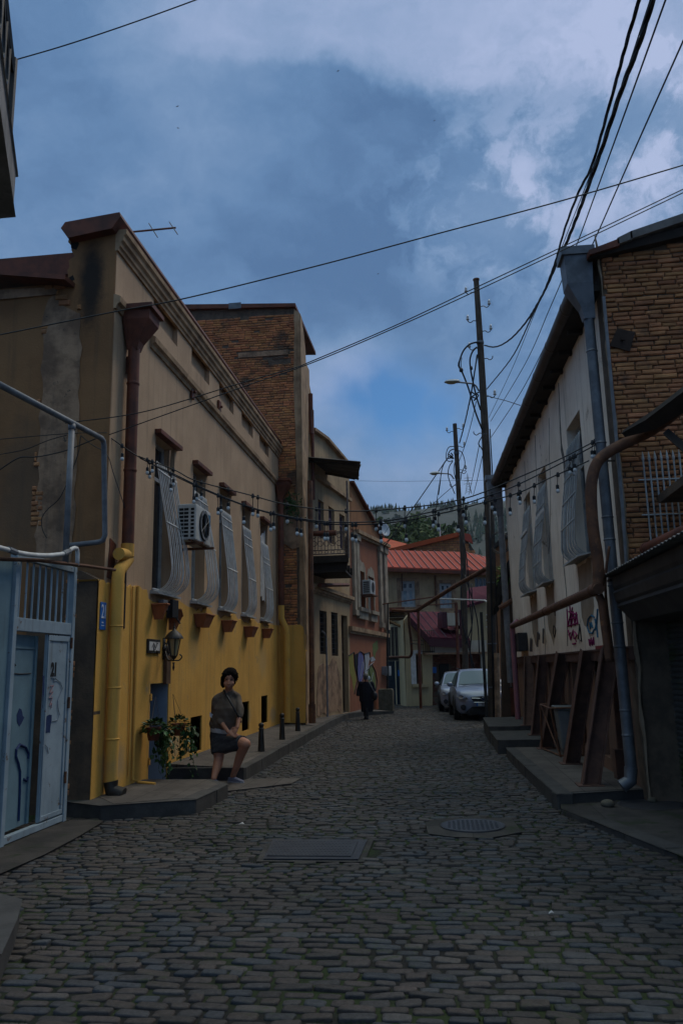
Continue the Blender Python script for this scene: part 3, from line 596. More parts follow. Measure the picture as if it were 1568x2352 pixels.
# ================================================================== helpers for buildings
def bricks(mb, fac, u0, u1, z0, z1, bw, bh, gap=.012, depth=.05, off=0.0, test=None, seed=1, jit=.004, missing=.0, curve=0):
    rnd = random.Random(seed); z = z0
    while z+bh*.6 < z1:
        u = u0-rnd.random()*bw
        while u < u1:
            l = bw*rnd.uniform(.62, 1.15); a, b = max(u, u0), min(u+l, u1); u += l+gap
            if b-a < .03 or rnd.random() < missing: continue
            zz = z+rnd.uniform(-jit, jit)+(curve*noise.noise((a*.8, z*2, 0)) if curve else 0); cz = zz+bh/2
            if test and not (test((a+b)/2, cz) and test(a+.02, cz) and test(b-.02, cz)): continue
            d = off+rnd.uniform(-.006, .008); q = min(.012, bh*.2); h = bh-gap
            def P(u_, z_, f): return fac.P(u_+rnd.uniform(-jit, jit), z_+rnd.uniform(-jit, jit), f)
            o4 = [P(a,zz,d-.012), P(b,zz,d-.012), P(b,zz+h,d-.012), P(a,zz+h,d-.012)]
            i4 = [P(a+q,zz+q,d), P(b-q,zz+q,d), P(b-q,zz+h-q,d), P(a+q,zz+h-q,d)]
            k4 = [p-fac.n*depth for p in o4]
            mb.add(o4+i4+k4, [(4,5,6,7)]+[(i, (i+1) % 4, (i+1) % 4+4, i+4) for i in range(4)]+[(i+8, (i+1) % 4+8, (i+1) % 4, i) for i in range(4)])
        z += bh
def inside(poly):
    def f(x, y):
        c = False; n = len(poly)
        for i in range(n):
            (x1, y1), (x2, y2) = poly[i], poly[i-1]
            if (y1 > y) != (y2 > y) and x < (x2-x1)*(y-y1)/(y2-y1)+x1: c = not c
        return c
    return f
def profile(mb, fac, u0, u1, prof):
    """extrude a closed (off,z) profile along the wall"""
    mb.prism([fac.P(u0, z, f) for f, z in prof], fac.u*(u1-u0))
def window(fac, parent, r, depth=.2, frame='greywhite', pane='glass', mull=1, transom=.72, w=.06):
    u0, u1, z0, z1 = r; mb = MB(); d0, d1 = -depth, -depth+.05
    fac.box(mb, u0, u0+w, z0, z1, d0, d1); fac.box(mb, u1-w, u1, z0, z1, d0, d1)
    fac.box(mb, u0+w, u1-w, z0, z0+w, d0, d1); fac.box(mb, u0+w, u1-w, z1-w, z1, d0, d1)
    for i in range(mull):
        c = u0+(u1-u0)*(i+1)/(mull+1); fac.box(mb, c-w*.5, c+w*.5, z0+w, z1-w, d0, d1-.003)
    if transom:
        zt = z0+(z1-z0)*transom; fac.box(mb, u0+w, u1-w, zt-w*.5, zt+w*.5, d0, d1+.003)
    fr = mb.build('window_frame', M[frame], parent)
    mb = MB(); mb.quad(fac.P(u0,z0,d0+.015), fac.P(u1,z0,d0+.015), fac.P(u1,z1,d0+.015), fac.P(u0,z1,d0+.015)); mb.build('pane', M[pane], fr)
    return fr
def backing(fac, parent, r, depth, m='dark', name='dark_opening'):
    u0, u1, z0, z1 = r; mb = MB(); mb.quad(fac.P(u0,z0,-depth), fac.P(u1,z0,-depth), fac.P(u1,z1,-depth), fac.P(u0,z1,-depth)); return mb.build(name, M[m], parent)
def bellygrille(fac, parent, r, bulge, nb, mname='white', zt=None, hbars=(.93,.84,.45), rad=.0085, seed=0, drop=.04, kick=.5):
    u0, u1, z0, z1 = r; zt = zt or z1; rnd = random.Random(seed); mb = MB()
    prof = [(.02, zt), (.02+bulge*.24, z0+kick+(zt-z0-kick)*.75), (.02+bulge*.5, z0+kick+(zt-z0-kick)*.5), (.02+bulge*.76, z0+kick+(zt-z0-kick)*.25), (bulge, z0+kick), (bulge*1.0, z0+kick*.7), (bulge*.9, z0+kick*.4), (bulge*.62, z0+kick*.15), (bulge*.3, z0+kick*.03), (.0, z0+drop-.03)]
    pp = smoothpath([(f, 0, z) for f, z in prof], 4)
    for i in range(nb):
        u = u0+.03+(u1-u0-.06)*i/(nb-1); e = rnd.uniform(-.006, .006); s = rnd.uniform(.96, 1.02)
        mb.tube([fac.P(u+e*math.sin(k*.5), p.z, p.x*s) for k, p in enumerate(pp)], rad, 5)
    for h in hbars:
        zz = z0+(zt-z0)*h; f = 0
        for k in range(len(pp)-1):
            if pp[k].z >= zz >= pp[k+1].z: t = (pp[k].z-zz)/max(1e-6, pp[k].z-pp[k+1].z); f = pp[k].x+(pp[k+1].x-pp[k].x)*t; break
        fac.box(mb, u0+.01, u1-.01, zz-.012, zz+.012, f+.006, f+.014)
    fac.box(mb, u0+.01, u1-.01, z0+drop-.012, z0+drop+.014, .0, .03)
    return mb.build('window_grille', M[mname], parent, smooth=True)

# ================================================================== left house with yellow base
FL = Fac((-4.38, 0), (0, 1), (1, 0)); FW = Fac((0, 9.935), (1, 0), (0, -1))
Y0, Y1 = 9.95, 21.6
H1 = thing('plastered_house', 'long beige plastered house with yellow painted base, rust coping and belly window grilles', 'house', (-4.38, 15, 0))
WPX = [((350,396)), ((440,470)), ((503,528)), ((555,574)), ((598,614))]
WR = []
for a, b in WPX: WR.append((FL.uv(a, 1300)[0], FL.uv(b, 1300)[0], 2.93, 5.47))
PR = [FL.rect((a,y0), (a,y1), (b,y0)) for a, b, y0, y1 in ((354,410,671,717), (441,482,783,823), (504,537,865,899), (555,581,933,962), (596,617,992,1016))]
_zp = FL.uv(410, 800)[1]; PR = [(a, b, _zp, d) for a, b, c, d in PR]
def left_house():
    top = 8.02
    mb = MB(); FL.slab(mb, [(Y0,0), (Y1,0), (Y1,top), (Y0,top)], [rect_loop(r) for r in WR]+[rect_loop(r) for r in PR]+[rect_loop(r) for r in DOORS], .3)
    mb.build('front_wall', M['beige'], H1)
    for r in PR:
        mb = MB(); u0,u1,z0,z1 = r; mb.quad(FL.P(u0,z0,-.09), FL.P(u1,z0,-.09), FL.P(u1,z1,-.09), FL.P(u0,z1,-.09)); mb.build('frieze_panel', M['beige'], H1)
    # end wall towards the camera
    out = FW.pts([(258,524),(250,526),(160,540),(157,556),(168,566),(164,574),(172,588),(158,598),(160,612),(155,622),(157,632),(153,655),(120,652),(0,664),(-260,690),(-300,1700),(200,1700)])
    out[0] = (-4.385, out[0][1]); out[-1] = (-4.385, .0); out[-2] = (out[-2][0], 0)
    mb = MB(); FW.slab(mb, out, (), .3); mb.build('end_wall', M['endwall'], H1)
    strip = FW.pts([(112,690),(126,678),(150,705),(186,722),(184,760),(190,800),(183,850),(180,905),(183,960),(176,1000),(178,1060),(172,1120),(174,1180),(166,1240),(165,1310),(78,1310),(84,1270),(80,1230),(90,1190),(82,1150),(92,1100),(86,1060),(94,1010),(90,960),(100,905),(94,850),(102,800),(96,750),(104,715)])
    mb = MB(); FW.slab(mb, ragged(strip, .12, .022, 3), (), .03, .012); mb.build('bare_concrete_patch', M['concrete'], H1)
    L_ = inside(FW.pts([(86,790),(112,785),(112,830),(98,850),(104,890),(92,895),(82,1000),(72,1180),(70,1260),(84,1270),(98,1180),(98,1000),(104,850),(112,700)]))
    mb = MB()
    u0, z0 = FW.uv(66, 1290); u1, z1 = FW.uv(125, 690)
    bricks(mb, FW, u0, u1, z0, z1, .16, .07, off=.02, test=lambda u, z: L_(u, z) and noise.noise((u*3, z*2.1, 0)) > -.12, seed=4)
    L2 = inside(FW.pts([(105,652),(152,656),(152,676),(186,700),(186,716),(150,700),(118,690),(104,676)]))
    bricks(mb, FW, FW.uv(104,680)[0], FW.uv(188,680)[0], FW.uv(120,716)[1], FW.uv(120,652)[1], .2, .085, off=.03, test=L2, seed=9)
    mb.build('exposed_brick', M['brickold'], H1)
    # black holes where the plaster broke
    mb = MB()
    for pts in ([(163,552),(176,546),(182,560),(176,574),(164,570)], [(156,640),(168,632),(172,642),(158,650)]): FW.slab(mb, FW.pts(pts), (), .01, .004)
    mb.build('broken_hole', M['dark'], H1)
    # coping over the front and the tower
    Yc = 9.78; fc = Fac((0, Yc), (1, 0), (0, -1))
    pr = fc.pts([(140,524),(150,510),(275,487),(277,496),(263,516),(258,524),(156,546)])
    mb = MB(); mb.prism([fc.P(u, z) for u, z in pr], (0, Y1+.1-Yc, 0)); mb.build('roof_coping', M['rust'], H1)
    cz = FL.uv(258, 524)[1]; t = fc.uv(277, 496)[0]+4.38
    mb = MB(); profile(mb, FL, Y0-.02, Y1, [(-.02,7.70), (.03,7.70), (.035,7.75), (.06,7.77), (.065,7.83), (.10,7.86), (.105,7.93), (.14,7.96), (.145,8.03), (-.02,8.03)]); mb.build('roof_cornice', M['trim'], H1)
    mb = MB(); g0, g1 = FL.uv(322, 700)[0], FL.uv(345, 760)[0]
    for a, b in ((Y0-.03, g0), (g1, Y1-.1)): profile(mb, FL, a, b, [(-.01,6.80), (.03,6.80), (.045,6.86), (.09,6.89), (.10,6.97), (.05,7.0), (-.01,7.02)])
    mb.build('string_course', M['trim'], H1)
    # lower wing roof at the left
    a = FW.uv(150, 631, .3); b = FW.uv(-260, 600, .3); mb = MB()
    mb.prism([FW.P(a[0], a[1], .3), FW.P(b[0], b[1], .3), FW.P(b[0], b[1]-.07, .3), FW.P(a[0], a[1]-.07, .3)], (0, 9, .8)); mb.build('wing_roof', M['rust'], H1)
    mb = MB(); mb.box(-14, -4.5, Y0+.35, Y1+.1, 7.6, 7.95); mb.build('roof', M['rust'], H1)
    mb = MB(); FW.slab(mb, FW.pts([(0,668),(120,662),(135,668),(130,678),(60,684),(0,690)]), (), .05, .03, back=True); mb.build('eaves_board', M['concrete'], H1)
    # yellow base
    ztop = FL.pts([(221,1329),(233,1331),(252,1338),(279,1342),(296,1350),(311,1345),(338,1354),(343,1376),(370,1392),(396,1386),(400,1372),(436,1396),(452,1404),(468,1402),(474,1395),(497,1412),(512,1418),(528,1418),(534,1410),(550,1424),(562,1430),(574,1430),(580,1420),(597,1432),(612,1438),(620,1434),(640,1436)], .03)
    _rn = random.Random(4); ztop = [q for a, b in zip(ztop, ztop[1:]) for q in (a, ((a[0]*2+b[0])/3, (a[1]*2+b[1])/3+_rn.uniform(-.02,.05)), ((a[0]+b[0]*2)/3, (a[1]+b[1]*2)/3+_rn.uniform(-.05,.03)))]+[ztop[-1]]
    ztop[0] = (9.72, ztop[0][1]); ztop[-1] = (Y1, ztop[-1][1])
    mb = MB(); FL.slab(mb, [(9.72,-.05)]+[(Y1,-.05)]+ztop[::-1], [rect_loop(r) for r in DOORS], .38, .03, back=False, hdepth=.34); mb.build('painted_base', M['yellow'], H1)
    mb = MB(); fe = Fac((0, 9.71), (1,0), (0,-1)); FWt = [(-5.3,-.05), (-4.36,-.05), (-4.36,2.9), (-4.6,3.02), (-5.3,3.1)]
    fe.slab(mb, ragged(FWt, .2, .012, 2)[:-1], (), .2); mb.build('pillar_face', M['pillar'], H1)
    mb = MB(); bricks(mb, fe, -4.80, -4.62, 0, 2.95, .14, .075, off=.003, seed=12, missing=.45, test=lambda u, z: noise.noise((u*2, z*1.6, 8)) > -.25); mb.build('exposed_brick', M['brickold'], H1)
    # windows
    for i, r in enumerate(WR):
        window(FL, H1, r, .24, 'greywhite', 'curtain' if i in (1, 4) else 'glass', 1, .76)
        u0, u1, z0, z1 = r
        mb = MB(); mb.obox(FL.P(u0-.05, z1-.005, -.02), FL.u*(u1-u0+.16), V((0,0,.075)), FL.n*.13); mb.build('lintel', M['rust'], H1, bevel=.006)
        mb = MB(); mb.prism([FL.P(u0-.06, z0-.04, .0), FL.P(u0-.06, z0, -.2), FL.P(u0-.06, z0+.02, .0), FL.P(u0-.06, z0-.015, .14), FL.P(u0-.06, z0-.045, .14)], FL.u*(u1-u0+.14)); mb.build('window_sill', M['greywhite'], H1)
        nb = (11, 10, 11, 9, 9)[i]; zt = (5.02, 4.98, 5.0, 4.98, 4.9)[i]
        bellygrille(FL, H1, (u0, u1, z0, z1), (.30,.30,.19,.17,.16)[i], nb, 'white', zt, ((.93,.52),(.93,.5),(.92,.83,.4),(.88,.79,.4),(.80,.73,.4))[i], .0105, i, kick=.42)
        if i == 4:
            mb = MB(); FL.slab(mb, ragged([(u0+.28,z0+.6), (u1,z0+.5), (u1,z1-.15), (u0+.32,z1-.4)], .12, .05, 2), (), .02, -.06, back=True); mb.build('torn_plastic_sheet', M['white'], H1)
    # basement openings and sunken door
    for r in DOORS[1:]:
        backing(FL, H1, r, .3); u0, u1, z0, z1 = r; mb = MB()
        for k in range(4): fx = u0+(u1-u0)*(k+.5)/4; mb.tube([FL.P(fx,z0,-.2), FL.P(fx,z1,-.2)], .012, 5)
        for zz in (z0+.25, z1-.2): mb.tube([FL.P(u0,zz,-.2), FL.P(u1,zz,-.2)], .01, 5)
        mb.build('basement_grate', M['black'], H1)
    u0, u1, z0, z1 = DOORS[0]
    mb = MB(); FL.box(mb, u0, u1, z0, z1, -1.35, -1.3); mb.build('door', M['darkblue'], H1)
    mb = MB(); FL.box(mb, u1-.02, u1+.1, z0, z1, -1.3, -.312); FL.box(mb, u1-.012, u1+.02, z0, z1-.001, -.315, .012); mb.build('door_jamb', M['bluepaint'], H1)
    mb = MB(); FL.box(mb, u0-.1, u0-.01, z0, z1, -1.3, -.33); FL.box(mb, u0, u1, z1, z1+.1, -1.3, -.33); mb.build('door_passage', M['pillar'], H1)
    for zz in (.35, 1.28):
        mb = MB(); FL.box(mb, u0-.02, u0+.03, zz, zz+.1, .031, .05); mb.build('door_hinge', M['yellow'], H1)
    # wall anchors
    for px, py in ((307,756),(441,909),(503,943),(296,850)):
        mb = MB(); u, z = FL.uv(px-2, py-8); mb.obox(FL.P(u-.08, z-.13, 0), FL.u*.16, V((0,0,.26)), FL.n*.05); mb.lathe(FL.P(u, z, .05), [(.03,0), (.03,.05)], 8, FL.n)
        mb.build('wall_anchor', M['rust'], H1, bevel=.01)
    mb = MB(); a = FL.uv(249, 1262); b = FL.uv(266, 1380); FL.slab(mb, ragged([(a[0]-.02,2.96), (a[0]+.2,2.94), (a[0]+.24,3.44), (a[0]+.03,3.5)], .1, .02, 3), (), .02, .012); mb.build('rusty_patch_plate', M['rust'], H1)
    # downpipes
    def pipe_u(px, py, off): return FL.uv(px, py, off)[0]
    ua = pipe_u(302, 1000, .13); zA = FL.uv(302, 800, .13)[1]; zb = FL.uv(300, 1278, .13)[1]; ub = pipe_u(266, 1480, .13); ze = FL.uv(266, 1310, .13)[1]
    p = FL.P
    mb = MB(); mb.tube([p(ua, zA+.05, .13), p(ua, zb, .13)], .085, 14)
    for zz in (zb+1.2, zb+2.5): mb.lathe(p(ua, zz, .13), [(.09,0), (.096,.02), (.09,.04)], 14)
    dp = mb.build('downpipe', M['rust'], H1, smooth=2)
    def hopper(ua, z0, s, m, parent, fac, f0=.13):
        mb = MB(); c = fac.P(ua, z0, f0); N_, U_ = fac.n, fac.u
        def ring(hw, hd, sh, z): return [c+U_*a*hw+N_*(b*hd+sh)+V((0,0,z)) for a, b in ((-1,-1),(1,-1),(1,1),(-1,1))]
        R = [ring(.075*s,.075*s,0,0), ring(.1*s,.1*s,.01*s,.12*s), ring(.2*s,.2*s,.09*s,.42*s), ring(.21*s,.21*s,.09*s,.55*s), ring(.26*s,.26*s,.09*s,.56*s), ring(.26*s,.26*s,.09*s,.63*s)]
        mb.add([v for r in R for v in r], [(i*4+k, i*4+(k+1) % 4, i*4+4+(k+1) % 4, i*4+4+k) for i in range(5) for k in range(4)]+[(20,21,22,23)])
        return mb.build('hopper', m, parent)
    hopper(ua, zA, 1.0, M['rust'], dp, FL)
    mb = MB(); mb.tube([p(ua+.03, zA+.55, -.02), p(ua+.03, zA+.62, .1)], .09, 12); mb.build('spout', M['steel'], dp, smooth=2)
    mb = MB(); mb.tube([p(ua, zb+.16, .13), p(ua, zb-.02, .13)], .092, 14); mb.tube([p(ua, zb, .13)]+[p(ua-.0-.3*(1), zb-.02, .13)], .085, 14)
    e = arc(p(ua-.12, zb-.12, .13), .12, math.pi/2, math.pi/2, FL.u, V((0,0,1)))
    mb.tube([p(ua+.03, zb-.05, .13), p(ub+.05, ze+.02, .13)], .085, 14)
    mb.tube([p(ub+.06, ze+.035, .13), p(ub+.02, ze+.01, .13), p(ub, ze-.1, .13), p(ub, .32, .13)], .085, 14)
    for zz in (2.3, 1.5, .85): mb.lathe(p(ub, zz, .13), [(.086,0), (.093,.012), (.086,.024)], 14)
    mb.build('lower_downpipe', M['yellow'], H1, smooth=2)
    mb = MB(); mb.tube([p(ub, .34, .13), p(ub, .22, .15), p(ub+.0, .17, .3)], .095, 12); mb.build('pipe_shoe', M['black'], H1, smooth=2)
    mb = MB(); uc = pipe_u(310, 1600, .05); zc = FL.uv(310, 1345, .05)[1]; mb.tube([p(uc, zc, .05), p(uc, .24, .05), p(uc+.06, .19, .12), p(uc-.05,.182,.4)], .022, 8)
    ud = pipe_u(297,1600,.045); mb.tube([p(ud, zc-.02, .05), p(ud+.05, .3, .05)], .012, 6); mb.build('cable_conduit', M['yellow'], H1, smooth=2)
    mb = MB(); mb.tube([p(ua+.2, zA+.05, .03), p(ua+.2, zb-1.0, .03)], .016, 6); mb.build('wall_cable', M['rubber'], H1)
    ue = Y1-.35; zt2 = FL.uv(632, 1135, .13)[1]; zy = FL.uv(634, 1395, .13)[1]
    mb = MB(); mb.tube([p(ue, zt2, .13), p(ue, zy, .13)], .085, 12); d2 = mb.build('downpipe', M['rust'], H1, smooth=2); hopper(ue, zt2, .9, M['rust'], d2, FL)
    mb = MB(); mb.tube([p(ue, zy+.1, .13), p(ue, zy-.25, .13), p(ue-.02, zy-.55, .27), p(ue-.02, zy-.7, .28), p(ue-.02, .32, .28)], .09, 12); mb.build('lower_downpipe', M['yellow'], H1, smooth=2)
DOORS = [(FL.uv(346,1570,.03)[0], FL.uv(388,1571,.03)[0], -.04, 1.53)]
for a, b, t_, bt in ((438,464,1648,1732), (556,572,1613,1681), (600,614.5,1599,1663)):
    r = FL.rect((a,t_), (a,bt), (b,t_), .03); DOORS.append((r[0], r[1], max(.30, r[2]), r[3]))
left_house()

def on_left_wall():
    p = FL.P
    # number plate 21
    r = FL.rect((233.7,1382), (233.7,1446), (246.5,1384), .05); T = thing('number_plate', 'blue enamel house number plate reading 21 on the yellow wall', 'sign', tuple(p(r[0], r[2], .04)))
    mb = MB(); FL.box(mb, *r, .031, .045); mb.build('plate', M['signblue'], T, bevel=.004)
    text(T, '21', 'digits', FL, (r[0]+r[1])/2, r[2]+(r[3]-r[2])*.63, .05, (r[3]-r[2])*.52, M['signwhite'], sx=.62)
    mb = MB(); FL.box(mb, r[0]+.04, r[1]-.09, r[2]+.085, r[2]+.10, .046, .049); FL.box(mb, r[0]+.03, r[1]-.06, r[2]+.05, r[2]+.058, .046, .049); mb.build('small_lettering', M['signwhite'], T)
    # plaques
    for k, (a, b, c, d) in enumerate(((340,368,1467,1500), (386,402,1472,1510))):
        r = FL.rect((a,c), (a,d), (b,c), .05); z0 = r[2]
        T = thing('plaque', ('framed white plaque with a scrawled black tag left of the wall lantern', 'framed white plaque half hidden behind the wall lantern')[k], 'plaque', tuple(p(r[0], z0, .04)))
        mb = MB(); FL.box(mb, r[0], r[1], z0, r[3], .031, .06); mb.build('frame', M['black'], T, bevel=.005)
        mb = MB(); FL.box(mb, r[0]+.04, r[1]-.04, z0+.04, r[3]-.04, .061, .064); mb.build('panel', M['white'], T)
        if k == 0:
            mb = MB(); u, z = (r[0]+r[1])/2, (z0+r[3])/2
            for l in ([(-.12,-.02),(-.05,.05),(-.06,-.08),(.0,.03),(.03,-.05)], [(-.02,-.06),(.06,-.01),(.1,.09),(.04,.06)], [(.0,-.09),(.08,-.06),(.12,-.1)], [(.08,.05),(.13,.04)]): mb.tube([p(u+x, z+y, .066) for x, y in l], .006, 4)
            mb.build('tag', M['ink'], T)
    # plank above the door
    r = FL.rect((377,1506), (377,1571), (389,1510), .04); mb = MB(); FL.box(mb, r[0], r[1]-.05, r[2], r[3]+.0, .031, .09); tag(mb.build('wooden_plank', M['plank'], bevel=.005), 'upright brown plank fixed over the sunken doorway', 'plank')
    # wall lantern
    c = pX(399, 1512, -4.38+.34); u, z = c.y, c.z; F = .34
    T = thing('wall_lantern', 'black iron wall lantern with clear panes on a scrolled bracket', 'lantern', tuple(p(u, z, .03)))
    ub = FL.uv(377, 1490, .04)[0]; zb = FL.uv(377, 1490, .04)[1]
    mb = MB(); mb.lathe(p(ub, zb, .03), [(.06,0), (.06,.03), (.04,.045)], 12, FL.n); mb.obox(p(ub-.04, zb-.17, .031), FL.u*.08, V((0,0,.34)), FL.n*.02)
    a = p(ub, zb-.02, .05); e = p(u, z-.03, F); mb.tube(smoothpath([a, a.lerp(e,.4)+V((0,0,-.09)), a.lerp(e,.8)+V((0,0,-.03)), e, e+V((0,0,.06))]), .014, 8)
    mb.tube(smoothpath([a+V((0,0,.12)), a.lerp(e,.3)+V((0,0,.12)), a.lerp(e,.45)+V((0,0,.02)), a.lerp(e,.3)+V((0,0,-.02))]), .011, 6)
    mb.tube(smoothpath([e, e+V((.08,.02,-.0)), e+V((.12,.03,.05)), e+V((.09,.02,.09))]), .011, 6); mb.lathe(e+V((0,0,-.16)), [(.004,0), (.02,.05), (.012,.09), (.02,.13)], 8)
    mb.build('bracket', M['black'], T, smooth=True)
    base = p(u, z+.04, F); mb = MB(); n6 = 6
    for k in range(6):
        t = 6.2832*k/6; mb.tube([base+V((.055*math.cos(t), .055*math.sin(t), 0)), base+V((.105*math.cos(t), .105*math.sin(t), .26))], .008, 4)
    mb.lathe(base, [(.03,-.05), (.06,-.01), (.06,.0)], 6); mb.build('lantern_cage', M['black'], T)
    mb = MB(); mb.lathe(base+V((0,0,.005)), [(.05,0), (.1,.25)], 6); mb.build('panes', M['lamplens'], T)
    mb = MB(); mb.lathe(base+V((0,0,.255)), [(.145,0), (.14,.02), (.10,.075), (.05,.12), (.03,.13), (.015,.16), (.02,.175), (.006,.2), (.004,.27)], 12); mb.build('lantern_roof', M['black'], T, smooth=2)
    # flower boxes
    for i, (a, t_, b, bt) in enumerate(((347.5,1388,390,1424), (383,1401,421,1429), (445,1411,494,1446), (508,1426,545,1456), (559.5,1440,594,1469), (601,1445,629,1470))):
        u0, z1 = FL.uv(a, t_, .03); u1 = pX(b, t_+18, -4.38+.28).y; h = .2 if i else .21; z0 = z1-h-.02
        lab = ('terracotta window box at the near end, just above the framed plaque', 'tilted terracotta window box tucked under the black floodlight', 'terracotta window box under the second grille, below the air conditioner', 'terracotta window box below the third barred window', 'terracotta window box below the fourth barred window', 'farthest terracotta window box, nearest the corner downpipe')[i]
        T = thing('window_box', lab, 'flower box', tuple(p(u0, z0, .03)), 'terracotta boxes fixed along the yellow wall')
        tl = .03 if i != 1 else .10; U_ = FL.u*(u1-u0); c0 = p(u0, z1, .031)
        def prof(u, s): return [p(u, z1-s, .031), p(u, z0-s+.0, .06), p(u, z0-s, .19), p(u, z1-s, .27)]
        A, B = prof(u0, 0), prof(u1, tl if i == 1 else 0); mb = MB(); k = .06
        A2 = [A[0], A[1]+FL.u*k, A[2]+FL.u*k, A[3]]; B2 = [B[0], B[1]-FL.u*k, B[2]-FL.u*k, B[3]]
        mb.add(A2+B2, [(0,1,2,3), (7,6,5,4), (0,4,5,1), (1,5,6,2), (2,6,7,3)])
        for q0, q1 in ((A[3], B[3]), (A[0], A[3]), (B[0], B[3])): mb.tube([q0, q1], .016, 6)
        mb.build('trough', M['terracotta'], T)
        mb = MB(); n = 14; vs = []
        for r_ in range(5):
            for q in range(n+1): f = r_/4; vs.append(A[0].lerp(B[0], q/n).lerp(A[3].lerp(B[3], q/n), f)+V((0,0,-.01+.035*random.random()*(0 < r_ < 4))))
        mb.add(vs, [(r_*(n+1)+q, r_*(n+1)+q+1, (r_+1)*(n+1)+q+1, (r_+1)*(n+1)+q) for r_ in range(4) for q in range(n)]); mb.build('soil', M['soil'], T)
    # floodlight
    c = pX(403, 1400, -4.38+.22); mb = MB(); T = thing('floodlight', 'black floodlight beside a small grey box above the near window boxes', 'lamp', tuple(c))
    mb.obox(c+V((-.06,-.1,-.13)), (.06,-.03,0), (.03,.2,0), (0,0,.28))
    for k in range(6): mb.obox(c+V((-.065,-.09+.035*k,-.13)), (-.05,0,0), (.0,.01,0), (0,0,.26))
    mb.build('housing', M['plastic'], T, bevel=.008); mb = MB(); mb.tube([c+V((-.16,0,-.02)), c+V((-.1,0,0)), c+V((0,0,-.05))], .02, 6); mb.tube([c+V((0,.02,-.12)), c+V((.05,.1,-.22))], .012, 5); mb.build('arm', M['plastic'], T)
    mb = MB(); mb.obox(c+V((-.19,-.28,-.02)), (.1,0,0), (0,.2,0), (0,0,.16)); mb.build('junction_box', M['greypipe'], T, bevel=.01)
    # air conditioner
    xf = -3.92; a = pX(451, 1156, xf); b = pX(451, 1240, xf); y0, z1, z0 = a.y, a.z, b.z; y1 = pX(484, 1200, xf).y; xb = xf-.32
    T = thing('air_conditioner', 'dusty white air conditioner unit bracketed under the second window of the beige wall', 'air conditioner', (xb, y0, z0))
    mb = MB(); mb.box(xb, xf, y0, y1, z0, z1); mb.build('casing', M['acwhite'], T, bevel=.018)
    mb = MB()
    for i in range(8):
        for j in range(3): mb.box(xb+.03+.085*j+(.03 if j == 2 else 0), xb+.105+.085*j+(.012 if j == 2 else 0), y0-.004, y0+.004, z0+.05+(z1-z0-.1)*i/8, z0+.05+(z1-z0-.1)*(i+.62)/8)
    mb.build('side_louvres', M['dark'], T)
    fy, fz, fr = y0+(y1-y0)*.52, (z0+z1)/2, (z1-z0)*.43
    mb = MB(); mb.lathe((xf-.01, fy, fz), [(fr,0), (fr,.02), (fr*.97,.024)], 30, (1,0,0)); fg = mb.build('fan_opening', M['plastic'], T)
    mb = MB()
    for k in range(6): mb.lathe((xf+.024, fy, fz), [(fr*(k+1)/6.2,0), (fr*(k+1)/6.2,.008), (fr*(k+1)/6.2-.012,.008)], 26, (1,0,0))
    for k in range(12): t = 6.283*k/12; mb.tube([(xf+.03, fy, fz), (xf+.03, fy+fr*math.cos(t), fz+fr*math.sin(t))], .006, 4)
    mb.build('fan_guard', M['greypipe'], fg)
    mb = MB(); mb.box(xf+.001, xf+.004, y1-.16, y1-.02, z1-.25, z1-.06); mb.build('sticker', M['spblue'], T)
    mb = MB(); mb.box(-4.38, xf+.1, y0+.1, y0+.14, z0-.06, z0-.02); mb.box(-4.38, xf+.1, y1-.14, y1-.1, z0-.06, z0-.02); mb.box(xf-.1, xf-.06, y0-.1, y1+.1, z0-.02, z0-.002); mb.box(-4.37, -4.34, y0+.1, y0+.14, z0-.35, z0-.06); mb.build('bracket', M['rustpipe'], T)
    mb = MB(); mb.tube(smoothpath([(xb+.05, y0-.05, z0+.2), (-4.33, y0-.25, z0+.5), (-4.35, y0-.22, z1+.1), (-4.35, y0-.15, z1+.9)]), .02, 6); mb.build('hose', M['concrete'], T, smooth=True)
def text(parent, s, name, fac, u, z, off, h, m, sx=1.0, flip=1, extr=.002, bold=.0, tilt=0):
    cu = bpy.data.curves.new(name, 'FONT'); cu.body = s; cu.align_x = 'CENTER'; cu.align_y = 'CENTER'; cu.size = h*1.38; cu.extrude = extr; cu.offset = bold
    to = bpy.data.objects.new(name, cu); COL.objects.link(to)
    dg = bpy.context.evaluated_depsgraph_get(); me = bpy.data.meshes.new_from_object(to.evaluated_get(dg)); bpy.data.objects.remove(to); bpy.data.curves.remove(cu)
    mb = MB(); right = fac.u*flip; c_, s_ = math.cos(tilt), math.sin(tilt)
    mb.add([fac.P(u, z, off)+right*((v.co.x*c_-v.co.y*s_)*sx)+V((0,0,v.co.y*c_+v.co.x*s_))+fac.n*v.co.z for v in me.vertices], [tuple(p.vertices) for p in me.polygons])
    bpy.data.meshes.remove(me)
    return mb.build(name, m, parent)
on_left_wall()

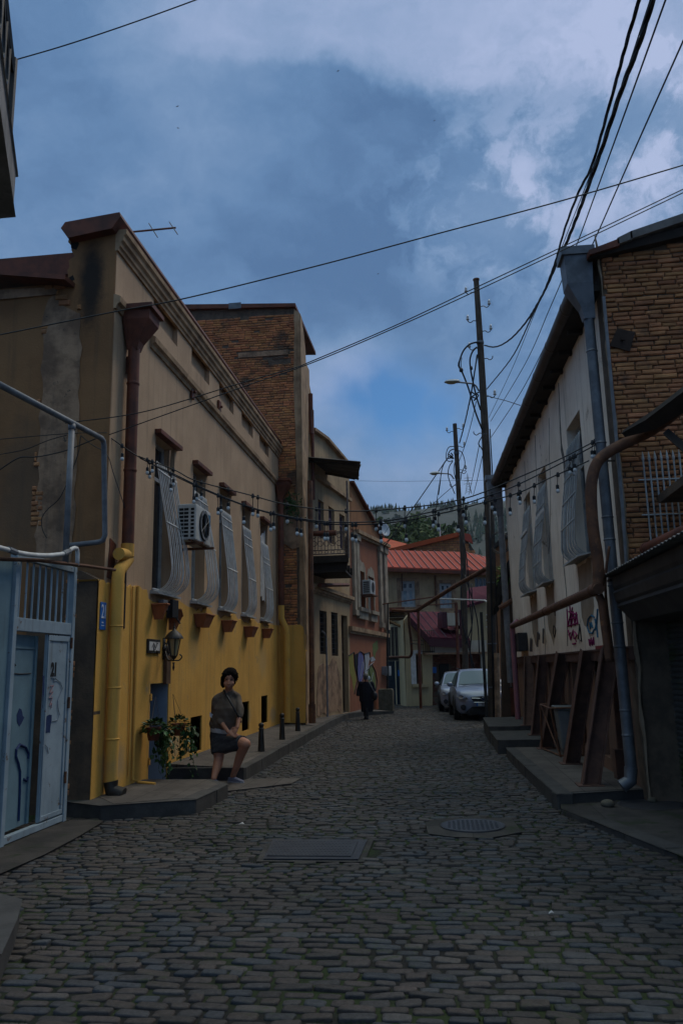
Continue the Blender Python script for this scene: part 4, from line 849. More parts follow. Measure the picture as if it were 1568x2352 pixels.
def leafmesh(mb, c, d, up, s):
    d = V(d).normalized(); w = d.cross(V(up)); w = w.normalized() if w.length > 1e-4 else V((1,0,0)); n = w.cross(d)
    c = V(c); mb.add([c, c+d*s*.45+w*s*.42+n*s*.05, c+d*s*1.05-n*s*.12, c+d*s*.45-w*s*.42+n*s*.05, c+d*s*.4-n*s*.06], [(0,1,4), (1,2,4), (2,3,4), (3,0,4)])
def hanging_plants():
    for k, (px, py, hx, hy, lab) in enumerate(((353,1684,352,1600,'leafy hanging plant in a dark red pot before the doorway, the left of two'), (411,1674,392,1594,'trailing hanging plant in a red pot on strings right of the doorway'))):
        rnd = random.Random(20+k); off = .3 if k else .24; c = pX(px, py, -4.38+off); T = thing('hanging_plant', lab, 'hanging plant', tuple(c), 'plants hung beside the sunken door')
        mb = MB(); mb.lathe(c, [(.07,-.1), (.075,-.09), (.105,.06), (.115,.06), (.115,.085), (.1,.085), (.09,.06)], 16); mb.build('pot', M['terracotta'] if k else M['rust'], T, smooth=2)
        top = FL.P(FL.uv(hx, hy, .04)[0], FL.uv(hx, hy, .04)[1], .08); mb = MB()
        for a in range(3): t = 2.1*a+.4; mb.tube([top, c+V((.1*math.cos(t), .1*math.sin(t), .07))], .003, 4)
        mb.build('strings', M['rubber'], T)
        mb = MB(); st = MB()
        for _ in range(230 if k == 0 else 120):
            v = V((rnd.gauss(0,1), rnd.gauss(0,1), abs(rnd.gauss(0,.8)))).normalized(); q = c+V((v.x*.14, v.y*.17+(.03 if k == 0 else 0), .03+v.z*.13))*1.0
            leafmesh(mb, q, v+V((rv(.5), rv(.5), -.4)), (rv(.3),rv(.3),1), rnd.uniform(.05, .09))
        vines = [((rnd.uniform(-.02,.12), rnd.uniform(-.1,.22)), rnd.uniform(.2, .55)) for _ in range(8)]+[((.05,.12), .75)] if k == 0 else [((rnd.uniform(-.05,.14), rnd.uniform(-.08,.2)), rnd.uniform(.25, .5)) for _ in range(8)]+[((.1,.12), .78)]
        for (ox, oy), ln in vines:
            p0 = c+V((ox*.6, oy*.6, .05)); pts = [p0, c+V((ox*1.6, oy*1.3, .02))]
            n = int(ln/.06)
            for i in range(n): pts.append(pts[-1]+V((rv(.012), rv(.016)+(.012 if k == 0 else .004), -.06)))
            st.tube(pts, .004, 4)
            for i, q in enumerate(pts[1:]):
                for _ in range(4 if (k == 0 and i < n*.6) else 2): leafmesh(mb, q+V((rv(.06), rv(.07), rv(.03))), (rv(1)+.2, rv(1), -.9), (rv(.5)+.6, rv(.6), .6), rnd.uniform(.05, .095))
        mb.build('leaves', M['leaf'], T); st.build('vines', M['leaf'], T)
hanging_plants()
# ================================================================== tall brick house behind the yellow one
BT = Fac((0, 21.62), (1, 0), (0, -1))
def brick_house():
    T = thing('brick_house', 'tall orange brick house with crumbling plaster rising behind the yellow-based house', 'house', (-5, 22, 0))
    xc = pY(703, 1655, 21.62).x; FS = Fac((xc, 21.62), (-.09, 1), (1, .09))
    rt = BT.pts([(676,709),(678,918),(684,1100),(690,1263),(692,1440)])
    pl = BT.pts([(676,712),(690,722),(693,918),(699,1180),(704,1430),(705,1656),(690,1656),(690,1440),(688,1263),(682,1100),(676,918)])
    xl = -9.5; zt = rt[0][1]; tl = BT.uv(520, 703)[1]+.25
    out = [(xl, 0)]+[(rt[-1][0], 0)]+rt[::-1]+[(xl, tl)]
    mb = MB(); BT.slab(mb, out, (), .4); mb.build('mortar_wall', M['mortar'], T)
    mb = MB(); beam = BT.rect((548,812), (548,823), (662,812)); hole = inside(BT.pts([(625,826),(650,826),(655,836),(640,838),(622,834)])); ins = inside(out)
    lz = BT.uv(600, 1150)[1]; mz = BT.uv(600,1190)[1]
    low = BT.uv(640, 1440)[1]
    def ok(u, z):
        if not ins(u, z) or (beam[2]-.03 < z < beam[3]+.03 and beam[0] < u < beam[1]) or hole(u, z): return False
        if z < low+.02: return False
        return True
    bricks(mb, BT, -7.6, rt[0][0]+.0, low, zt-.12, .25, .074, .012, .05, .02, ok, 31, .006, .014, .03)
    mb.build('brick_face', M['brick'], T)
    mb = MB(); BT.box(mb, beam[0], beam[1], beam[2], beam[3], .0, .04); mb.build('timber_lintel', M['concrete'], T)
    pat = BT.pts([(648,1150),(660,1140),(682,1150),(690,1200),(689,1256),(672,1262),(655,1250),(640,1262),(640,1170)])
    mb = MB(); BT.slab(mb, ragged(pat, .15, .05, 5), (), .03, .045); mb.build('plaster_patch', M['concrete'], T)
    mb = MB(); BT.slab(mb, ragged(pl, .35, .018, 6), (), .3, .05); mb.build('corner_plaster', M['trim'], T)
    mb = MB(); a = BT.pts([(430,699),(560,700),(678,706)]); mb.prism([BT.P(-9.5, a[0][1]+.1, .12), BT.P(rt[0][0]+.05, a[2][1]+.08, .12), BT.P(rt[0][0]+.05, a[2][1]-.03, .12), BT.P(-9.5, a[0][1]-.08, .12)], (0, 4, .1)); mb.build('roof_edge', M['rust'], T)
    mb = MB(); pr = BT.rect((528,703),(528,713),(556,703)); BT.box(mb, pr[0], pr[1], pr[2]-.02, pr[3]+.03, .125, .135); mb.build('roof_patch', M['steel'], T)
    yb = BT.pts([(630,1436),(660,1437),(690,1435),(697,1440),(700,1452),(703,1460),(703,1660),(630,1660)])
    mb = MB(); BT.slab(mb, yb, (), .2, .075); mb.build('painted_base', M['yellow'], T)
    # crumbling street front, receding
    fo = FS.pts([(690,724),(697,760),(701,800),(703,835),(710,850),(711,885),(715,905),(716,955),(719,985)]); uE = fo[-1][0]
    mb = MB(); FS.slab(mb, [(.0,-.05), (uE,-.05)]+fo[::-1], (), .02, 0); mb.build('street_front', M['trim'], T)
    for a, b, c in ((702,905,1000), (700,1105,1190)):
        mb = MB(); u, z = FS.uv(a, b); u2, z2 = FS.uv(a+2, c); mb.tube([FS.P(u, z, .15), FS.P(u, z2, .15)], .07, 8); mb.build('rusty_pipe', M['rust'], T)
    mb = MB(); u = FS.uv(710,1100)[0]
    mb.tube([FS.P(u, FS.uv(712,960)[1], .12), FS.P(u, FS.uv(708,1140)[1], .12)], .06, 8); mb.build('rusty_pipe', M['rust'], T)
    mb = MB(); rn = random.Random(4)
    for k in range(260):
        c = BT.P(-4.0+rn.gauss(0,.12), BT.uv(660,1165)[1]+rn.gauss(0,.2), .08+.05*rn.random()); leafmesh(mb, c, (rn.gauss(0,1), -.6, rn.gauss(-.5,.6)), (0,-1,.5), .06)
    mb2 = mb.build('wall_shrub', M['leaf']); tag(mb2, 'small green weed growing on the patched brick wall above the yellow base', 'plant')
brick_house()
# ================================================================== cream and red houses beyond, on one receding line
F2 = Fac((-3.84, 24.0), (.15, 1), (1, -.15))
def strip(mb, fac, a, b, th, f0, f1):
    """moulding between two pixels, th metres high"""
    (ua, za), (ub, zb_) = fac.uv(*a), fac.uv(*b); mb.obox(fac.P(ua, za-th, f0), fac.P(ub, zb_, 0)-fac.P(ua, za, 0), V((0,0,th)), fac.n*(f1-f0))
def pxrect(fac, x0, x1, y0, y1): return fac.rect((x0,y0), (x0,y1), (x1,y0))
def cream_house():
    T = thing('balcony_house', 'cream plastered house with an iron balcony and stripped stucco, left side', 'house', (-4, 26, 0))
    out = F2.pts([(705,1120),(716,986),(722,989),(745,1006),(765,1024),(785,1048),(800,1072),(803,1120),(804,1645),(705,1665)])
    W = [pxrect(F2,730,743,1142,1222), pxrect(F2,754,767,1158,1224), pxrect(F2,779,791,1176,1224), pxrect(F2,733,750,1401,1502), pxrect(F2,760,775,1405,1506), pxrect(F2,783,797,1412,1640)]
    z3 = F2.uv(730,1142)[1]; zl = F2.uv(730,1232)[1]
    for i in range(3): W[i] = (W[i][0], W[i][1], zl, z3-.05)
    ul = [w[2] for w in W[3:5]]
    mb = MB(); F2.slab(mb, out, [rect_loop(r) for r in W], .25); mb.build('front_wall', M['cream'], T)
    for i, r in enumerate(W[:5]):
        window(F2, T, r, .16, 'plank' if i > 2 else 'shutterpaint', 'shutterglass' if i < 3 else 'glass', 1, .7, .07)
        if i > 2:
            mb = MB(); u0,u1,z0,z1 = r
            for k in range(6): q = u0+(u1-u0)*(k+.5)/6; mb.tube([F2.P(q,z0,-.02), F2.P(q,z1,-.02)], .012, 4)
            for k in range(9): q = z0+(z1-z0)*(k+.5)/9; mb.tube([F2.P(u0,q,-.03), F2.P(u1,q,-.03)], .010, 4)
            mb.build('window_grille', M['black'], T)
    window(F2, T, W[5], .2, 'plank', 'plankdark', 1, .62, .08)
    mb = MB(); strip(mb, F2, (716,1341), (805,1372), .12, .0, .16); strip(mb, F2, (716,1349), (805,1378), .10, .0, .09); strip(mb, F2, (716,1354), (805,1382), .1, .0, .04); mb.build('string_course', M['trim'], T)
    mb = MB(); strip(mb, F2, (724,1092), (800,1146), .12, 0, .14); mb.build('upper_cornice', M['trim'], T)
    mb = MB(); strip(mb, F2, (714,983), (745,1005), .10, -.2, .16); strip(mb, F2, (745,1005), (801,1070), .10, -.2, .16); mb.build('roof_cornice', M['trim'], T)
    mb = MB(); F2.slab(mb, ragged(F2.pts([(728,1545),(738,1525),(752,1528),(763,1512),(772,1520),(778,1545),(783,1580),(784,1632),(728,1645)]), .2, .07, 8), (), .03, .012)
    mb.build('bare_render_patch', M['concrete'], T)
    mb = MB(); a = F2.uv(728,1345); mb.tube([F2.P(F2.uv(716,1336)[0], a[1]-.05, .25), F2.P(F2.uv(786,1344)[0], F2.uv(786,1344)[1], .2)], .07, 6); mb.build('joist_stub', M['rust'], T)
    # balcony: near side faces the camera
    ya, yb = 23.7, 25.6; zf = pY(756,1276,ya).z; zb_ = pY(756,1292,ya).z; zr = pY(756,1222,ya).z; x0 = pY(700,1276,ya).x; x1 = pY(800,1276,ya).x; xb = pY(793,1300,yb).x
    B = thing('balcony_holder', '', '') if 0 else T
    mb = MB(); mb.prism([(x0,ya,zb_), (x1,ya,zb_), (xb,yb,zb_), (x0,yb,zb_)], (0,0,zf-zb_))
    for k in range(3): mb.box(x0, x1-.06, ya+.12+.7*k, ya+.26+.7*k, zb_-.22, zb_-.004)
    mb.box(x0, x1-.1, ya+.05, yb-.1, zb_-.3, zb_-.23); mb.build('balcony_floor', M['plankdark'], T)
    mb = MB(); hh = zr-zf
    for (P0, P1) in (((x0,ya,0), (x1,ya,0)), ((x1,ya,0), (xb,yb,0))):
        P0, P1 = V(P0), V(P1); d = P1-P0; L_ = d.length
        for zz in (.05, .17, hh*.95, hh): mb.tube([P0+V((0,0,zf+zz)), P1+V((0,0,zf+zz))], .016, 5)
        n = int(L_/.1)
        for k in range(n+1): q = P0+d*(k/n); mb.tube([q+V((0,0,zf+.17)), q+V((0,0,zf+hh*.95))], .008, 4)
        m_ = max(2, int(L_/.19)); e = d.normalized()
        for k in range(m_):
            for zz, r_ in ((.38,.085), (.62,.07), (.11,.05)):
                c = P0+d*((k+.5)/m_)+V((0,0,zf+zz)); mb.tube([c+e*(r_*math.cos(t*.7))+V((0,0,r_*math.sin(t*.7))) for t in range(10)], .010, 4)
    mb.tube([(x1,ya,zf-.1), (x1,ya,pY(803,1104,ya).z)], .03, 6); mb.build('balcony_railing', M['railing'], T)
    mb = MB(); a = pY(712,1226,ya-.1); b = pY(772,1224,ya-.1); mb.tube([a, b], .085, 10); mb.build('rolled_blind', M['rust'], T)
    # corrugated awning over the balcony
    A = [pY(700,1050,23.6), pY(830,1060,23.6), pY(824,1101,26.0), pY(690,1077,26.0)]; n = 22; vs = []
    for k in range(n+1):
        t = k/n; dz = .035*(k % 2)
        vs += [A[0].lerp(A[3], t)+V((0,0,dz)), A[1].lerp(A[2], t)+V((-.05*random.random(),0,dz-.03*random.random()))]
    mb = MB(); mb.add(vs+[v+V((0,0,.012)) for v in vs], [(2*k, 2*k+1, 2*k+3, 2*k+2) for k in range(n)]+[(2*k+2*n+2, 2*k+2*n+3, 2*k+2*n+5, 2*k+2*n+4) for k in range(n)])
    mb.tube([A[0].lerp(A[1],.02)+V((0,.3,-.05)), A[0].lerp(A[1],.97)+V((0,.3,-.05))], .04, 4); mb.tube([A[3]+V((0,-.3,-.05)), A[2]+V((-.1,-.3,-.05))], .04, 4); mb.build('balcony_awning', M['corr'], T)
    # posts and pipes in front
    mb = MB(); p0 = pz(717,1661,.26); mb.tube([p0, V((pY(712,1108,p0.y).x, p0.y, pY(712,1108,p0.y).z))], .075, 8); mb.tube([p0, p0+V((0,0,.5))], .1, 8)
    tag(mb.build('steel_post', M['rustpipe']), 'tall rusty steel post on the kerb before the balcony house', 'post')
    mb = MB(); q = F2.uv(745,1640); u = q[0]; mb.tube(smoothpath([F2.P(u-.35, F2.uv(735,1450)[1], .08), F2.P(u-.05, F2.uv(742,1462)[1], .1), F2.P(u, F2.uv(745,1490)[1], .1), F2.P(u, .2, .1)]), .03, 6); mb.build('wall_pipe', M['greypipe'], T)
M['shutterpaint'] = mat('faded_purple_shutters', (.15,.10,.13), (.11,.075,.095), 3, rough=.7, bump=.2, streak=.4)
M['shutterglass'] = mat('purple_dark_pane', (.06,.045,.065), None, rough=.3, bump=0)
M['plankdark'] = mat('dark_old_wood', (.035,.024,.018), (.022,.016,.012), 4, bump=.4, streak=.5, sc=(.012,.01,.008))
M['railing'] = mat('faded_iron_railing', (.15,.115,.105), (.10,.075,.068), 7, rough=.6, bump=.1)
cream_house()
def red_house():
    T = thing('red_house', 'terracotta red house with cream pilasters, low gable and graffiti at street level', 'house', (-3, 31, 0))
    W = [pxrect(F2,817,836,1306,1394), pxrect(F2,844,857,1322,1402)]
    out = F2.pts([(803,1112),(808,1112),(872,1233),(878,1244),(886,1262),(887,1625),(803,1642)])
    cz0, cz1 = (812,1218), (886,1256)
    mb = MB(); F2.slab(mb, out, [rect_loop(r) for r in W], .25); mb.build('front_wall', M['redplaster'], T)
    mb = MB(); g = F2.pts([(804,1118),(808,1117),(870,1235),(872,1244),(812,1216),(804,1216)]); F2.slab(mb, g, (), .02, .02); mb.build('gable', M['orangeplaster'], T)
    mb = MB(); a, b = F2.uv(804,1110), F2.uv(874,1236); mb.obox(F2.P(a[0], a[1], -.2), F2.P(b[0], b[1], 0)-F2.P(a[0], a[1], 0), V((0,0,.09)), F2.n*.36); mb.build('gable_roof_edge', M['rust'], T)
    mb = MB(); strip(mb, F2, (811,1216), (886,1252), .14, 0, .22); strip(mb, F2, (811,1223), (886,1257), .12, 0, .12); mb.build('cornice', M['trim'], T)
    mb = MB(); strip(mb, F2, (800,1438), (887,1456), .16, 0, .14); strip(mb, F2, (800,1448), (887,1462), .1, 0, .07); mb.build('string_course', M['trim'], T)
    for x0, x1, y0, y1 in ((806,811,1222,1412), (813,819,1226,1412), (866,871,1252,1440), (877,883,1258,1445)):
        r = pxrect(F2,x0,x1,y0,y1); mb = MB(); F2.box(mb, r[0], r[1], r[2], r[3], 0, .1); F2.box(mb, r[0]-.06, r[1]+.06, r[3]-.25, r[3], .0, .15); F2.box(mb, r[0]-.05, r[1]+.05, r[2], r[2]+.2, .0, .14); mb.build('pilaster', M['pilaster'], T)
    for i, r in enumerate(W):
        u0, u1, z0, z1 = r; window(F2, T, r, .2, 'greywhite', 'curtain' if i == 0 else 'boarded', 1, .72, .08)
        mb = MB(); o = [(u0-.12,z0), (u0-.14,z1), (u0+.1,z1+.3), ((u0+u1)/2,z1+.42), (u1+.02,z1+.28), (u1+.16,z1-.1), (u1+.14,z0)]
        F2.slab(mb, ragged(o, .2, .06, i), [rect_loop((u0+.005,u1-.005,z0+.01,z1-.005))], .03, .02); mb.build('stripped_surround', M['pilaster'], T)
        mb = MB(); F2.box(mb, u0-.1, u1+.1, z0-.14, z0, 0, .2); F2.box(mb, u0-.05, u1+.05, z0-.42, z0-.141, 0, .12); mb.build('window_sill', M['pilaster'], T)
    # graffiti
    def blob(name, pts, m, off): mb = MB(); F2.slab(mb, F2.pts(pts), (), .004, off); mb.build(name, M[m], T)
    for pts, m, off in (([(800,1508),(810,1500),(812,1530),(818,1560),(812,1590),(808,1560),(803,1545)],'spyellow',.006), ([(823,1500),(829,1498),(834,1508),(835,1530),(833,1555),(828,1572),(822,1560),(820,1530)],'spviolet',.006),
        ([(836,1503),(846,1500),(848,1512),(844,1535),(846,1560),(838,1566),(835,1540)],'spwhite',.008), ([(843,1540),(852,1528),(858,1540),(862,1560),(862,1580),(854,1590),(846,1582)],'spgreen',.010), ([(855,1480),(866,1470),(868,1490),(862,1500),(860,1515),(856,1500)],'spgreen',.006),
        ([(846,1512),(856,1508),(862,1516),(852,1520)],'spwhite',.012), ([(812,1505),(821,1500),(822,1525),(818,1545),(813,1530)],'spblack',.006)):
        blob('graffiti', pts, m, off)
    mb = MB()
    for l in ([(820,1502),(826,1496),(835,1502),(837,1530),(834,1560),(828,1578),(820,1562),(819,1530),(820,1502)], [(836,1502),(848,1498),(850,1514),(846,1536),(850,1562)], [(842,1540),(853,1526),(861,1542),(865,1565),(862,1586),(852,1594),(845,1584)], [(800,1506),(812,1498),(815,1535),(821,1560),(813,1594)]):
        mb.tube([F2.P(*F2.uv(x,y), .014) for x, y in l], .02, 4)
    mb.build('graffiti_outline', M['spblack'], T)
    mb = MB()
    for l in ([(838,1560),(846,1530),(858,1520)], [(848,1575),(856,1545)], [(826,1560),(832,1520)], [(842,1580),(836,1550)]): mb.tube([F2.P(*F2.uv(x,y), .016) for x, y in l], .012, 4)
    mb.build('graffiti_highlight', M['spwhite'], T)
    # air conditioner
    c = F2.uv(846,1364); Ta = thing('air_conditioner', 'small white air conditioner on the red house wall across the right window', 'air conditioner', tuple(F2.P(c[0], c[1], .1)))
    mb = MB(); r = F2.rect((844,1338),(844,1364),(862,1338),.3); F2.box(mb, r[0], r[0]+.75, r[2], r[2]+.55, .08, .42); mb.build('casing', M['acwhite'], Ta, bevel=.015)
    mb = MB()
    for k in range(6): mb.obox(F2.P(r[0]-.004, r[2]+.06+.075*k, .12), F2.u*.004, V((0,0,.045)), F2.n*.24)
    mb.build('side_louvres', M['dark'], Ta); mb = MB(); F2.box(mb, r[0]-.05, r[0]+.8, r[2]-.06, r[2]-.005, 0, .5); mb.build('bracket', M['rustpipe'], Ta)
    mb = MB(); mb.lathe(F2.P(r[0]+.35, r[2]+.28, .42), [(.2,0), (.2,.015), (.18,.015)], 20, F2.n); mb.build('fan_guard', M['plastic'], Ta)
    # meters, stone block
    for (x0,x1,y0,y1), l in (((876,881,1531,1550),'left grey meter box on the end of the red house'), ((882,886,1530,1552),'right pale meter box at the red house corner')):
        r = pxrect(F2,x0,x1,y0,y1); mb = MB(); F2.box(mb, r[0], r[1], r[2], r[3], .0, .22); F2.box(mb, r[0]+.03, r[1]-.03, r[2]+.05, r[3]-.05, .221, .23); tag(mb.build('meter_box', M['greypipe' if x0 < 880 else 'acwhite'], bevel=.01), l, 'meter box')
    a, b = pz(869,1632,.05), pz(905,1632,0); h = pY(886,1584,a.y).z
    mb = MB(); n = 9; vs = []; dx = (b-a).x; rn = random.Random(2)
    bm = bmesh.new(); bmesh.ops.create_cube(bm, size=1); bmesh.ops.subdivide_edges(bm, edges=bm.edges, cuts=7, use_grid_fill=True)
    for v in bm.verts:
        r_ = v.co.copy(); k = noise.noise(r_*3.1)*.05+noise.noise(r_*8)*.03; v.co = r_*(1+k); e = max(abs(r_.x),abs(r_.y)); 
        if abs(r_.x) > .4 and abs(r_.z) > .4: v.co *= .96
        v.co = V((a.x+dx/2+v.co.x*dx, a.y+.45+v.co.y*.8, h/2+v.co.z*h*1.03))
    bm.verts.index_update(); mb.add([v.co for v in bm.verts], [tuple(v.index for v in f.verts) for f in bm.faces]); bm.free()
    tag(mb.build('stone_block', M['stone'], smooth=2), 'squat mossy stone block on the kerb by the dark blue gate', 'stone block')
M['pilaster'] = mat('flaking_cream_stucco', (.36,.29,.21), (.24,.185,.13), 3, bump=.5, bscale=15, streak=.5, sc=(.1,.075,.05))
M['boarded'] = mat('pale_boarded_pane', (.27,.24,.16), (.16,.18,.13), 4, bump=.2)
red_house()
# satellite dish behind the red gable
def dish():
    c = pY(878, 1217, 36); T = thing('satellite_dish', 'grey-white satellite dish above the red house cornice', 'satellite dish', tuple(c)); ax = V((.75,-.6,.25)).normalized()
    mb = MB(); mb.lathe(c, [(.02,0), (.16,.02), (.28,.06), (.36,.11), (.37,.12), (.36,.135), (.27,.08), (.14,.04), (.01,.03)], 24, ax); mb.build('reflector', M['dish'], T, smooth=True)
    mb = MB(); mb.tube([c, c-ax*.15, c+V((-.1,.1,-.9))], .025, 6); mb.tube([c+V((0,0,-.3)), c+ax*.45], .012, 5); mb.build('mast', M['greypipe'], T)
dish()
# ================================================================== end of the street
E1 = Fac((-1.52, 35.5), (.96, .28), (.28, -.96))
E2 = Fac((-1.52, 41.0), (.98, .2), (.2, -.98))
E3 = Fac((-1.52, 47.0), (.98, .2), (.2, -.98))
def end_house():
    T = thing('red_roof_house', 'beige two storey house with a pink-red seamed metal roof closing the street', 'house', (0, 42, 0))
    W = [pxrect(E2,920,952,1334,1394), pxrect(E2,1008,1036,1339,1397)]; WD = pxrect(E2,1089,1120,1325,1352)
    out = [(E2.uv(868,1400)[0], 0), (E2.uv(1175,1400)[0], 0), E2.uv(1175,1313), E2.uv(868,1305)]
    mb = MB(); E2.slab(mb, out, [rect_loop(r) for r in W+[WD]], .3); mb.build('front_wall', M['cream'], T)
    for r in W: window(E2, T, r, .15, 'greywhite', 'curtain', 1, .68, .14)
    for r in W:
        mb = MB(); u0,u1,z0,z1 = r; E2.slab(mb, [(u0-.22,z0-.1),(u1+.22,z0-.1),(u1+.22,z1+.15),(u0-.22,z1+.15)], [rect_loop((u0-.004,u1+.004,z0-.004,z1+.004))], .05, .03); mb.build('window_surround', M['concrete'], T)
        mb = MB(); E2.box(mb, u0+.14, u1-.14, z0+(z1-z0)*.72, z1-.14, -.14, -.13); mb.build('upper_pane', M['glass'], T)
    window(E2, T, WD, .2, 'greywhite', 'glass', 2, 0, .08)
    mb = MB(); strip(mb, E2, (868,1398), (1175,1408), .2, 0, .25); mb.build('string_course', M['trim'], T)
    mb = MB(); u, z = E2.uv(998,1322); mb.tube([E2.P(u, z, .08), E2.P(u, E2.uv(998,1392)[1], .08)], .06, 6); mb.build('downpipe', M['rustpipe'], T)
    mb = MB(); u, z = E2.uv(922,1318); mb.tube([E2.P(u, z, .05), E2.P(u, z-.9, .05)], .04, 6); mb.build('wall_pipe', M['rustpipe'], T)
    # roof
    e0, e1 = E2.uv(862,1301,.5), E2.uv(1175,1312,.5); back = 3.6
    r0 = E2.uv(862,1263,-back); r1 = E2.uv(1070,1268,-back); r2 = E2.uv(1175,1293,-back)
    P = E2.P; A = [P(e0[0], e0[1], .5), P(e1[0], e1[1], .5), P(r2[0], r2[1], -back), P(r1[0], r1[1], -back), P(r0[0], r0[1], -back)]
    mb = MB(); mb.add(A+[p+V((0,0,-.08)) for p in A], [(0,1,2,3,4), (9,8,7,6,5)]+[(i, (i+1) % 5, (i+1) % 5+5, i+5) for i in range(5)]); rf = mb.build('roof', M['redroof'], T)
    mb = MB(); n = 19
    for k in range(n):
        t = (k+.4)/n; a = A[0].lerp(A[1], t); u = e0[0]+(e1[0]-e0[0])*t
        b = A[4].lerp(A[3], (u-r0[0])/(r1[0]-r0[0])) if u < r1[0] else A[3].lerp(A[2], min(1, (u-r1[0])/(r2[0]-r1[0])))
        d = V((0,0,.05)); mb.add([a-E2.u*.025, a+E2.u*.025, b+E2.u*.025, b-E2.u*.025, a-E2.u*.02+d, a+E2.u*.02+d, b+E2.u*.02+d, b-E2.u*.02+d], [(4,5,6,7), (0,1,5,4), (1,2,6,5), (2,3,7,6), (3,0,4,7)])
    mb.build('roof_seams', M['redroof2'], rf)
    mb = MB(); mb.obox(A[0]+V((0,0,-.25)), A[1]-A[0], V((0,0,.17)), E2.n*.12); mb.build('gutter', M['rust'], T)
    # brick gable and orange roofs behind
    T2 = thing('brick_gable_house', 'house with weathered brick gable under an orange metal roof, behind the pink roof', 'house', (1, 48, 0))
    g = E3.pts([(895,1268),(905,1261),(1049,1228),(1068,1236),(1090,1266),(1090,1300),(895,1300)]); g[0] = (g[0][0], 3); g[-1] = (g[-1][0], 2); g[-2] = (g[-2][0], 2)
    mb = MB(); E3.slab(mb, g, (), .3); mb.build('gable_wall', M['mortar'], T2)
    mb = MB(); G = inside(g); bricks(mb, E3, g[0][0], g[4][0], E3.uv(1000,1275)[1], E3.uv(1049,1226)[1], .3, .14, .02, .05, .02, G, 3); mb.build('brick_face', M['brick'], T2)
    mb = MB(); a, b = E3.uv(886,1262,.3), E3.uv(1051,1222,.3); q = [E3.P(a[0], a[1], .3), E3.P(b[0], b[1], .3)]; bk = V((.6, 5, .3))
    mb.add([q[0], q[1], q[1]+bk, q[0]+bk]+[p-V((0,0,.28)) for p in (q[0], q[1], q[1]+bk, q[0]+bk)], [(0,1,2,3), (7,6,5,4), (0,4,5,1), (1,5,6,2), (2,6,7,3), (3,7,4,0)]); mb.build('roof', M['orangeroof'], T2)
    mb = MB(); c = E3.pts([(1051,1222),(1080,1227),(1086,1249),(1066,1240)], .3); mb.prism([E3.P(u, z, .3) for u, z in c], (0,.3,.02)); mb.build('side_roof', M['redroof'], T2)
    mb = MB(); p = E3.uv(1011,1240,-2); mb.tube([E3.P(p[0], p[1]-.5, -2), E3.P(p[0], E3.uv(1011,1206,-2)[1], -2)], .035, 5); mb.build('roof_mast', M['white'], T2)
    T3 = thing('orange_roof_house', 'house of which only an orange metal roof slope shows beside the red gable', 'house', (-3, 52, 0))
    mb = MB(); A = [pY(862,1266,50), pY(910,1262,50), pY(934,1249,52), pY(884,1236,55), pY(862,1228,55)]; mb.add(A+[p-V((0,0,.15)) for p in A], [(0,1,2,3,4), (9,8,7,6,5)]+[(i, (i+1) % 5, (i+1) % 5+5, i+5) for i in range(5)]); mb.build('roof', M['orangeroof'], T3)
    mb = MB(); mb.box(A[0].x, A[1].x, 50.6, 54, 0, min(p.z for p in A)-.2); mb.build('wall', M['cream'], T3)
    # ---------------- annex with purple roof
    TA = thing('purple_roof_annex', 'pale yellow annex with a purple seamed lean-to roof at the end of the street', 'house', (-.5, 35.5, 0))
    fw = E1.pts([(929,1423),(937,1412),(990,1470),(993,1500),(993,1626),(933,1626)]); fw[-1] = (fw[-1][0], -.1); fw[-2] = (fw[-2][0], -.1)
    r = pxrect(E1,954,968,1503,1571)
    mb = MB(); E1.slab(mb, fw, [rect_loop(r)], .3); mb.build('front_wall', M['annex'], TA)
    window(E1, TA, r, .22, 'rust', 'dark', 1, 0, .06)
    mb = MB(); E1.box(mb, r[0]-.2, r[1]+.25, r[2]-.14, r[2]-.01, 0, .12); mb.build('window_sill', M['annex'], TA); mb = MB(); E1.slab(mb, [(r[0]-.24,r[2]-.0),(r[0]-.01,r[2]),(r[0]-.01,r[3]+.05),(r[1]+.02,r[3]+.02),(r[1]+.02,r[3]+.18),(r[0]-.24,r[3]+.18)], (), .04, .03); mb.build('window_surround', M['white'], TA)
    # side wall facing the lane on the left
    mb = MB(); mb.quad(E1.P(fw[5][0],-.1,-.01), E1.P(fw[5][0],-.1,-5), E1.P(fw[5][0],fw[0][1],-5), E1.P(fw[5][0],fw[0][1],-.01)); mb.build('side_wall', M['annex'], TA)
    u1 = fw[3][0]; uR = E1.uv(1119,1600)[0]
    zf0, zf1 = E1.uv(1000,1499,.25)[1], E1.uv(1000,1472,.25)[1]
    mb = MB(); E1.box(mb, u1-.1, uR, zf0, zf1, -.55, .25); mb.build('fascia_band', M['white2'], TA)
    mb = MB(); E1.box(mb, u1-.45, uR, zf0-.08, zf0-.002, -.3, .42); mb.build('canopy_slab', M['concrete'], TA)
    mb = MB(); E1.slab(mb, [(u1-.02,-.1), (uR,-.1), (uR,zf0), (u1-.02,zf0)], [], .2, -.5); mb.build('recess_wall', M['mortar'], TA)
    gr = pxrect(E1,1014,1036,1524,1630); 
    mb = MB(); bricks(mb, E1, u1, uR, 0, zf0-.05, .24, .085, .014, .05, -.48, lambda u, z: not (gr[0]-.1 < u < gr[1]+.1 and z < gr[3]), 8); mb.build('brick_face', M['brickdark'], TA)
    mb = MB(); E1.box(mb, gr[0], gr[1], 0, gr[3], -.49, -.44)
    for k in range(8): q = gr[0]+(gr[1]-gr[0])*(k+.5)/8; mb.tube([E1.P(q,.05,-.42), E1.P(q,gr[3]-.05,-.42)], .018, 5)
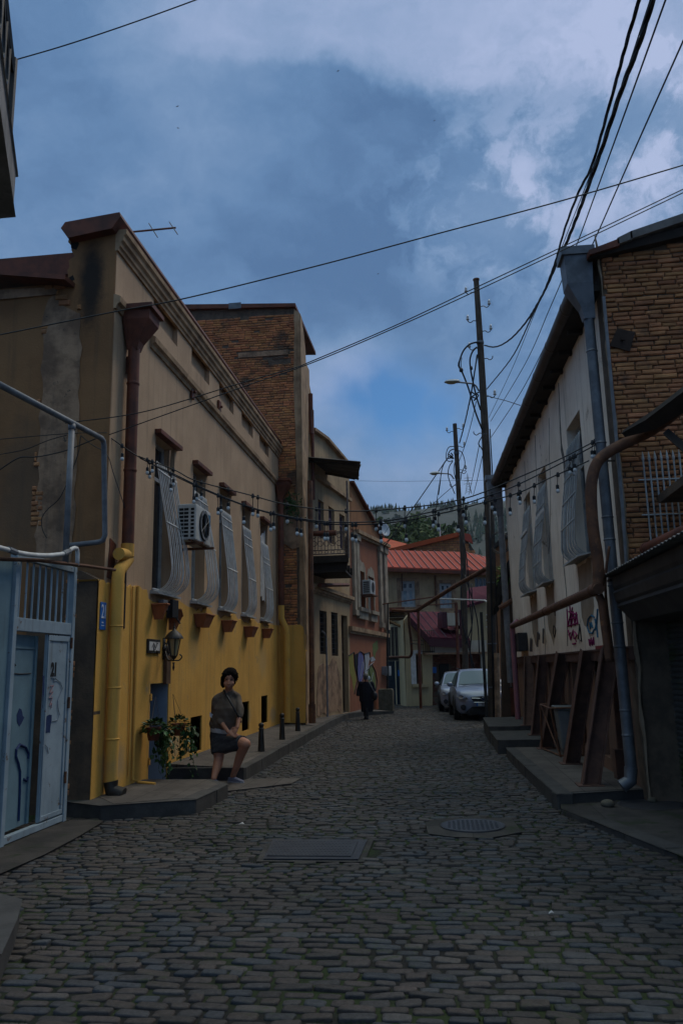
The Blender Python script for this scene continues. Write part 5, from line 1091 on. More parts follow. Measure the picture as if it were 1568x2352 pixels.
    for zz in (.1, 1.1, gr[3]-.06): mb.tube([E1.P(gr[0],zz,-.42), E1.P(gr[1],zz,-.42)], .02, 5)
    mb.build('iron_gate', M['black'], TA)
    rr = pxrect(E1,1074,1112,1503,1530)
    for x in (1074.5, 1112): u = E1.uv(x,1520)[0]; mb = MB(); E1.box(mb, u-.06, u+.06, .0, zf0-.1, -.45, -.3); mb.build('white_post', M['white2'], TA)
    # purple roof
    e0, e1 = E1.uv(984,1463,.45), E1.uv(1078,1467,.45); b0, b1 = E1.uv(938,1405,-2.4), E1.uv(1022,1405,-2.4); b2 = E1.uv(1060,1440,-1.0)
    A = [E1.P(e0[0],e0[1],.45), E1.P(e1[0],e1[1],.45), E1.P(b2[0],b2[1],-1.0), E1.P(b1[0],b1[1],-2.4), E1.P(b0[0],b0[1],-2.4), E1.P(*E1.uv(937,1412,.2),.2)]
    n = len(A); mb = MB(); mb.add(A+[p-V((0,0,.1)) for p in A], [(0,1,2,3), (0,3,4,5), tuple(range(2*n-1, n-1, -1))]+[(i, (i+1) % n, (i+1) % n+n, i+n) for i in range(n)]); rf = mb.build('roof', M['purpleroof'], TA)
    mb = MB()
    for k in range(5):
        t = (k+.3)/5; a = A[0].lerp(A[1], t*.95); b = A[4].lerp(A[3], t); mb.tube([a+V((0,0,.02)), b+V((0,0,.02))], .03, 4)
    mb.build('roof_seams', M['plum'], rf)
    mb = MB(); mb.obox(A[5]+V((0,0,-.35)), A[0]-A[5], V((0,0,.33)), E1.n*.06); mb.obox(A[0]+V((0,0,-.42)), A[1]-A[0], V((0,0,.34)), E1.n*.08); mb.build('roof_fascia', M['plum'], TA)
    # taller pale block to the right with its own purple roof
    mb = MB(); w0, w1 = E1.uv(1040,1470)[0], E1.uv(1119,1470)[0]; zt = E1.uv(1090,1392)[1]; E1.slab(mb, [(w0,zf1-.1), (w1,zf1-.1), (w1,E1.uv(1113,1382)[1]), (E1.uv(1072,1392)[0],E1.uv(1072,1394)[1]), (E1.uv(1072,1392)[0],E1.uv(1072,1410)[1]), (w0, E1.uv(1045,1470)[1])], (), .3, .1); mb.build('right_block', M['annex'], TA)
    c = [(1066,1392),(1119,1375),(1119,1345),(1078,1350),(1060,1378)]; fb = [(.35),(.35),(-2),(-2),(-.5)]; A = [E1.P(*E1.uv(x,y,f), f) for (x,y), f in zip(c, fb)]; n = 5; mb = MB(); mb.add(A+[p-V((0,0,.12)) for p in A], [(0,1,2,3,4), (9,8,7,6,5)]+[(i, (i+1) % n, (i+1) % n+n, i+n) for i in range(n)]); mb.build('right_roof', M['purpleroof'], TA)
    mb = MB(); bx = E1.rect((1026,1408),(1026,1437),(1053,1408),.1); E1.box(mb, bx[0], bx[1], bx[2], bx[3], -.6, .1); mb.build('dormer_box', M['white2'], TA); mb = MB(); E1.box(mb, bx[0]-.25, bx[0]-.01, bx[2]-.1, bx[3]+.05, -.6, .12); E1.box(mb, bx[1]+.01, bx[1]+.2, bx[2]-.9, bx[3]+.15, -.6, .12); mb.build('dormer_trim', M['plum'], TA)
    mb = MB()
    for k in range(7): q = u1-.6+.1*k; mb.tube([E1.P(q, zf0+.0, .3), E1.P(q, zf0+1.0, .3)], .012, 4)
    for zz in (zf0+.05, zf0+.98): mb.tube([E1.P(u1-.62, zz, .3), E1.P(u1+.02, zz, .3)], .015, 4)
    mb.build('small_railing', M['black'], TA)
    # blue signs
    for (x0,x1,y0,y1), fac, off, l in (((990.5,1001,1532,1546), E1, -.44, 'small blue sign on the brick recess beside the iron gate'), ((913,920,1539,1553), E0, .05, 'small blue sign on the dark blue yard gate')):
        r = fac.rect((x0,y0),(x0,y1),(x1,y0),off); mb = MB(); fac.box(mb, r[0], r[1], r[2], r[3], off, off+.03); T_ = mb.build('street_sign', M['signblue'], bevel=.008); tag(T_, l, 'sign')
    r = E0.rect((925,1540),(925,1558),(936,1540),.1); mb = MB(); E0.box(mb, r[0], r[1], r[2], r[3], .06, .3); E0.box(mb, r[0]+.1, r[1]-.1, r[2]+.12, r[3]-.1, .301, .31); tag(mb.build('mailbox', M['spblue2'], bevel=.015), 'grey-blue meter cabinet beside the dark blue yard gate', 'cabinet')
E0 = Fac((-1.9, 36.6), (1, .05), (.05, -1))
M['plum'] = mat('dark_plum_metal', (.06,.018,.025), None, rough=.5, bump=.05); M['white2'] = mat('white_rendered_band', (.5,.45,.36), (.42,.37,.29), 1, bump=.2, streak=.35)
M['redroof2'] = mat('red_roof_seam', (.16,.05,.04), None, rough=.5, bump=.05); M['brickdark'] = mat('dark_red_brick', (.17,.06,.04), (.12,.045,.03), 6, bump=.5, island=.3); M['spblue2'] = mat('grey_blue_box', (.12,.17,.21), None, rough=.6, bump=.1)
end_house()
def yard_gate():
    T = thing('yard_gate', 'tall dark blue double metal gate between the red house and the annex', 'gate', (-2.5, 36.6, 0))
    a = E0.uv(884,1600)[0]; b = E0.uv(936,1600)[0]; zt = E0.uv(910,1518)[1]; mid = (a+b)/2
    for k, (q0, q1) in enumerate(((a, mid-.02), (mid+.02, b))):
        mb = MB(); E0.box(mb, q0, q1, .03, zt, 0, .04); E0.box(mb, q0, q0+.06, .03, zt, .041, .07); E0.box(mb, q1-.06, q1, .03, zt, .041, .07); E0.box(mb, q0+.06, q1-.06, zt-.08, zt, .041, .07); E0.box(mb, q0+.06, q1-.06, 1.1, 1.17, .041, .07); E0.box(mb, q0+.06, q1-.06, .03, .1, .041, .07); mb.build('gate_leaf', M['darkblue'], T)
    z1 = E0.uv(910,1440)[1]; mb = MB()
    for k in range(6): q = a+(b-a)*k/6; E0.box(mb, q+.01, q+(b-a)/6-.01, zt+.15, z1, -.06, -.03)
    mb.build('upper_panel', M['corr'], T); mb = MB(); E0.box(mb, a, b, zt+.01, zt+.14, -.05, .06); mb.build('gate_lintel', M['black'], T)
    # timber balcony ends above
    T2 = thing('timber_gallery', 'old timber gallery joists above the dark blue gate', 'gallery', (-2.5, 37.5, 5))
    z0 = E0.uv(910,1437)[1]; z2 = E0.uv(910,1402)[1]; mb = MB()
    for k in range(4): E0.box(mb, a, b, z0+.1+(z2-z0)*k/4, z0+.1+(z2-z0)*(k+.55)/4, -.6-.2*k, -.3+.1*k)
    mb.build('joists', M['ochrewood'], T2); mb = MB(); E0.box(mb, a, b, z2-.05, z2+.12, -.6, .3); mb.build('gallery_edge', M['rust'], T2)
    mb = MB(); p, q = E0.uv(890,1425,.3), E0.uv(918,1434,.3); mb.tube([E0.P(p[0],p[1],.3), E0.P(q[0],q[1]-.1,.5)], .07, 6); mb.build('brace', M['ochrewood'], T2)
M['ochrewood'] = mat('ochre_old_timber', (.16,.085,.03), (.09,.05,.02), 4, bump=.4, streak=.4)
yard_gate()
def gas_pipework():
    T = thing('gas_pipework', 'rust-red gas pipe on posts climbing diagonally across the end of the street', 'pipe', (-1, 34, 0))
    def post(px, y0, y1, Y, r=.06):
        a, b = pY(px[1], y1, Y), pY(px[0], y0, Y); mb = MB(); mb.tube([(a.x, Y, 0), b], r, 8); mb.build('pipe_post', M['rust'], T)
    post((960,966), 1404, 1626, 33.6); post((1047,1054), 1384, 1600, 33.0, .065)
    mb = MB(); mb.tube([pY(900,1402,33.8), pY(938,1404,33.7), pY(957,1402,33.6), pY(1035,1352,31), pY(1116,1306,27.5)], [.07,.07,.08,.085,.08], 10); mb.build('main_pipe', M['rustpipe'], T, smooth=True)
    mb = MB(); mb.tube(smoothpath([pY(938,1404,33.7), pY(940,1440,33.9), pY(944,1475,34.2), pY(945,1500,34.4), pY(939,1509,34.6), pY(925,1509,34.8), pY(885,1510,35.5)], 5), .06, 8); mb.build('branch_pipe', M['rustpipe'], T, smooth=True)
    mb = MB(); mb.tube([pY(878,1388,33.5), pY(890,1386,33.5), pY(1018,1368,33.2), pY(1035,1352,31.2)], .03, 6); mb.tube([pY(957,1391,33.5), pY(1050,1386,33)], .025, 6); mb.build('thin_pipe', M['rust'], T)
    mb = MB(); mb.tube([pY(890,1386,33.5), pY(890,1640,33.5)], .04, 6); mb.build('pipe_post', M['black'], T)
    mb = MB(); mb.tube([pY(943,1470,34), pY(973,1471,34)], .02, 5); mb.tube([pY(943,1478,34), pY(973,1480,34)], .02, 5); mb.build('pipe_bracket', M['black'], T)
    mb = MB(); mb.tube([pY(1010,1375,33), pY(1112,1379,30), pY(1121,1383,29.5), pY(1124,1402,29.5)], .035, 6); mb.build('white_pipe', M['white'], T)
gas_pipework()
# ================================================================== gate on the left
def side_gate():
    G = Fac((-4.43, 0), (0, 1), (1, 0)); T = thing('metal_gate', 'pale blue steel gate with a barred top and number 21, one dark leaf ajar', 'gate', (-4.43, 8.5, 0)); p = G.P
    uR = G.uv(151, 1800)[0]; uL = G.uv(4, 1800)[0]; zt = G.uv(160, 1300)[1]; zm1 = G.uv(160,1432)[1]; zm0 = zm1-.14
    w = .075
    def post(u, m='gateblue'): mb = MB(); G.box(mb, u-w, u, .02, zt, -.05, .03); mb.build('gate_post', M[m], T, bevel=.006)
    post(uR); post(uL+w*.9); post(uL-1.2)
    for z0, z1 in ((zt-.07, zt-.001), (zm0, zm1), (.03, .10)):
        mb = MB(); G.box(mb, uL+w*.9+.002, uR-w-.002, z0, z1, -.045, .022); mb.build('gate_rail', M['gateblue'], T, bevel=.005)
    n = 9
    for k in range(n):
        u = uL+w+(uR-uL-2*w)*(k+.6)/n; mb = MB(); mb.tube([p(u, zm1, -.02), p(u, zt-.07, -.02)], .011, 6); mb.build('bar', M['gateblue'], T)
    # extra leaf running out of the picture
    mb = MB(); G.box(mb, uL-1.12, uL-.02, .08, zt-.1, -.03, -.005); mb.build('outer_leaf', M['gateteal'], T)
    uS = G.uv(97, 1700)[0]; u1 = uR-w-.004
    def scr(name, lines, m, par, r=.007, off=.012):
        mb = MB()
        for l in lines: mb.tube([p(*G.uv(x,y), off) for x, y in l], r, 4)
        mb.build(name, M[m], par)
    def cr(x, y): return (x*.29695, 1267.6+y*.29695)
    mb = MB(); G.box(mb, uS, u1, .11, zm0-.01, -.03, .004); L1 = mb.build('gate_leaf', M['gateblue'], T, bevel=.004)
    for z0, z1, a, b in ((.12,.17,uS+.01,u1-.01), (zm0-.08,zm0-.02,uS+.01,u1-.01), (.171,zm0-.081,u1-.05,u1-.01), (.171,zm0-.081,uS+.01,uS+.04)):
        mb = MB(); G.box(mb, a, b, z0, z1, .0045, .018); mb.build('leaf_edge_strip', M['gateblue'], L1, bevel=.003)
    for zz in (.45, 1.3, 2.0):
        mb = MB(); mb.tube([p(u1+.004, zz, .03), p(u1+.004, zz+.13, .03)], .016, 8); mb.build('hinge', M['rustpipe'], T)
    L1['label'] = 'fixed pale blue leaf with number and graffiti'
    c = G.uv(*cr(416,915)); text(L1, '21', 'painted_number', G, c[0], c[1], .006, .145, M['ink'], sx=.72, bold=.012)
    scr('tag', [[cr(*q) for q in l] for l in ([(372,640),(374,685),(395,685)], [(374,640),(395,640)], [(404,690),(406,640),(420,640)], [(406,660),(418,660)], [(440,640),(425,640),(426,685),(440,685)], [(462,640),(446,640),(448,685),(466,682)])], 'ink', L1, .0045)
    def patch(name, pts, m): mb = MB(); G.slab(mb, ragged([G.uv(*cr(*q)) for q in pts], .05, .012, 3), (), .002, .0075); mb.build(name, M[m], L1)
    patch('blue_paint_blot', [(360,1270),(380,1258),(398,1262),(396,1310),(384,1400),(372,1395),(352,1402),(352,1330)], 'spnavy')
    patch('blue_paint_drip', [(328,955),(342,958),(338,1100),(332,1210),(326,1205)], 'spnavy')
    scr('red_scrawl', [[cr(*q) for q in l] for l in ([(385,1040),(410,1030),(380,1090),(405,1080),(376,1130),(400,1125),(378,1190),(395,1170),(390,1210)],)], 'spred2', L1, .006)
    scr('grey_scrawl', [[cr(*q) for q in l] for l in ([(395,970),(420,975),(462,1010),(478,1060),(440,1150),(442,1200),(455,1260),(440,1300),(400,1310)], [(408,975),(412,1000),(430,995)], [(322,1505),(340,1490),(360,1510),(368,1560)])], 'spgrey', L1, .005)
    # dark leaf, set back and ajar
    q0 = p(uL+w+.01, 0, -.06); q1 = p(uS-.05, 0, -.10); d = q1-q0; d.normalize(); nn = V((-d.y, d.x, 0)); nn = -nn if nn.x < 0 else nn
    D = Fac((q0.x, q0.y), (d.x, d.y), (nn.x, nn.y)); LW = (q1-q0).length
    mb = MB(); D.box(mb, 0, LW, .12, zm0-.03, -.02, 0); D.box(mb, LW-.05, LW, .12, zm0-.03, .001, .02); D.box(mb, 0.04, LW-.06, 1.98, 2.0, .001, .012); L2 = mb.build('gate_leaf', M['gateteal'], T); L2['label'] = 'dark teal leaf standing ajar'
    def scr2(name, lines, m, r): 
        mb = MB()
        for l in lines: mb.tube([D.P(*D.uv(*cr(*a)), .006) for a in l], r, 4)
        mb.build(name, M[m], L2)
    scr2('navy_hook', [[(215,1600),(218,1560),(195,1510),(150,1490),(122,1530),(120,1580),(140,1640),(152,1700),(150,1850),(140,2080)], [(180,1760),(205,1770),(212,1740)]], 'spnavy', .016)
    mb = MB(); D.slab(mb, ragged([D.uv(*cr(*a)) for a in ((150,1210),(172,1240),(188,1280),(165,1330),(150,1350),(132,1310),(130,1260))], .04, .012, 2), (), .002, .004); mb.build('blue_paint_blot', M['spnavy'], L2)
    scr2('dark_scratch', [[(60,935),(150,945),(236,940)], [(75,950),(78,1190)], [(120,880),(90,830),(100,770)]], 'ink', .006)
    mb = MB(); mb.box(-5.7, -5.6, 6, 9.3, 0, 3.2); T5 = mb.build('yard_wall', M['pillar']); tag(T5, 'dark yard wall seen through the barred top of the gate', 'wall')
M['spred2'] = mat('faded_red_spray', (.30,.17,.18), None, bump=0); M['spgrey'] = mat('faded_grey_spray', (.2,.23,.27), None, bump=0)
side_gate()
def gate_pipes():
    X = -4.32; T = thing('pipe_frame', 'grey gas pipe frame bending over the blue gate', 'pipe', (X, 9.4, 3)); r = .036
    a, b, c = pX(-60, 852, X), pX(166, 973, X), pX(240, 1010, X); d = pX(241, 1245, X); e = pX(245, 1255, X)
    mb = MB(); k = .09; mb.tube([a, c+(a-c).normalized()*k, c+(a-c).normalized()*k*.3+V((0,0,-.03)), c+V((0,0,-k)), d+V((0,0,k)), d+V((-.03,0,.02)), d+V((-k,0,0)), d+V((-.55,0,-.03))], r, 10); mb.build('main_pipe', M['greypipe'], T, smooth=True)
    f = pX(161, 1295, X); mb = MB(); mb.tube([b, V((b.x, b.y, f.z))], r, 10); mb.lathe(b+V((0,0,-.08)), [(.045,0), (.045,.07)], 10); mb.build('upright_pipe', M['greypipe'], T, smooth=True)
    T2 = thing('white_pipe', 'bowed white plastic pipe lying along the top of the gate', 'pipe', tuple(pX(80,1275,X+.02)))
    mb = MB(); mb.tube(smoothpath([pX(*q, X+.03) for q in ((-80,1243),(0,1258),(36,1268),(70,1274),(110,1276),(146,1272),(158,1266),(170,1259),(178,1264),(178,1300))], 3), .026, 8); mb.build('pipe', M['white'], T2, smooth=True)
    mb = MB(); mb.tube([pX(20,1262,X+.03), pX(37,1269,X+.03)], .034, 8); mb.tube([pX(146,1272,X+.03), pX(160,1266,X+.03)], .034, 8); mb.build('sleeve', M['greypipe'], T2)
    mb = MB(); mb.tube([pX(-60,1282,X-.03), pX(90,1287,X-.03), pX(200,1300,X+.05), pX(264,1309,X+.12)], .022, 7); tag(mb.build('rusty_rod', M['rustpipe']), 'long dark rusty rod running from the gate to the yellow elbow pipe', 'rod')
gate_pipes()
def near_balcony():
    z0 = 5.55; c = pz(31, 496, z0); ctop = pX(36, 402, c.x); th = ctop.z-z0
    vp = ray(187, 1530); d = V((-vp.x, -vp.y, 0)).normalized()      # towards the camera
    T = thing('balcony', 'concrete balcony slab with black scrolled iron railing at the upper left corner', 'balcony', tuple(c)); L_ = 4.2
    o = c; a = V((-3, 0, 0)); mb = MB(); mb.prism([o, o+d*L_, o+d*L_+a, o+a], (0,0,th)); mb.build('slab', M['concrete2'], T, bevel=.02)
    mb = MB(); mb.prism([o+V((.012,.012,th+.001)), o+d*L_+V((.012,0,th+.001)), o+d*L_+a+V((0,0,th+.001)), o+a+V((0,.012,th+.001))], (0,0,.03)); mb.build('slab_edge', M['black'], T)
    mb = MB(); b = o+V((-.06,-.06,th)); 
    for zz in (.12, .98, 1.04): mb.tube([b+V((0,0,zz)), b+d*L_+V((0,0,zz))], .022, 6); mb.tube([b+V((0,0,zz)), b+a+V((0,0,zz))], .022, 6)
    mb.tube([b, b+V((0,0,1.12))], .035, 6)
    for dd, n in ((d, 12), (V((-1,0,0)), 10)):
        for k in range(1, n):
            q = b+dd*(k*.3); mb.tube([q, q+V((0,0,1.0))], .016, 5)
            s = [q+dd*(.15+x)+V((0,0,y)) for x, y in ((-.12,.15),(.05,.25),(.1,.42),(0,.52),(-.1,.62),(-.05,.8),(.1,.95))]; mb.tube(smoothpath(s, 3), .016, 5)
    mb.build('railing', M['black'], T)
M['concrete2'] = mat('pale_stained_concrete', (.26,.245,.235), (.17,.16,.15), 3, bump=.5, bscale=25, streak=.5, sc=(.08,.075,.07))
near_balcony()
# ================================================================== right side: propped white house
gR = ray(968, 1530); ur = V((gR.x, gR.y, 0)).normalized()
q0 = pz(1462, 1812, .2); FR = Fac((q0.x+.12, q0.y), (ur.x, ur.y), (-ur.y, ur.x))
if FR.n.x > 0: FR.n = -FR.n
def right_house():
    T = thing('propped_house', 'whitewashed house with cracked plaster, brick gable end and steel props along its base', 'house', (FR.o.x, 15, 0)); p = FR.P
    ga, gb = FR.uv(1326, 672, .25), FR.uv(1166, 1042, .25)
    uF = FR.uv(1182, 1500)[0]; zT = ga[1]-.05; zT2 = gb[1]-.05
    W = []
    for (x0, x1, yt, yb_) in ((1324,1358,975,1293), (1251.5,1271,1075,1346), (1216,1231,1140,1367)):
        u0, u1 = sorted((FR.uv(x0, yb_)[0], FR.uv(x1, yb_-10)[0])); W.append([u0, u1, FR.uv(x0, yb_)[1], 0])
    z1 = FR.uv(1306, 978)[1]
    for r in W: r[3] = z1
    BW = []
    zb1 = FR.uv(1385, 1514)[1]-.02
    for k, (x0, x1) in enumerate(((1213,1222),(1236,1254),(1272,1292),(1312,1335),(1366,1384))):
        u0, u1 = sorted((FR.uv(x0,1540)[0], FR.uv(x1,1540)[0])); BW.append((u0, u1, .35 if k != 2 else .2, zb1-.02))
    top = [(uF, zT2), (0, zT)]
    mb = MB(); FR.slab(mb, [(0,zb1+.14), (uF,zb1+.14)]+[(uF,zT2), (0,zT)], [rect_loop(r) for r in W], .3); mb.build('front_wall', M['whitewash'], T)
    mb = MB(); FR.slab(mb, [(0,.0), (uF,.0), (uF,zb1+.139), (0,zb1+.139)], [rect_loop(r) for r in BW], .3, -.002); mb.build('lower_wall', M['baseplaster'], T)
    for r in BW:
        backing(FR, T, r, .25); mb = MB()
        for k in range(5): q = r[0]+(r[1]-r[0])*(k+.5)/5; mb.tube([p(q,r[2],-.12), p(q,r[3],-.12)], .012, 5)
        mb.build('basement_grate', M['rustpipe'], T)
    # cracks and fallen plaster strips
    for l in ([(1282,880),(1284,930),(1286,980),(1289,1030),(1295,1060),(1297,1100),(1293,1140),(1296,1190),(1291,1230),(1293,1290),(1300,1360),(1302,1420),(1303,1500)], [(1260,960),(1261,1050),(1264,1110),(1263,1200),(1258,1290)], [(1228,1000),(1231,1090),(1230,1180)], [(1204,1060),(1208,1160),(1207,1260),(1212,1330)], [(1248,1400),(1252,1470),(1251,1510)]):
        mb = MB(); rn = random.Random(l[0][0]); L_ = []; R_ = []
        dense = []
        for (xa, ya), (xb, yb) in zip(l, l[1:]):
            for j in range(5): t = j/5; dense.append((xa+(xb-xa)*t, ya+(yb-ya)*t))
        wide = 1.0 if l[0][0] == 1282 else .45
        for k, (x, y) in enumerate(dense):
            w_ = wide*(.02+.05*abs(noise.noise((x*.05, y*.014, 1)))+(.05 if wide == 1 and 1020 < y < 1110 else 0)+(.07 if wide == 1 and 1200 < y < 1260 else 0))+rn.uniform(0,.008); u, z = FR.uv(x, y)
            L_.append((u-w_, z)); R_.append((u+w_, z))
        FR.slab(mb, L_+R_[::-1], (), .01, .004); mb.build('plaster_crack', M['crack'], T)
    # windows
    for i, r in enumerate(W):
        window(FR, T, tuple(r), .22, 'greywhite', 'glass', 1, .7); u0, u1, z0, z1_ = r
        mb = MB(); mb.prism([p(u0-.08,z0,0), p(u0-.08,z0,-.2), p(u0-.08,z0+.02,-.0), p(u0-.08,z0-.02,.22), p(u0-.08,z0-.05,.22)], FR.u*(u1-u0+.16)); mb.build('window_sill', M['greywhite'], T)
        bellygrille(FR, T, (u0-.02, u1+.02, z0, z1_), (.23,.23,.24)[i], (12,12,11)[i], 'greywhite', z1_-.35, ((.82,.70,.50,.28),(.78,.62,.42,.2),(.7,.5,.3,.15))[i], .0105, 30+i, .0, .3)
        mb = MB(); FR.box(mb, u0-.02, u1+.04, z1_-.95, z1_-.88, .06+.1*i*.3, .075+.1*i*.3); mb.build('grille_plate', M['white'], T)
        if i:
            mb = MB(); mb.quad(p(u0,z0+.1,-.1), p(u1,z0+.1,-.1), p(u1,z0+1.7,-.1), p(u0,z0+1.7,-.1)); mb.build('pale_panel', M['greywhite'], T)
        mb = MB(); FR.slab(mb, ragged([(u0+.02,z0-.06),(u1-.02,z0-.06),(u1-.05,z0-.9),((u0+u1)/2,z0-1.25),(u0+.1,z0-.8)], .2, .06, i), (), .003, .003); mb.build('damp_stain', M['damp'], T)
    # eaves
    mb = MB(); mb.obox(p(0,zT-.08,-.0), p(uF,zT2,0)-p(0,zT,0), V((0,0,.1)), FR.n*.28); mb.build('soffit', M['plankdark'], T)
    for k in range(15):
        mb = MB(); t = (k+.5)/15; q = p(uF*t, zT+(zT2-zT)*t-.15, 0); mb.obox(q, FR.u*.09, V((0,0,.08)), FR.n*.22); mb.build('rafter_end', M['plankdark'], T)
    mb = MB(); G0, G1 = p(.06, ga[1]-.0, .3), p(uF+.15, gb[1]+.02, .3); mb.tube([G0, G1], .11, 14); 
    for k in range(9): q = G0.lerp(G1, (k+.5)/9); mb.lathe(q, [(.113,0), (.118,.02), (.118,.05), (.113,.07)], 14, G1-G0)
    mb.build('gutter', M['gutter'], T, smooth=2)
    # downpipes
    def hop(u, z, s, par, m):
        mb = MB(); c = p(u, z, .17)
        def ring(hw, hd, sh, zz): return [c+FR.u*a*hw+FR.n*(b*hd+sh)+V((0,0,zz)) for a, b in ((-1,-1),(1,-1),(1,1),(-1,1))]
        R = [ring(.08*s,.08*s,0,0), ring(.1*s,.1*s,.02*s,.18*s), ring(.17*s,.19*s,.12*s,.55*s), ring(.18*s,.21*s,.12*s,1.0*s), ring(.21*s,.25*s,.12*s,1.01*s), ring(.21*s,.25*s,.12*s,1.14*s)]
        mb.add([v for r in R for v in r], [(i*4+k, i*4+(k+1) % 4, i*4+4+(k+1) % 4, i*4+4+k) for i in range(5) for k in range(4)]+[(20,21,22,23)]); mb.build('hopper', m, par)
    zh = FR.uv(1352, 735, .17)[1]; u0 = FR.uv(1352, 740, .17)[0]
    mb = MB(); mb.tube([p(u0,zh+.02,.17), p(.0,.42,.17)], .070, 16); mb.tube([p(.0,.45,.17), p(0,.3,.19), p(0,.23,.3)], .082, 12)
    for t in (.08,.3,.33,.47,.52,.62,.7,.75,.88,.93): q = p(u0,zh,.17).lerp(p(0,.4,.17), t); mb.lathe(q, [(.071,0), (.078,.012), (.071,.03)], 16)
    dp = mb.build('downpipe', M['steel'], T, smooth=2); hop(u0, zh, .9, dp, M['steel'])
    for t in (.34,.61): 
        q = p(u0,zh,.17).lerp(p(0,.4,.17), t); mb = MB(); mb.lathe(q, [(.08,0), (.08,.03)], 12); mb.tube([q, q-FR.n*.2], .012, 5); mb.build('pipe_clamp', M['black'], dp)
    mb = MB(); mb.tube([p(.06-.22,zh+.2,.02), p(-.12,3.6,.02), p(-.1,2.9,.03)], .022, 6); mb.build('wall_cable', M['greypipe'], T)
    zh2 = FR.uv(1172, 1140, .17)[1]; uf = uF+.02; c1 = FR.uv(1186, 1420, .17)
    mb = MB(); mb.tube([p(uf,zh2,.17), p(uf,1.2,.17)], .09, 10); d2 = mb.build('downpipe', M['greypipe'], T, smooth=2); hop(uf, zh2, 1.05, d2, M['greypipe'])
    # beam along the top of the base
    mb = MB(); FR.box(mb, -.02, uF, zb1, zb1+.14, .0, .07); FR.box(mb, -.02, uF, zb1+.138, zb1+.165, .0, .09); mb.build('base_beam', M['rustbeam'], T)
    # gable end towards the camera
    N_ = -FR.u; GE = Fac((FR.o.x, FR.o.y), (1, .02), (0, -1)); GE.o = V((0, FR.o.y-.01, 0)); GE.u = V((1,0,0)); GE.n = V((0,-1,0))
    xl = FR.o.x
    e = GE.pts([(1357,598),(1400,588),(1442,577),(1500,566),(1568,548)]); sl_ = (e[4][1]-e[2][1])/(e[4][0]-e[2][0]); e.append((e[4][0]+4, e[4][1]+4*sl_))
    out = [(xl-.01,0), (e[-1][0],0)]+e[::-1]; out[-1] = (xl-.01, e[0][1])
    mb = MB(); GE.slab(mb, out, (), .3, 0); mb.build('gable_wall', M['mortar'], T)
    I_ = inside(out); le = GE.pts([(1368,600),(1385,740),(1398,850),(1410,960),(1420,1050),(1430,1150),(1440,1290),(1455,1450)]); 
    def ledge(z):
        for (ua, za), (ub, zb_) in zip(le, le[1:]):
            if za >= z >= zb_: return ua+(ub-ua)*(za-z)/(za-zb_)
        return le[-1][0] if z < le[-1][1] else le[0][0]
    mb = MB(); bricks(mb, GE, xl+.03, e[4][0]+1.6, 2.2, e[4][1]+.9, .25, .066, .012, .05, .03, lambda u, z: I_(u, z+.02) and u > ledge(z)-.02, 41, .005, .004, curve=.03); mb.build('brick_face', M['brickold'], T)
    mb = MB(); GE.slab(mb, ragged([(xl-.005,.0)]+[(ledge(z)+.01, z) for z in (.1,1,2,3,4,5,6,7,7.5)]+[(xl-.005,out[-1][1]-.06)], .2, .02, 3), (), .06, .045); mb.build('corner_plaster', M['damp'], T)
    # roof edge tiles above the gable
    R_ = MB(); uu = [(1352,585,1422,563), (1418,560,1452,548), (1448,548,1568,508)]
    for k, (xa, ya, xb, yb) in enumerate(uu):
        a, b = GE.uv(xa, ya, .2), GE.uv(xb, yb, .2); ex = 3 if k == 2 else 0
        b = (b[0]+ex, b[1]+ex*(b[1]-a[1])/(b[0]-a[0])); mb = MB(); mb.prism([GE.P(a[0],a[1],.2), GE.P(b[0],b[1],.2), GE.P(b[0],b[1]+.10+.02*k,.2), GE.P(a[0],a[1]+.07+.02*k,.2)], (0, 3 if k == 0 else 1.6, .0)); mb.build('roof_edge_tile', M['rust'] if k == 0 else M['tile'], T)
    a, b = GE.uv(1357, 592), GE.uv(1568, 540); mb = MB(); s_ = (b[1]-a[1])/(b[0]-a[0]); mb.prism([GE.P(a[0]-.05,a[1]-.08,.14), GE.P(b[0]+3,b[1]+3*s_-.1,.14), GE.P(b[0]+3,b[1]+3*s_+.12,.14), GE.P(a[0]-.05,a[1]+.02,.14)], (0, 11, 0)); mb.build('roof', M['plankdark'], T)
    # plate, window bars
    c = GE.pts([(1416,755),(1457,763),(1445,808),(1398,795)], .05); mb = MB(); mb.prism([GE.P(u,z,.05) for u, z in c], (0,-.015,0)); q = GE.uv(1428,780,.05); mb.lathe(GE.P(q[0],q[1],.065), [(.03,0), (.03,.03)], 6, (0,-1,0)); mb.build('tie_plate', M['rustdark'], T)
    W0 = GE.uv(1474, 1040, .12); zt = W0[1]; zb = GE.uv(1490, 1310, .12)[1]; du = (GE.uv(1563,1036,.12)[0]-W0[0])/6.4
    mb = MB(); GE.box(mb, W0[0]-.02, W0[0]+2.2, zb, zt-.2, .03, .034); 
    mb = MB()
    for k in range(14):
        u = W0[0]+du*k; mb.tube([GE.P(u,zb,.12), GE.P(u,zt-.1,.12)], .011, 6); mb.lathe(GE.P(u,zt-.12,.12), [(.011,0), (.018,.04), (.012,.09), (.002,.14)], 6)
    for zz in (GE.uv(1480,1102,.12)[1], GE.uv(1495,1182,.12)[1], GE.uv(1500,1274,.12)[1]): mb.tube([GE.P(W0[0]-.08,zz,.12), GE.P(W0[0]+2.2,zz-.02,.12)], .011, 6)
    mb.build('window_bars', M['greywhite'], T)
    # graffiti
    def spray(name, lines, m, r):
        mb = MB()
        for l in lines: mb.tube([p(*FR.uv(1108.7+x*.371, 1102.3+y*.371), .007) for x, y in l], r, 4)
        mb.build(name, M[m], T)
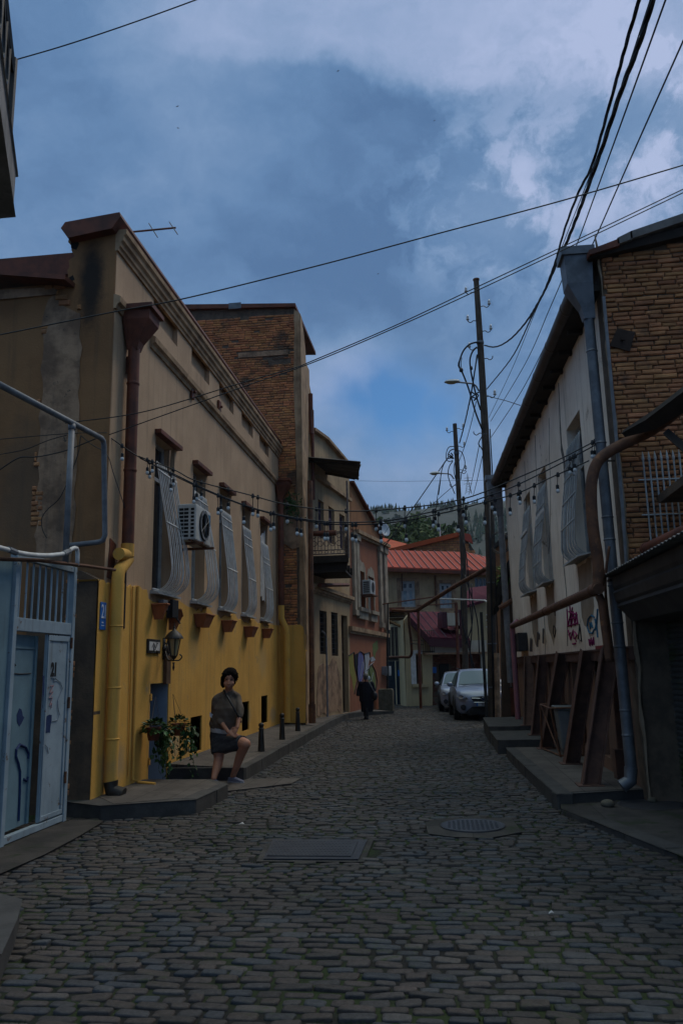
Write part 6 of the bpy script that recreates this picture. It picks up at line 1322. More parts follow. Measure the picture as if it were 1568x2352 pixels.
    spray('magenta_tag', [[(522,800),(528,905),(545,830),(548,910),(560,815),(572,900),(580,820),(590,895)], [(524,905),(590,885)], [(532,815),(585,835)], [(540,780),(545,850),(556,790)], [(536,860),(582,850)], [(530,930),(545,990),(560,930),(566,985)], [(532,960),(545,945)], [(568,940),(585,960),(570,985),(580,1000)], [(556,1015),(576,1012)], [(658,985),(664,1025),(672,980),(678,1022),(688,975),(690,1020)], [(660,1005),(690,998)]], 'magenta', .016)
    spray('blue_tag', [[(690,850),(672,838),(654,860),(648,905),(660,945),(680,950),(690,925)], [(664,880),(668,920),(674,885),(682,915)], [(712,800),(706,900),(713,975)], [(696,860),(710,935)], [(696,930),(708,860)]], 'spblue', .016)
    spray('black_tag', [[(600,895),(592,985),(612,1000),(604,920),(598,892)], [(440,900),(436,950),(444,975),(452,930),(446,905)]], 'spblack', .012)
    spray('grey_tag', [[(300,980),(296,1060)], [(306,985),(304,1060)], [(345,940),(340,1030)], [(378,920),(376,1010)], [(352,950),(350,985)]], 'spgrey2', .03)
    r_ = FR.rect((1383,1482),(1383,1492),(1366,1482),.01); mb = MB(); FR.box(mb, r_[0], r_[1], r_[2], r_[3], .002, .012); mb.build('red_sticker', M['spred'], T)
    return zb1
M['crack'] = mat('exposed_grey_render', (.13,.115,.10), (.085,.075,.065), 6, bump=.5); M['damp'] = mat('damp_stained_plaster', (.27,.19,.12), (.34,.25,.17), 3, bump=.3, streak=.6, sc=(.12,.08,.05))
M['gutter'] = mat('brown_gutter_metal', (.095,.07,.055), (.065,.05,.04), 3, rough=.5, metal=.2, bump=.1); M['tile'] = mat('grey_roof_tile', (.19,.175,.165), (.13,.12,.11), 4, bump=.3); M['rustdark'] = mat('dark_rusted_plate', (.045,.026,.018), (.03,.018,.013), 8, bump=.3); M['spgrey2'] = mat('faded_grey_blue_spray', (.17,.16,.15), None, bump=0)
ZB1 = right_house()
def props():
    G = 'steel props bracing the white house'
    defs = [((1397,1497), (1338,1805), (1371,1803), .17), ((1348,1499), (1296,1757), (1325,1752), .17), ((1290,1506), (1245,1722), (1262,1718), .17), ((1246,1513), (1222,1690), (1240,1686), .27), ((1212,1521), (1206,1668), (1219,1665), .36)]
    labs = ('nearest rusty steel prop, standing alone beside the grey downpipe', 'second rusty steel prop, hiding one side of the bin', 'rusty steel prop rising behind the cage of the bin', 'fourth rusty steel prop, planted on the middle step', 'farthest rusty steel prop on the upper step by the pink pipe')
    for k, (t, b0, b1, z) in enumerate(defs):
        a = pz(*b0, z); b = pz(*b1, z); foot = a.lerp(b, .5); u, zz = FR.uv(t[0], t[1], .12); top = FR.P(u, ZB1+.16, .10)
        T = thing('steel_prop', labs[k], 'prop', tuple(foot), G)
        ax = top-foot; wv = V((1, 0, 0)); wv = FR.n*-1.0; wv = (wv-ax.normalized()*wv.dot(ax.normalized())).normalized(); sv = ax.normalized().cross(wv).normalized()
        hw = .10; hs = .095
        for s in (-1, 1):
            mb = MB(); mb.obox(foot-sv*hs+wv*(s*hw-.008)-ax.normalized()*.05, sv*2*hs, wv*.016, ax*1.02); mb.build('flange', M['rustbeam'], T)
        mb = MB(); mb.obox(foot-sv*.006-wv*(hw-.009)-ax.normalized()*.05, sv*.012, wv*(2*hw-.018), ax*1.02); mb.build('web', M['rustbeam'], T)
        mb = MB(); mb.obox(V((foot.x-.17, foot.y-.15, z+.003)), (.32,0,0), (0,.3,0), (0,0,.015)); mb.build('base_plate', M['rustbeam'], T)
    # short channel stub by the downpipe foot
    a = pz(1418, 1790, .17); mb = MB(); mb.box(a.x-.02, a.x+.16, a.y-.05, a.y+.14, .17, .56); mb.box(a.x+.03, a.x+.12, a.y, a.y+.08, .56, 1.5); tag(mb.build('steel_stub', M['rustbeam'], bevel=.006), 'short dark steel stub standing at the foot of the grey downpipe', 'steel stub')
    # bin cage
    z = .17; c0, c1 = pz(1244,1722,z), pz(1287,1740,z); d = V((.38, .12, 0)); zt = pY(1263,1626,c1.y).z
    T = thing('bin_cage', 'rusty angle iron cage holding a bin between the steel props', 'cage', tuple(c0)); mb = MB()
    n0, n1 = c1+V((.0,.0,0)), c0
    t0, t1 = pY(1263,1627,n0.y-.1), pY(1240,1618,n1.y); dz = zt
    foot = [n0, n1, n1+d, n0+d]; topp = [V((t0.x,t0.y,dz)), V((t1.x,t1.y,dz)), V((t1.x,t1.y,dz))+V((.55,.1,0)), V((t0.x,t0.y,dz))+V((.6,.05,0))]
    for k in range(4):
        mb.tube([foot[k], topp[k]], .016, 4); mb.tube([topp[k], topp[(k+1) % 4]], .016, 4); mb.tube([foot[k]+V((0,0,.03)), foot[(k+1) % 4]+V((0,0,.03))], .014, 4)
    mb.tube([foot[0], topp[1]], .012, 4); mb.build('frame', M['rustpipe'], T)
    c = (foot[0]+foot[1]+foot[2]+foot[3])/4; T2 = thing('rubbish_bin', 'grey plastic wheelie bin standing in the rusty cage', 'bin', (c.x, c.y, z))
    a, b = pY(1276,1636,c.y), pY(1312,1700,c.y); hw = .23; zl = dz-.06; x = c.x+.17
    R = [[(x-.17,c.y-.17,z+.06),(x+.17,c.y-.17,z+.06),(x+.17,c.y+.17,z+.06),(x-.17,c.y+.17,z+.06)], [(x-hw,c.y-hw,zl),(x+hw,c.y-hw,zl),(x+hw,c.y+hw,zl),(x-hw,c.y+hw,zl)]]
    mb = MB(); mb.add(R[0]+R[1], [(3,2,1,0),(4,5,6,7)]+[(i,(i+1)%4,(i+1)%4+4,i+4) for i in range(4)]); mb.build('body', M['bin'], T2, bevel=.03)
    mb = MB(); mb.box(x-hw-.03, x+hw+.03, c.y-hw-.03, c.y+hw+.03, zl+.003, zl+.06); mb.box(x-.1, x+.1, c.y-hw-.07, c.y-hw-.031, zl+.0, zl+.03); mb.build('lid', M['bin'], T2, bevel=.015)
    # black bag
    q = pz(1352,1735,z); q.x += .35; mb = MB(); bm = bmesh.new(); bmesh.ops.create_icosphere(bm, subdivisions=3, radius=1)
    for v in bm.verts:
        o = v.co.copy(); k = 1+.22*noise.noise(o*2.2)+.1*noise.noise(o*6); v.co = V((q.x+o.x*.24*k, q.y+.1+o.y*.24*k, z+.28+max(-.28, o.z*.34*k)))
    bm.verts.index_update(); mb.add([v.co for v in bm.verts], [tuple(v.index for v in f.verts) for f in bm.faces]); bm.free(); tag(mb.build('rubbish_bag', M['plastic'], smooth=True), 'full black rubbish bag slumped behind the nearest steel props', 'rubbish bag')
props()
def gas_pipe_right():
    T = thing('gas_pipe', 'thick rusty gas pipe arching over the garage and running along the white house', 'pipe', (1.9, 9.8, 3))
    off = .42; Yp = FR.o.y-.25
    S = [(1371,1352),(1374,1330),(1371,1281),(1363.3,1232),(1358.4,1183),(1356.5,1135),(1359.4,1095),(1371,1062),(1392.6,1041),(1423.8,1023),(1466.8,1003)]
    pts = [pY(x, y, Yp) for x, y in S]; pts += [pY(1500,985,Yp-.25), pY(1540,955,Yp-.6), pY(1600,905,Yp-1.1)]
    mb = MB(); mb.tube(smoothpath(pts, 4), .072, 14); mb.build('arched_pipe', M['rustpipe'], T, smooth=True)
    a = pts[0]; uL = FR.uv(1176,1438,.30); e = FR.P(uL[0], uL[1], .30)
    mb = MB(); mb.tube([a+V((.0,-.08,-.01)), a, e], .068, 14)
    for t in (.02, .42): q = a.lerp(e, t); mb.lathe(q, [(.07,0), (.08,.02), (.08,.06), (.07,.08)], 14, e-a)
    q = a.lerp(e, .33); mb.tube([q, q+V((0,0,-.14))], .012, 5); mb.build('street_pipe', M['rustpipe'], T, smooth=2)
    mb = MB(); mb.tube(smoothpath([pY(*s, Yp+.03) for s in ((1374,1366),(1378,1376),(1382,1390),(1388,1440),(1395,1490),(1399,1520))], 3), .05, 10); mb.build('branch_pipe', M['rustpipe'], T, smooth=True)
    mb = MB(); mb.tube(smoothpath([pY(*s, FR.o.y-.05) for s in ((1398,1255),(1394,1284),(1389,1332),(1392,1390),(1400,1450),(1406,1500))], 3), .018, 6); mb.build('thin_pipe', M['rustpipe'], T, smooth=True)
    mb = MB(); zf = .36; mb.tube([e+V((-.0,-.04,.02)), e+V((0,.02,-.02)), e+V((0,.03,-.12)), V((e.x, e.y+.03, zf))], .068, 12); mb.tube([e+V((0,.0,.0)), e+V((.15,.3,.14))], .06, 10); mb.build('pink_downpipe', M['pink'], T, smooth=2)
    r = FR.rect((1192,1458),(1192,1497),(1209,1458),.02); mb = MB(); FR.box(mb, min(r[0],r[1]), max(r[0],r[1]), r[2], r[3], .01, .24); tag(mb.build('electric_cabinet', M['cab'], bevel=.012), 'dark electric cabinet on the white house beside the pink pipe', 'cabinet')
    # second rusty pipe crossing the barred window, and the dark canopy beam
    a, b = pY(1482,1262,Yp-.3), pY(1640,1190,7.9); mb = MB(); mb.tube([a, b], .075, 12); mb.lathe(a, [(.08,0), (.085,.03), (.08,.06)], 12, b-a); tag(mb.build('rusty_pipe', M['rust'], smooth=2), 'rust-red pipe end sticking out before the barred gable window', 'pipe')
    c = [pY(1432,996,Yp-.1), pY(1500,965,Yp-.4), pY(1640,868,8.2)]; mb = MB(); mb.tube(c, [.05,.12,.16], 4); c2 = [pY(1532,995,Yp-.6), pY(1640,1090,8.4)]; mb.tube(c2, .06, 4)
    tag(mb.build('canopy_beam', M['plankdark']), 'dark timber canopy beam with a brace at the right edge', 'beam')
M['cab'] = mat('dark_grey_cabinet', (.04,.042,.045), (.03,.03,.032), 6, rough=.6, bump=.1)
gas_pipe_right()
def garage():
    T = thing('garage', 'dark garage front with a rolled shutter and corrugated shutter box', 'garage', (3, 9.5, 0))
    yE = FR.o.y-.03; xs = 2.86; xb = pX(1405, 1325, 2.3).x
    # recessed shutter wall, running towards the camera
    p0 = pz(1532, 1822, .06); xs = p0.x; Y0_ = p0.y
    uF_ = V((FQ[1].x-FQ[0].x, FQ[1].y-FQ[0].y, 0)).normalized(); G = Fac((xs, Y0_), (uF_.x*.0+.06, -1), (-1, -.06))
    zt = 3.05; mb = MB(); n = 44; vs = []; L_ = 3.4
    for k in range(n+1):
        z = .08+(zt-.08)*k/n
        for dz, f in ((0, 0), (.25, .022), (.6, .024), (.85, .002)): vs += [G.P(0, z+dz*(zt-.08)/n, f), G.P(L_, z+dz*(zt-.08)/n, f)]
    m_ = len(vs)//2; mb.add(vs, [(2*k, 2*k+1, 2*k+3, 2*k+2) for k in range(m_-1)]); mb.build('roller_shutter', M['shutter'], T)
    mb = MB(); mb.tube([G.P(-.02,.06,.03), G.P(-.02,zt,.03)], .03, 4); mb.build('shutter_rail', M['greypipe'], T)
    # end pier between the house corner and the shutter
    mb = MB(); mb.prism([(FR.o.x+.02, yE, .0), (xs+.05, Y0_-.0, .0), (xs+.3, yE+.1, .0), (FR.o.x+.1, yE+.1, 0)], (0,0,3.2)); mb.build('pier', M['pillar'], T)
    # shutter box
    a = pY(1404, 1326, yE-.06); zt_ = a.z; bx = a.x; zb_ = pY(1412, 1398, yE-.06).z; d = V((.02,-1,0)).normalized()
    prof = [(0,zt_), (-.0,zt_-.13), (.02,zt_-.17), (.0,zt_-.2), (.02,zt_-.3), (.05,zt_-.33), (.03,zt_-.37), (.07,zb_-.01), (.2,zb_-.16), (.7,zb_-.17), (.7,zt_)]
    o = V((bx, yE-.06, 0)); mb = MB(); mb.prism([o+V((x,0,z)) for x, z in prof], d*3.6); mb.build('shutter_box', M['corr'], T)
    mb = MB(); n = 60; vs = []
    for k in range(n+1): y = 3.75*k/n; z = .018*(k % 2); vs += [o+V((-.12,.1-y,zt_+.01+z)), o+V((.8,.1-y,zt_+.12+z))]
    mb.add(vs+[v-V((0,0,.008)) for v in vs], [(2*k,2*k+1,2*k+3,2*k+2) for k in range(n)]+[(2*k+2*n+2,2*k+2*n+3,2*k+2*n+5,2*k+2*n+4) for k in range(n)]+[(2*k,2*k+2,2*k+2*n+4,2*k+2*n+2) for k in range(n)]); mb.build('corrugated_cover', M['tile'], T)
    mb = MB(); mb.box(xs+.02, 9, 5.5, yE-.2, zt+.6, zt+.7); mb.build('garage_roof', M['pillar'], T)
    for k, (px, py, s, l) in enumerate(((1395,1853,.07,'grey pebble lying against the broken kerb on the forecourt'), (1497,1843,.05,'dark stone lying before the shutter pier'))):
        c = pz(px, py, .055); mb = MB(); mb.ell(c+V((0,0,s*.5)), s*1.2, s, s*.7, None, 10, 6); tag(mb.build('pebble', M['stone'], smooth=True), l, 'stone')
garage()
def shed():
    T = thing('brown_shed', 'dark brown gabled outbuilding beyond the white house', 'outbuilding', (2.4, 23, 0)); S = Fac((0, 23.4), (1,0), (0,-1))
    o = S.pts([(1152,1660),(1150,1402),(1182,1300),(1230,1300),(1230,1660)]); mb = MB(); S.slab(mb, o, (), .3); mb.build('wall', M['pillar2'], T)
    a, b = S.uv(1147,1396,.3), S.uv(1184,1284,.3); mb = MB(); mb.prism([S.P(a[0]-.03,a[1]-.08,.3), S.P(b[0],b[1],.3), S.P(b[0],b[1]+.28,.3), S.P(a[0]-.03,a[1]+.12,.3)], (0,6,0)); mb.build('roof', M['slate'], T)
    mb = MB(); mb.tube([S.P(*S.uv(1146,1397,.5),.5), S.P(*S.uv(1195,1368,.5),.5)], .07, 8); mb.build('wall_pipe', M['rustpipe'], T)
    r = S.rect((1165,1500),(1165,1600),(1176,1500),.01); mb = MB(); S.box(mb, r[0], r[1], .3, r[3], .005, .04); mb.build('door', M['rust'], T)
    T2 = thing('orange_brick_house', 'orange brick gable end with a dark roof edge beyond the utility pole', 'house', (5, 34, 0)); S2 = Fac((0, 33), (1,0), (0,-1))
    o = S2.pts([(1136,1650),(1136,1262),(1174,1228),(1210,1200),(1210,1650)]); mb = MB(); S2.slab(mb, o, (), .3); mb.build('gable_wall', M['brickflat'], T2)
    a, b = S2.uv(1131,1262,.2), S2.uv(1200,1205,.2); mb = MB(); mb.prism([S2.P(a[0],a[1],.2), S2.P(b[0],b[1],.2), S2.P(b[0],b[1]+.3,.2), S2.P(a[0],a[1]+.15,.2)], (0,5,0)); mb.build('roof', M['plankdark'], T2)
    c = pY(1163, 1308, 28); mb = MB(); rn = random.Random(3)
    for _ in range(500):
        v = V((rn.gauss(0,1), rn.gauss(0,1), rn.gauss(0,1))).normalized()*rn.random()**.4; leafmesh(mb, c+V((v.x*.55, v.y*.5, v.z*.45-.25)), (v.x, v.y, v.z-.2), (0,0,1), .13)
    T3 = thing('shrub', 'bright green shrub above the dark shed roof', 'shrub', tuple(c)); mb.build('foliage', M['leaf2'], T3); mb = MB(); mb.tube([V((c.x,c.y,0)), c], .04, 5); mb.build('stem', M['wood'], T3)
M['pillar2'] = mat('dark_brown_render', (.085,.05,.03), (.055,.035,.022), 2, bump=.4); M['slate'] = mat('dark_slate_metal', (.016,.015,.015), None, spec=0, rough=.9, bump=.05); M['brickflat'] = mat('orange_brick_mass', (.24,.10,.04), (.17,.07,.03), 5, bump=.5); M['leaf2'] = mat('bright_leaves', (.10,.17,.03), (.05,.1,.02), 4, bump=0, island=.4)
shed()
# ================================================================== bollards
def bollards():
    rows = ((600,1726,1660,'nearest black cast iron bollard, beside the woman in the skirt'), (648,1699,1638,'middle black cast iron bollard on the pavement edge'), (684,1680,1625,'farthest black cast iron bollard before the yellow corner'))
    first = None
    for x, yb, yt, l in rows:
        p = pz(x, yb, .205); h = pY(x, yt, p.y).z-p.z
        if first is None:
            T = thing('bollard', l, 'bollard', tuple(p), 'black bollards along the left pavement'); s = h
            mb = MB(); mb.lathe(p, [(.068,-.02), (.066,.02), (.058,s*.3), (.046,s*.74), (.044,s*.76), (.056,s*.775), (.058,s*.80), (.042,s*.82), (.04,s*.85)], 16); mb.build('shaft', M['black'], T, smooth=2)
            mb = MB(); mb.lathe(p, [(.03,s*.84), (.046,s*.87), (.054,s*.91), (.05,s*.95), (.035,s*.985), (.012,s)], 16); mb.build('knob', M['black'], T, smooth=True); first = T; h0 = h
        else:
            o = first.copy(); COL.objects.link(o); o.location = p; o['label'] = l; k = h/h0; o.scale = (1, 1, k)
            for c in first.children: d = c.copy(); COL.objects.link(d); d.parent = o
bollards()
# ================================================================== utility poles
PM = lambda cx, cy: (973.7+cx*.21872, 624.6+cy*.21872)
def hook(mb, mc, base, side, up=.16, n_=None):
    d = V((side, -.2, 0)).normalized(); pts = [base, base+d*.10, base+d*.15+V((0,0,-.05)), base+d*.22+V((0,0,-.06)), base+d*.28+V((0,0,0)), base+d*.28+V((0,0,.06))]
    mb.tube(smoothpath(pts, 3), .016, 5)
    if mc is not None: mc.lathe(base+d*.28+V((0,0,.03)), [(.05,0), (.06,.03), (.035,.06), (.045,.09), (.05,.1), (.03,.14), (.02,.17)], 8)
def street_lamp(T, px_head, px_arm, Y, L_):
    c = pY(*px_head, Y-.5); e = [pY(*q, Y) for q in px_arm]
    mb = MB(); mb.tube(smoothpath([e[0], e[1], (e[1]*.4+c*.6)+V((0,0,.02)), c+V((L_*.45,.1,.02))], 4), .028, 8); arm = mb.build('lamp_arm', M['greypipe'], T, smooth=True)
    d = V((-1, -.25, -.03)).normalized(); w = d.cross(V((0,0,1))).normalized(); up = w.cross(d)
    def sec(t, hw, hh): 
        o = c+d*(t*L_-L_*.5)
        return [o+w*(hw*math.cos(a))+up*(hh*max(0, math.sin(a))) for a in [math.pi*k/8 for k in range(9)]]
    S = [sec(0,.05,.06), sec(.1,.09,.09), sec(.35,.13,.10), sec(.7,.13,.085), sec(.92,.09,.06), sec(1,.03,.03)]
    mb = MB(); n = 9; mb.add([v for s in S for v in s], [(i*n+k, i*n+k+1, (i+1)*n+k+1, (i+1)*n+k) for i in range(5) for k in range(n-1)]+[tuple(range(n))[::-1], tuple(5*n+k for k in range(n))]); hd = mb.build('lamp_head', M['acwhite'], T, smooth=2)
    mb = MB(); mb.ell(c-up*.005+d*L_*.06, L_*.36, .105, .06, Matrix((d, w, up)).transposed(), 14, 8); mb.build('lamp_lens', M['lamplens'], hd, smooth=True)
def poles():
    Y = 25.3; T = thing('utility_pole', 'tall leaning wooden utility pole with a street lamp, before the parked cars', 'utility pole', tuple(pz(1131,1656)))
    ax = [((1092.9,643),.092), ((1101.6,778),.108), ((1108,887),.115), ((1112.6,974),.125), ((1117,1062),.132), ((1121,1150),.138), ((1126,1320),.14), ((1129,1480),.142), ((1131,1660),.145)]
    P_ = [pY(*q, Y) for q, _ in ax]; R_ = [r for _, r in ax]; P_[-1] = V((P_[-1].x, Y, -.05))
    mb = MB(); mb.tube(P_, R_, 14); mb.build('pole', M['wood'], T, smooth=2)
    mb = MB(); mb.lathe(P_[0], [(.10,-.03), (.115,-.01), (.115,.03), (.05,.06)], 12); mb.build('pole_cap', M['rustpipe'], T)
    def at(y):
        for (a, _), (b, _) in zip(ax, ax[1:]):
            if a[1] <= y <= b[1]: t = (y-a[1])/(b[1]-a[1]); return a[0]+(b[0]-a[0])*t
        return 1131
    a, b = pY(1139,1500,Y-.1), pY(1141,1652,Y-.1); mb = MB(); mb.tube([V((b.x,b.y,-.05)), a], [.115,.105], 8); mb.build('pole_stub', M['concrete'], T)
    a, b = pY(1116,1406,Y-.12), pY(1118,1655,Y-.12); mb = MB(); mb.box(b.x-.05, b.x+.04, Y-.2, Y-.1, -.05, a.z); mb.build('steel_channel', M['black'], T)
    mb = MB()
    for yy in (1412,1424,1440): q = pY(1116.5, yy, Y-.21); mb.lathe(q, [(.018,0), (.018,.02)], 8, (0,-1,0))
    mb.build('channel_bolts', M['bulb'], T)
    for yy in (787,789.5,1000,1340,1480,1580):
        q = pY(at(yy), yy, Y); mb = MB(); mb.lathe(q, [(.15 if yy > 1300 else .125,0), (.155 if yy > 1300 else .128,.02), (.15 if yy > 1300 else .125,.04)], 14); mb.build('wire_band', M['steel'], T)
    for y, s, c_ in ((672,-1,1), (705,1,1), (737,-1,1), (762,1,1), (800,-1,1), (825,1,0), (995,-1,0), (912,1,1)):
        mb = MB(); mc = MB(); q = pY(at(y), y, Y)+V((s*.1,-.02,0)); hook(mb, mc if c_ else None, q, s); h = mb.build('hook', M['black'], T, smooth=True)
        if c_: mc.build('insulator', M['ceramic'], h, smooth=True)
    street_lamp(T, (1038,878), [PM(575,1250), PM(520,1180)], Y, .52)
    mb = MB()
    def C(l, r=.028, y=Y-.12): mb.tube(smoothpath([pY(*PM(*q), y) for q in l], 4), r, 6)
    C([(590,745),(540,740),(470,765),(410,830),(375,920),(360,980),(385,1030),(410,1080),(470,1240),(540,1480),(610,1660)], .03)
    C([(550,790),(505,840),(480,920),(485,1010),(500,1100),(540,1280),(590,1450)], .03); C([(560,880),(540,980),(520,1120),(490,1300),(470,1400)], .02)
    C([(395,900),(385,960),(390,1020)], .014); C([(375,930),(370,980),(385,1025)], .014)
    mb.lathe(pY(*PM(388,1030), Y-.12), [(.06,-.06), (.07,0), (.05,.06)], 8); mb.lathe(pY(*PM(492,1010), Y-.12), [(.045,-.06), (.055,0), (.04,.06)], 8)
    C([(500,1260),(530,1290),(500,1310),(545,1330),(520,1350),(570,1300),(545,1280),(580,1260)], .022)
    C([(690,1650),(700,1850),(715,2100),(728,2300)], .02); C([(610,1720),(570,1800),(600,1850),(615,1880)], .02)
    mb.tube([pY(1123,1140,Y-.15), pY(1126,1300,Y-.16), pY(1130,1480,Y-.17), pY(1134,1650,Y-.17)], .03, 5); mb.tube([pY(1132,1150,Y-.1), pY(1135,1250,Y-.1), pY(1139,1400,Y-.1), pY(1143,1500,Y-.1)], .02, 5)
    c = pY(1147,1246,Y-.3); 
    for k in range(4): mb.tube([c+V(((.28+.02*k)*math.cos(t*.55)+.06*rv(.3), .02*k, (.30+.02*k)*math.sin(t*.55))) for t in range(12)], .010, 4)
    mb.build('pole_cables', M['rubber'], T, smooth=True)
    # second pole
    Y2 = 33.3; T2 = thing('utility_pole', 'shorter wooden utility pole with tangled cables, farther up behind the parked cars', 'utility pole', tuple(pY(1070,1622,Y2)))
    ax2 = [((1043.7,973.5),.09), ((1049,1062),.10), ((1053,1140),.105), ((1060.5,1235),.115), ((1064,1305),.12), ((1068,1516),.125), ((1070,1622),.128)]
    P2 = [pY(*q, Y2) for q, _ in ax2]; P2[-1].z = -.05; mb = MB(); mb.tube(P2, [r for _, r in ax2], 12); mb.build('pole', M['wood'], T2, smooth=2)
    def at2(y):
        for (a, _), (b, _) in zip(ax2, ax2[1:]):
            if a[1] <= y <= b[1]: t = (y-a[1])/(b[1]-a[1]); return a[0]+(b[0]-a[0])*t
    for y, s, c_ in ((991,-1,1), (985,1,1), (1026,1,1), (1080,1,1), (1115,-1,0), (1086,1,0)):
        mb = MB(); mc = MB(); q = pY(at2(y), y, Y2)+V((s*.08,-.02,0)); hook(mb, mc if c_ else None, q, s); h = mb.build('hook', M['black'], T2, smooth=True)
        if c_: mc.build('insulator', M['ceramic'], h, smooth=True)
    for yy in (1040,1043,1105):
        q = pY(at2(yy), yy, Y2); mb = MB(); mb.lathe(q, [(.115,0), (.12,.03), (.115,.05)], 12); mb.build('wire_band', M['steel'], T2)
    street_lamp(T2, (998,1088), [PM(312,2175), PM(270,2125)], Y2, .44)
    mb = MB()
    def D_(l, r=.026, y=Y2-.12): mb.tube(smoothpath([pY(*PM(*q), y) for q in l], 4), r, 6)
    D_([(320,1830),(260,1840),(235,1890),(230,1960),(260,1990),(300,1980)], .02); D_([(310,1860),(270,1880),(250,1930),(290,1950),(240,1960)], .025); D_([(330,1870),(390,1890),(420,1960),(425,2030),(390,2120),(385,2180)], .02); D_([(300,1985),(265,2040),(250,2110),(260,2180),(300,2280),(320,2330)], .022); D_([(320,2000),(310,2080),(330,2180)], .02); D_([(245,1960),(205,2020),(180,2100),(165,2230),(150,2340)], .022); D_([(280,1900),(300,1930),(270,1945),(310,1960),(260,1915)], .03)
    for l in ([(1063,1240),(1072,1290),(1078,1380),(1083,1440),(1079,1500),(1086,1545)], [(1062,1300),(1058,1350),(1060,1420),(1074,1480),(1090,1540)], [(1066,1320),(1082,1370),(1096,1430),(1100,1500)], [(1068,1480),(1084,1430),(1082,1340)]): mb.tube(smoothpath([pY(*q, Y2-.25) for q in l], 4), .025, 5)
    mb.build('pole_cables', M['rubber'], T2, smooth=True)
    return Y, Y2
YP1, YP2 = poles()
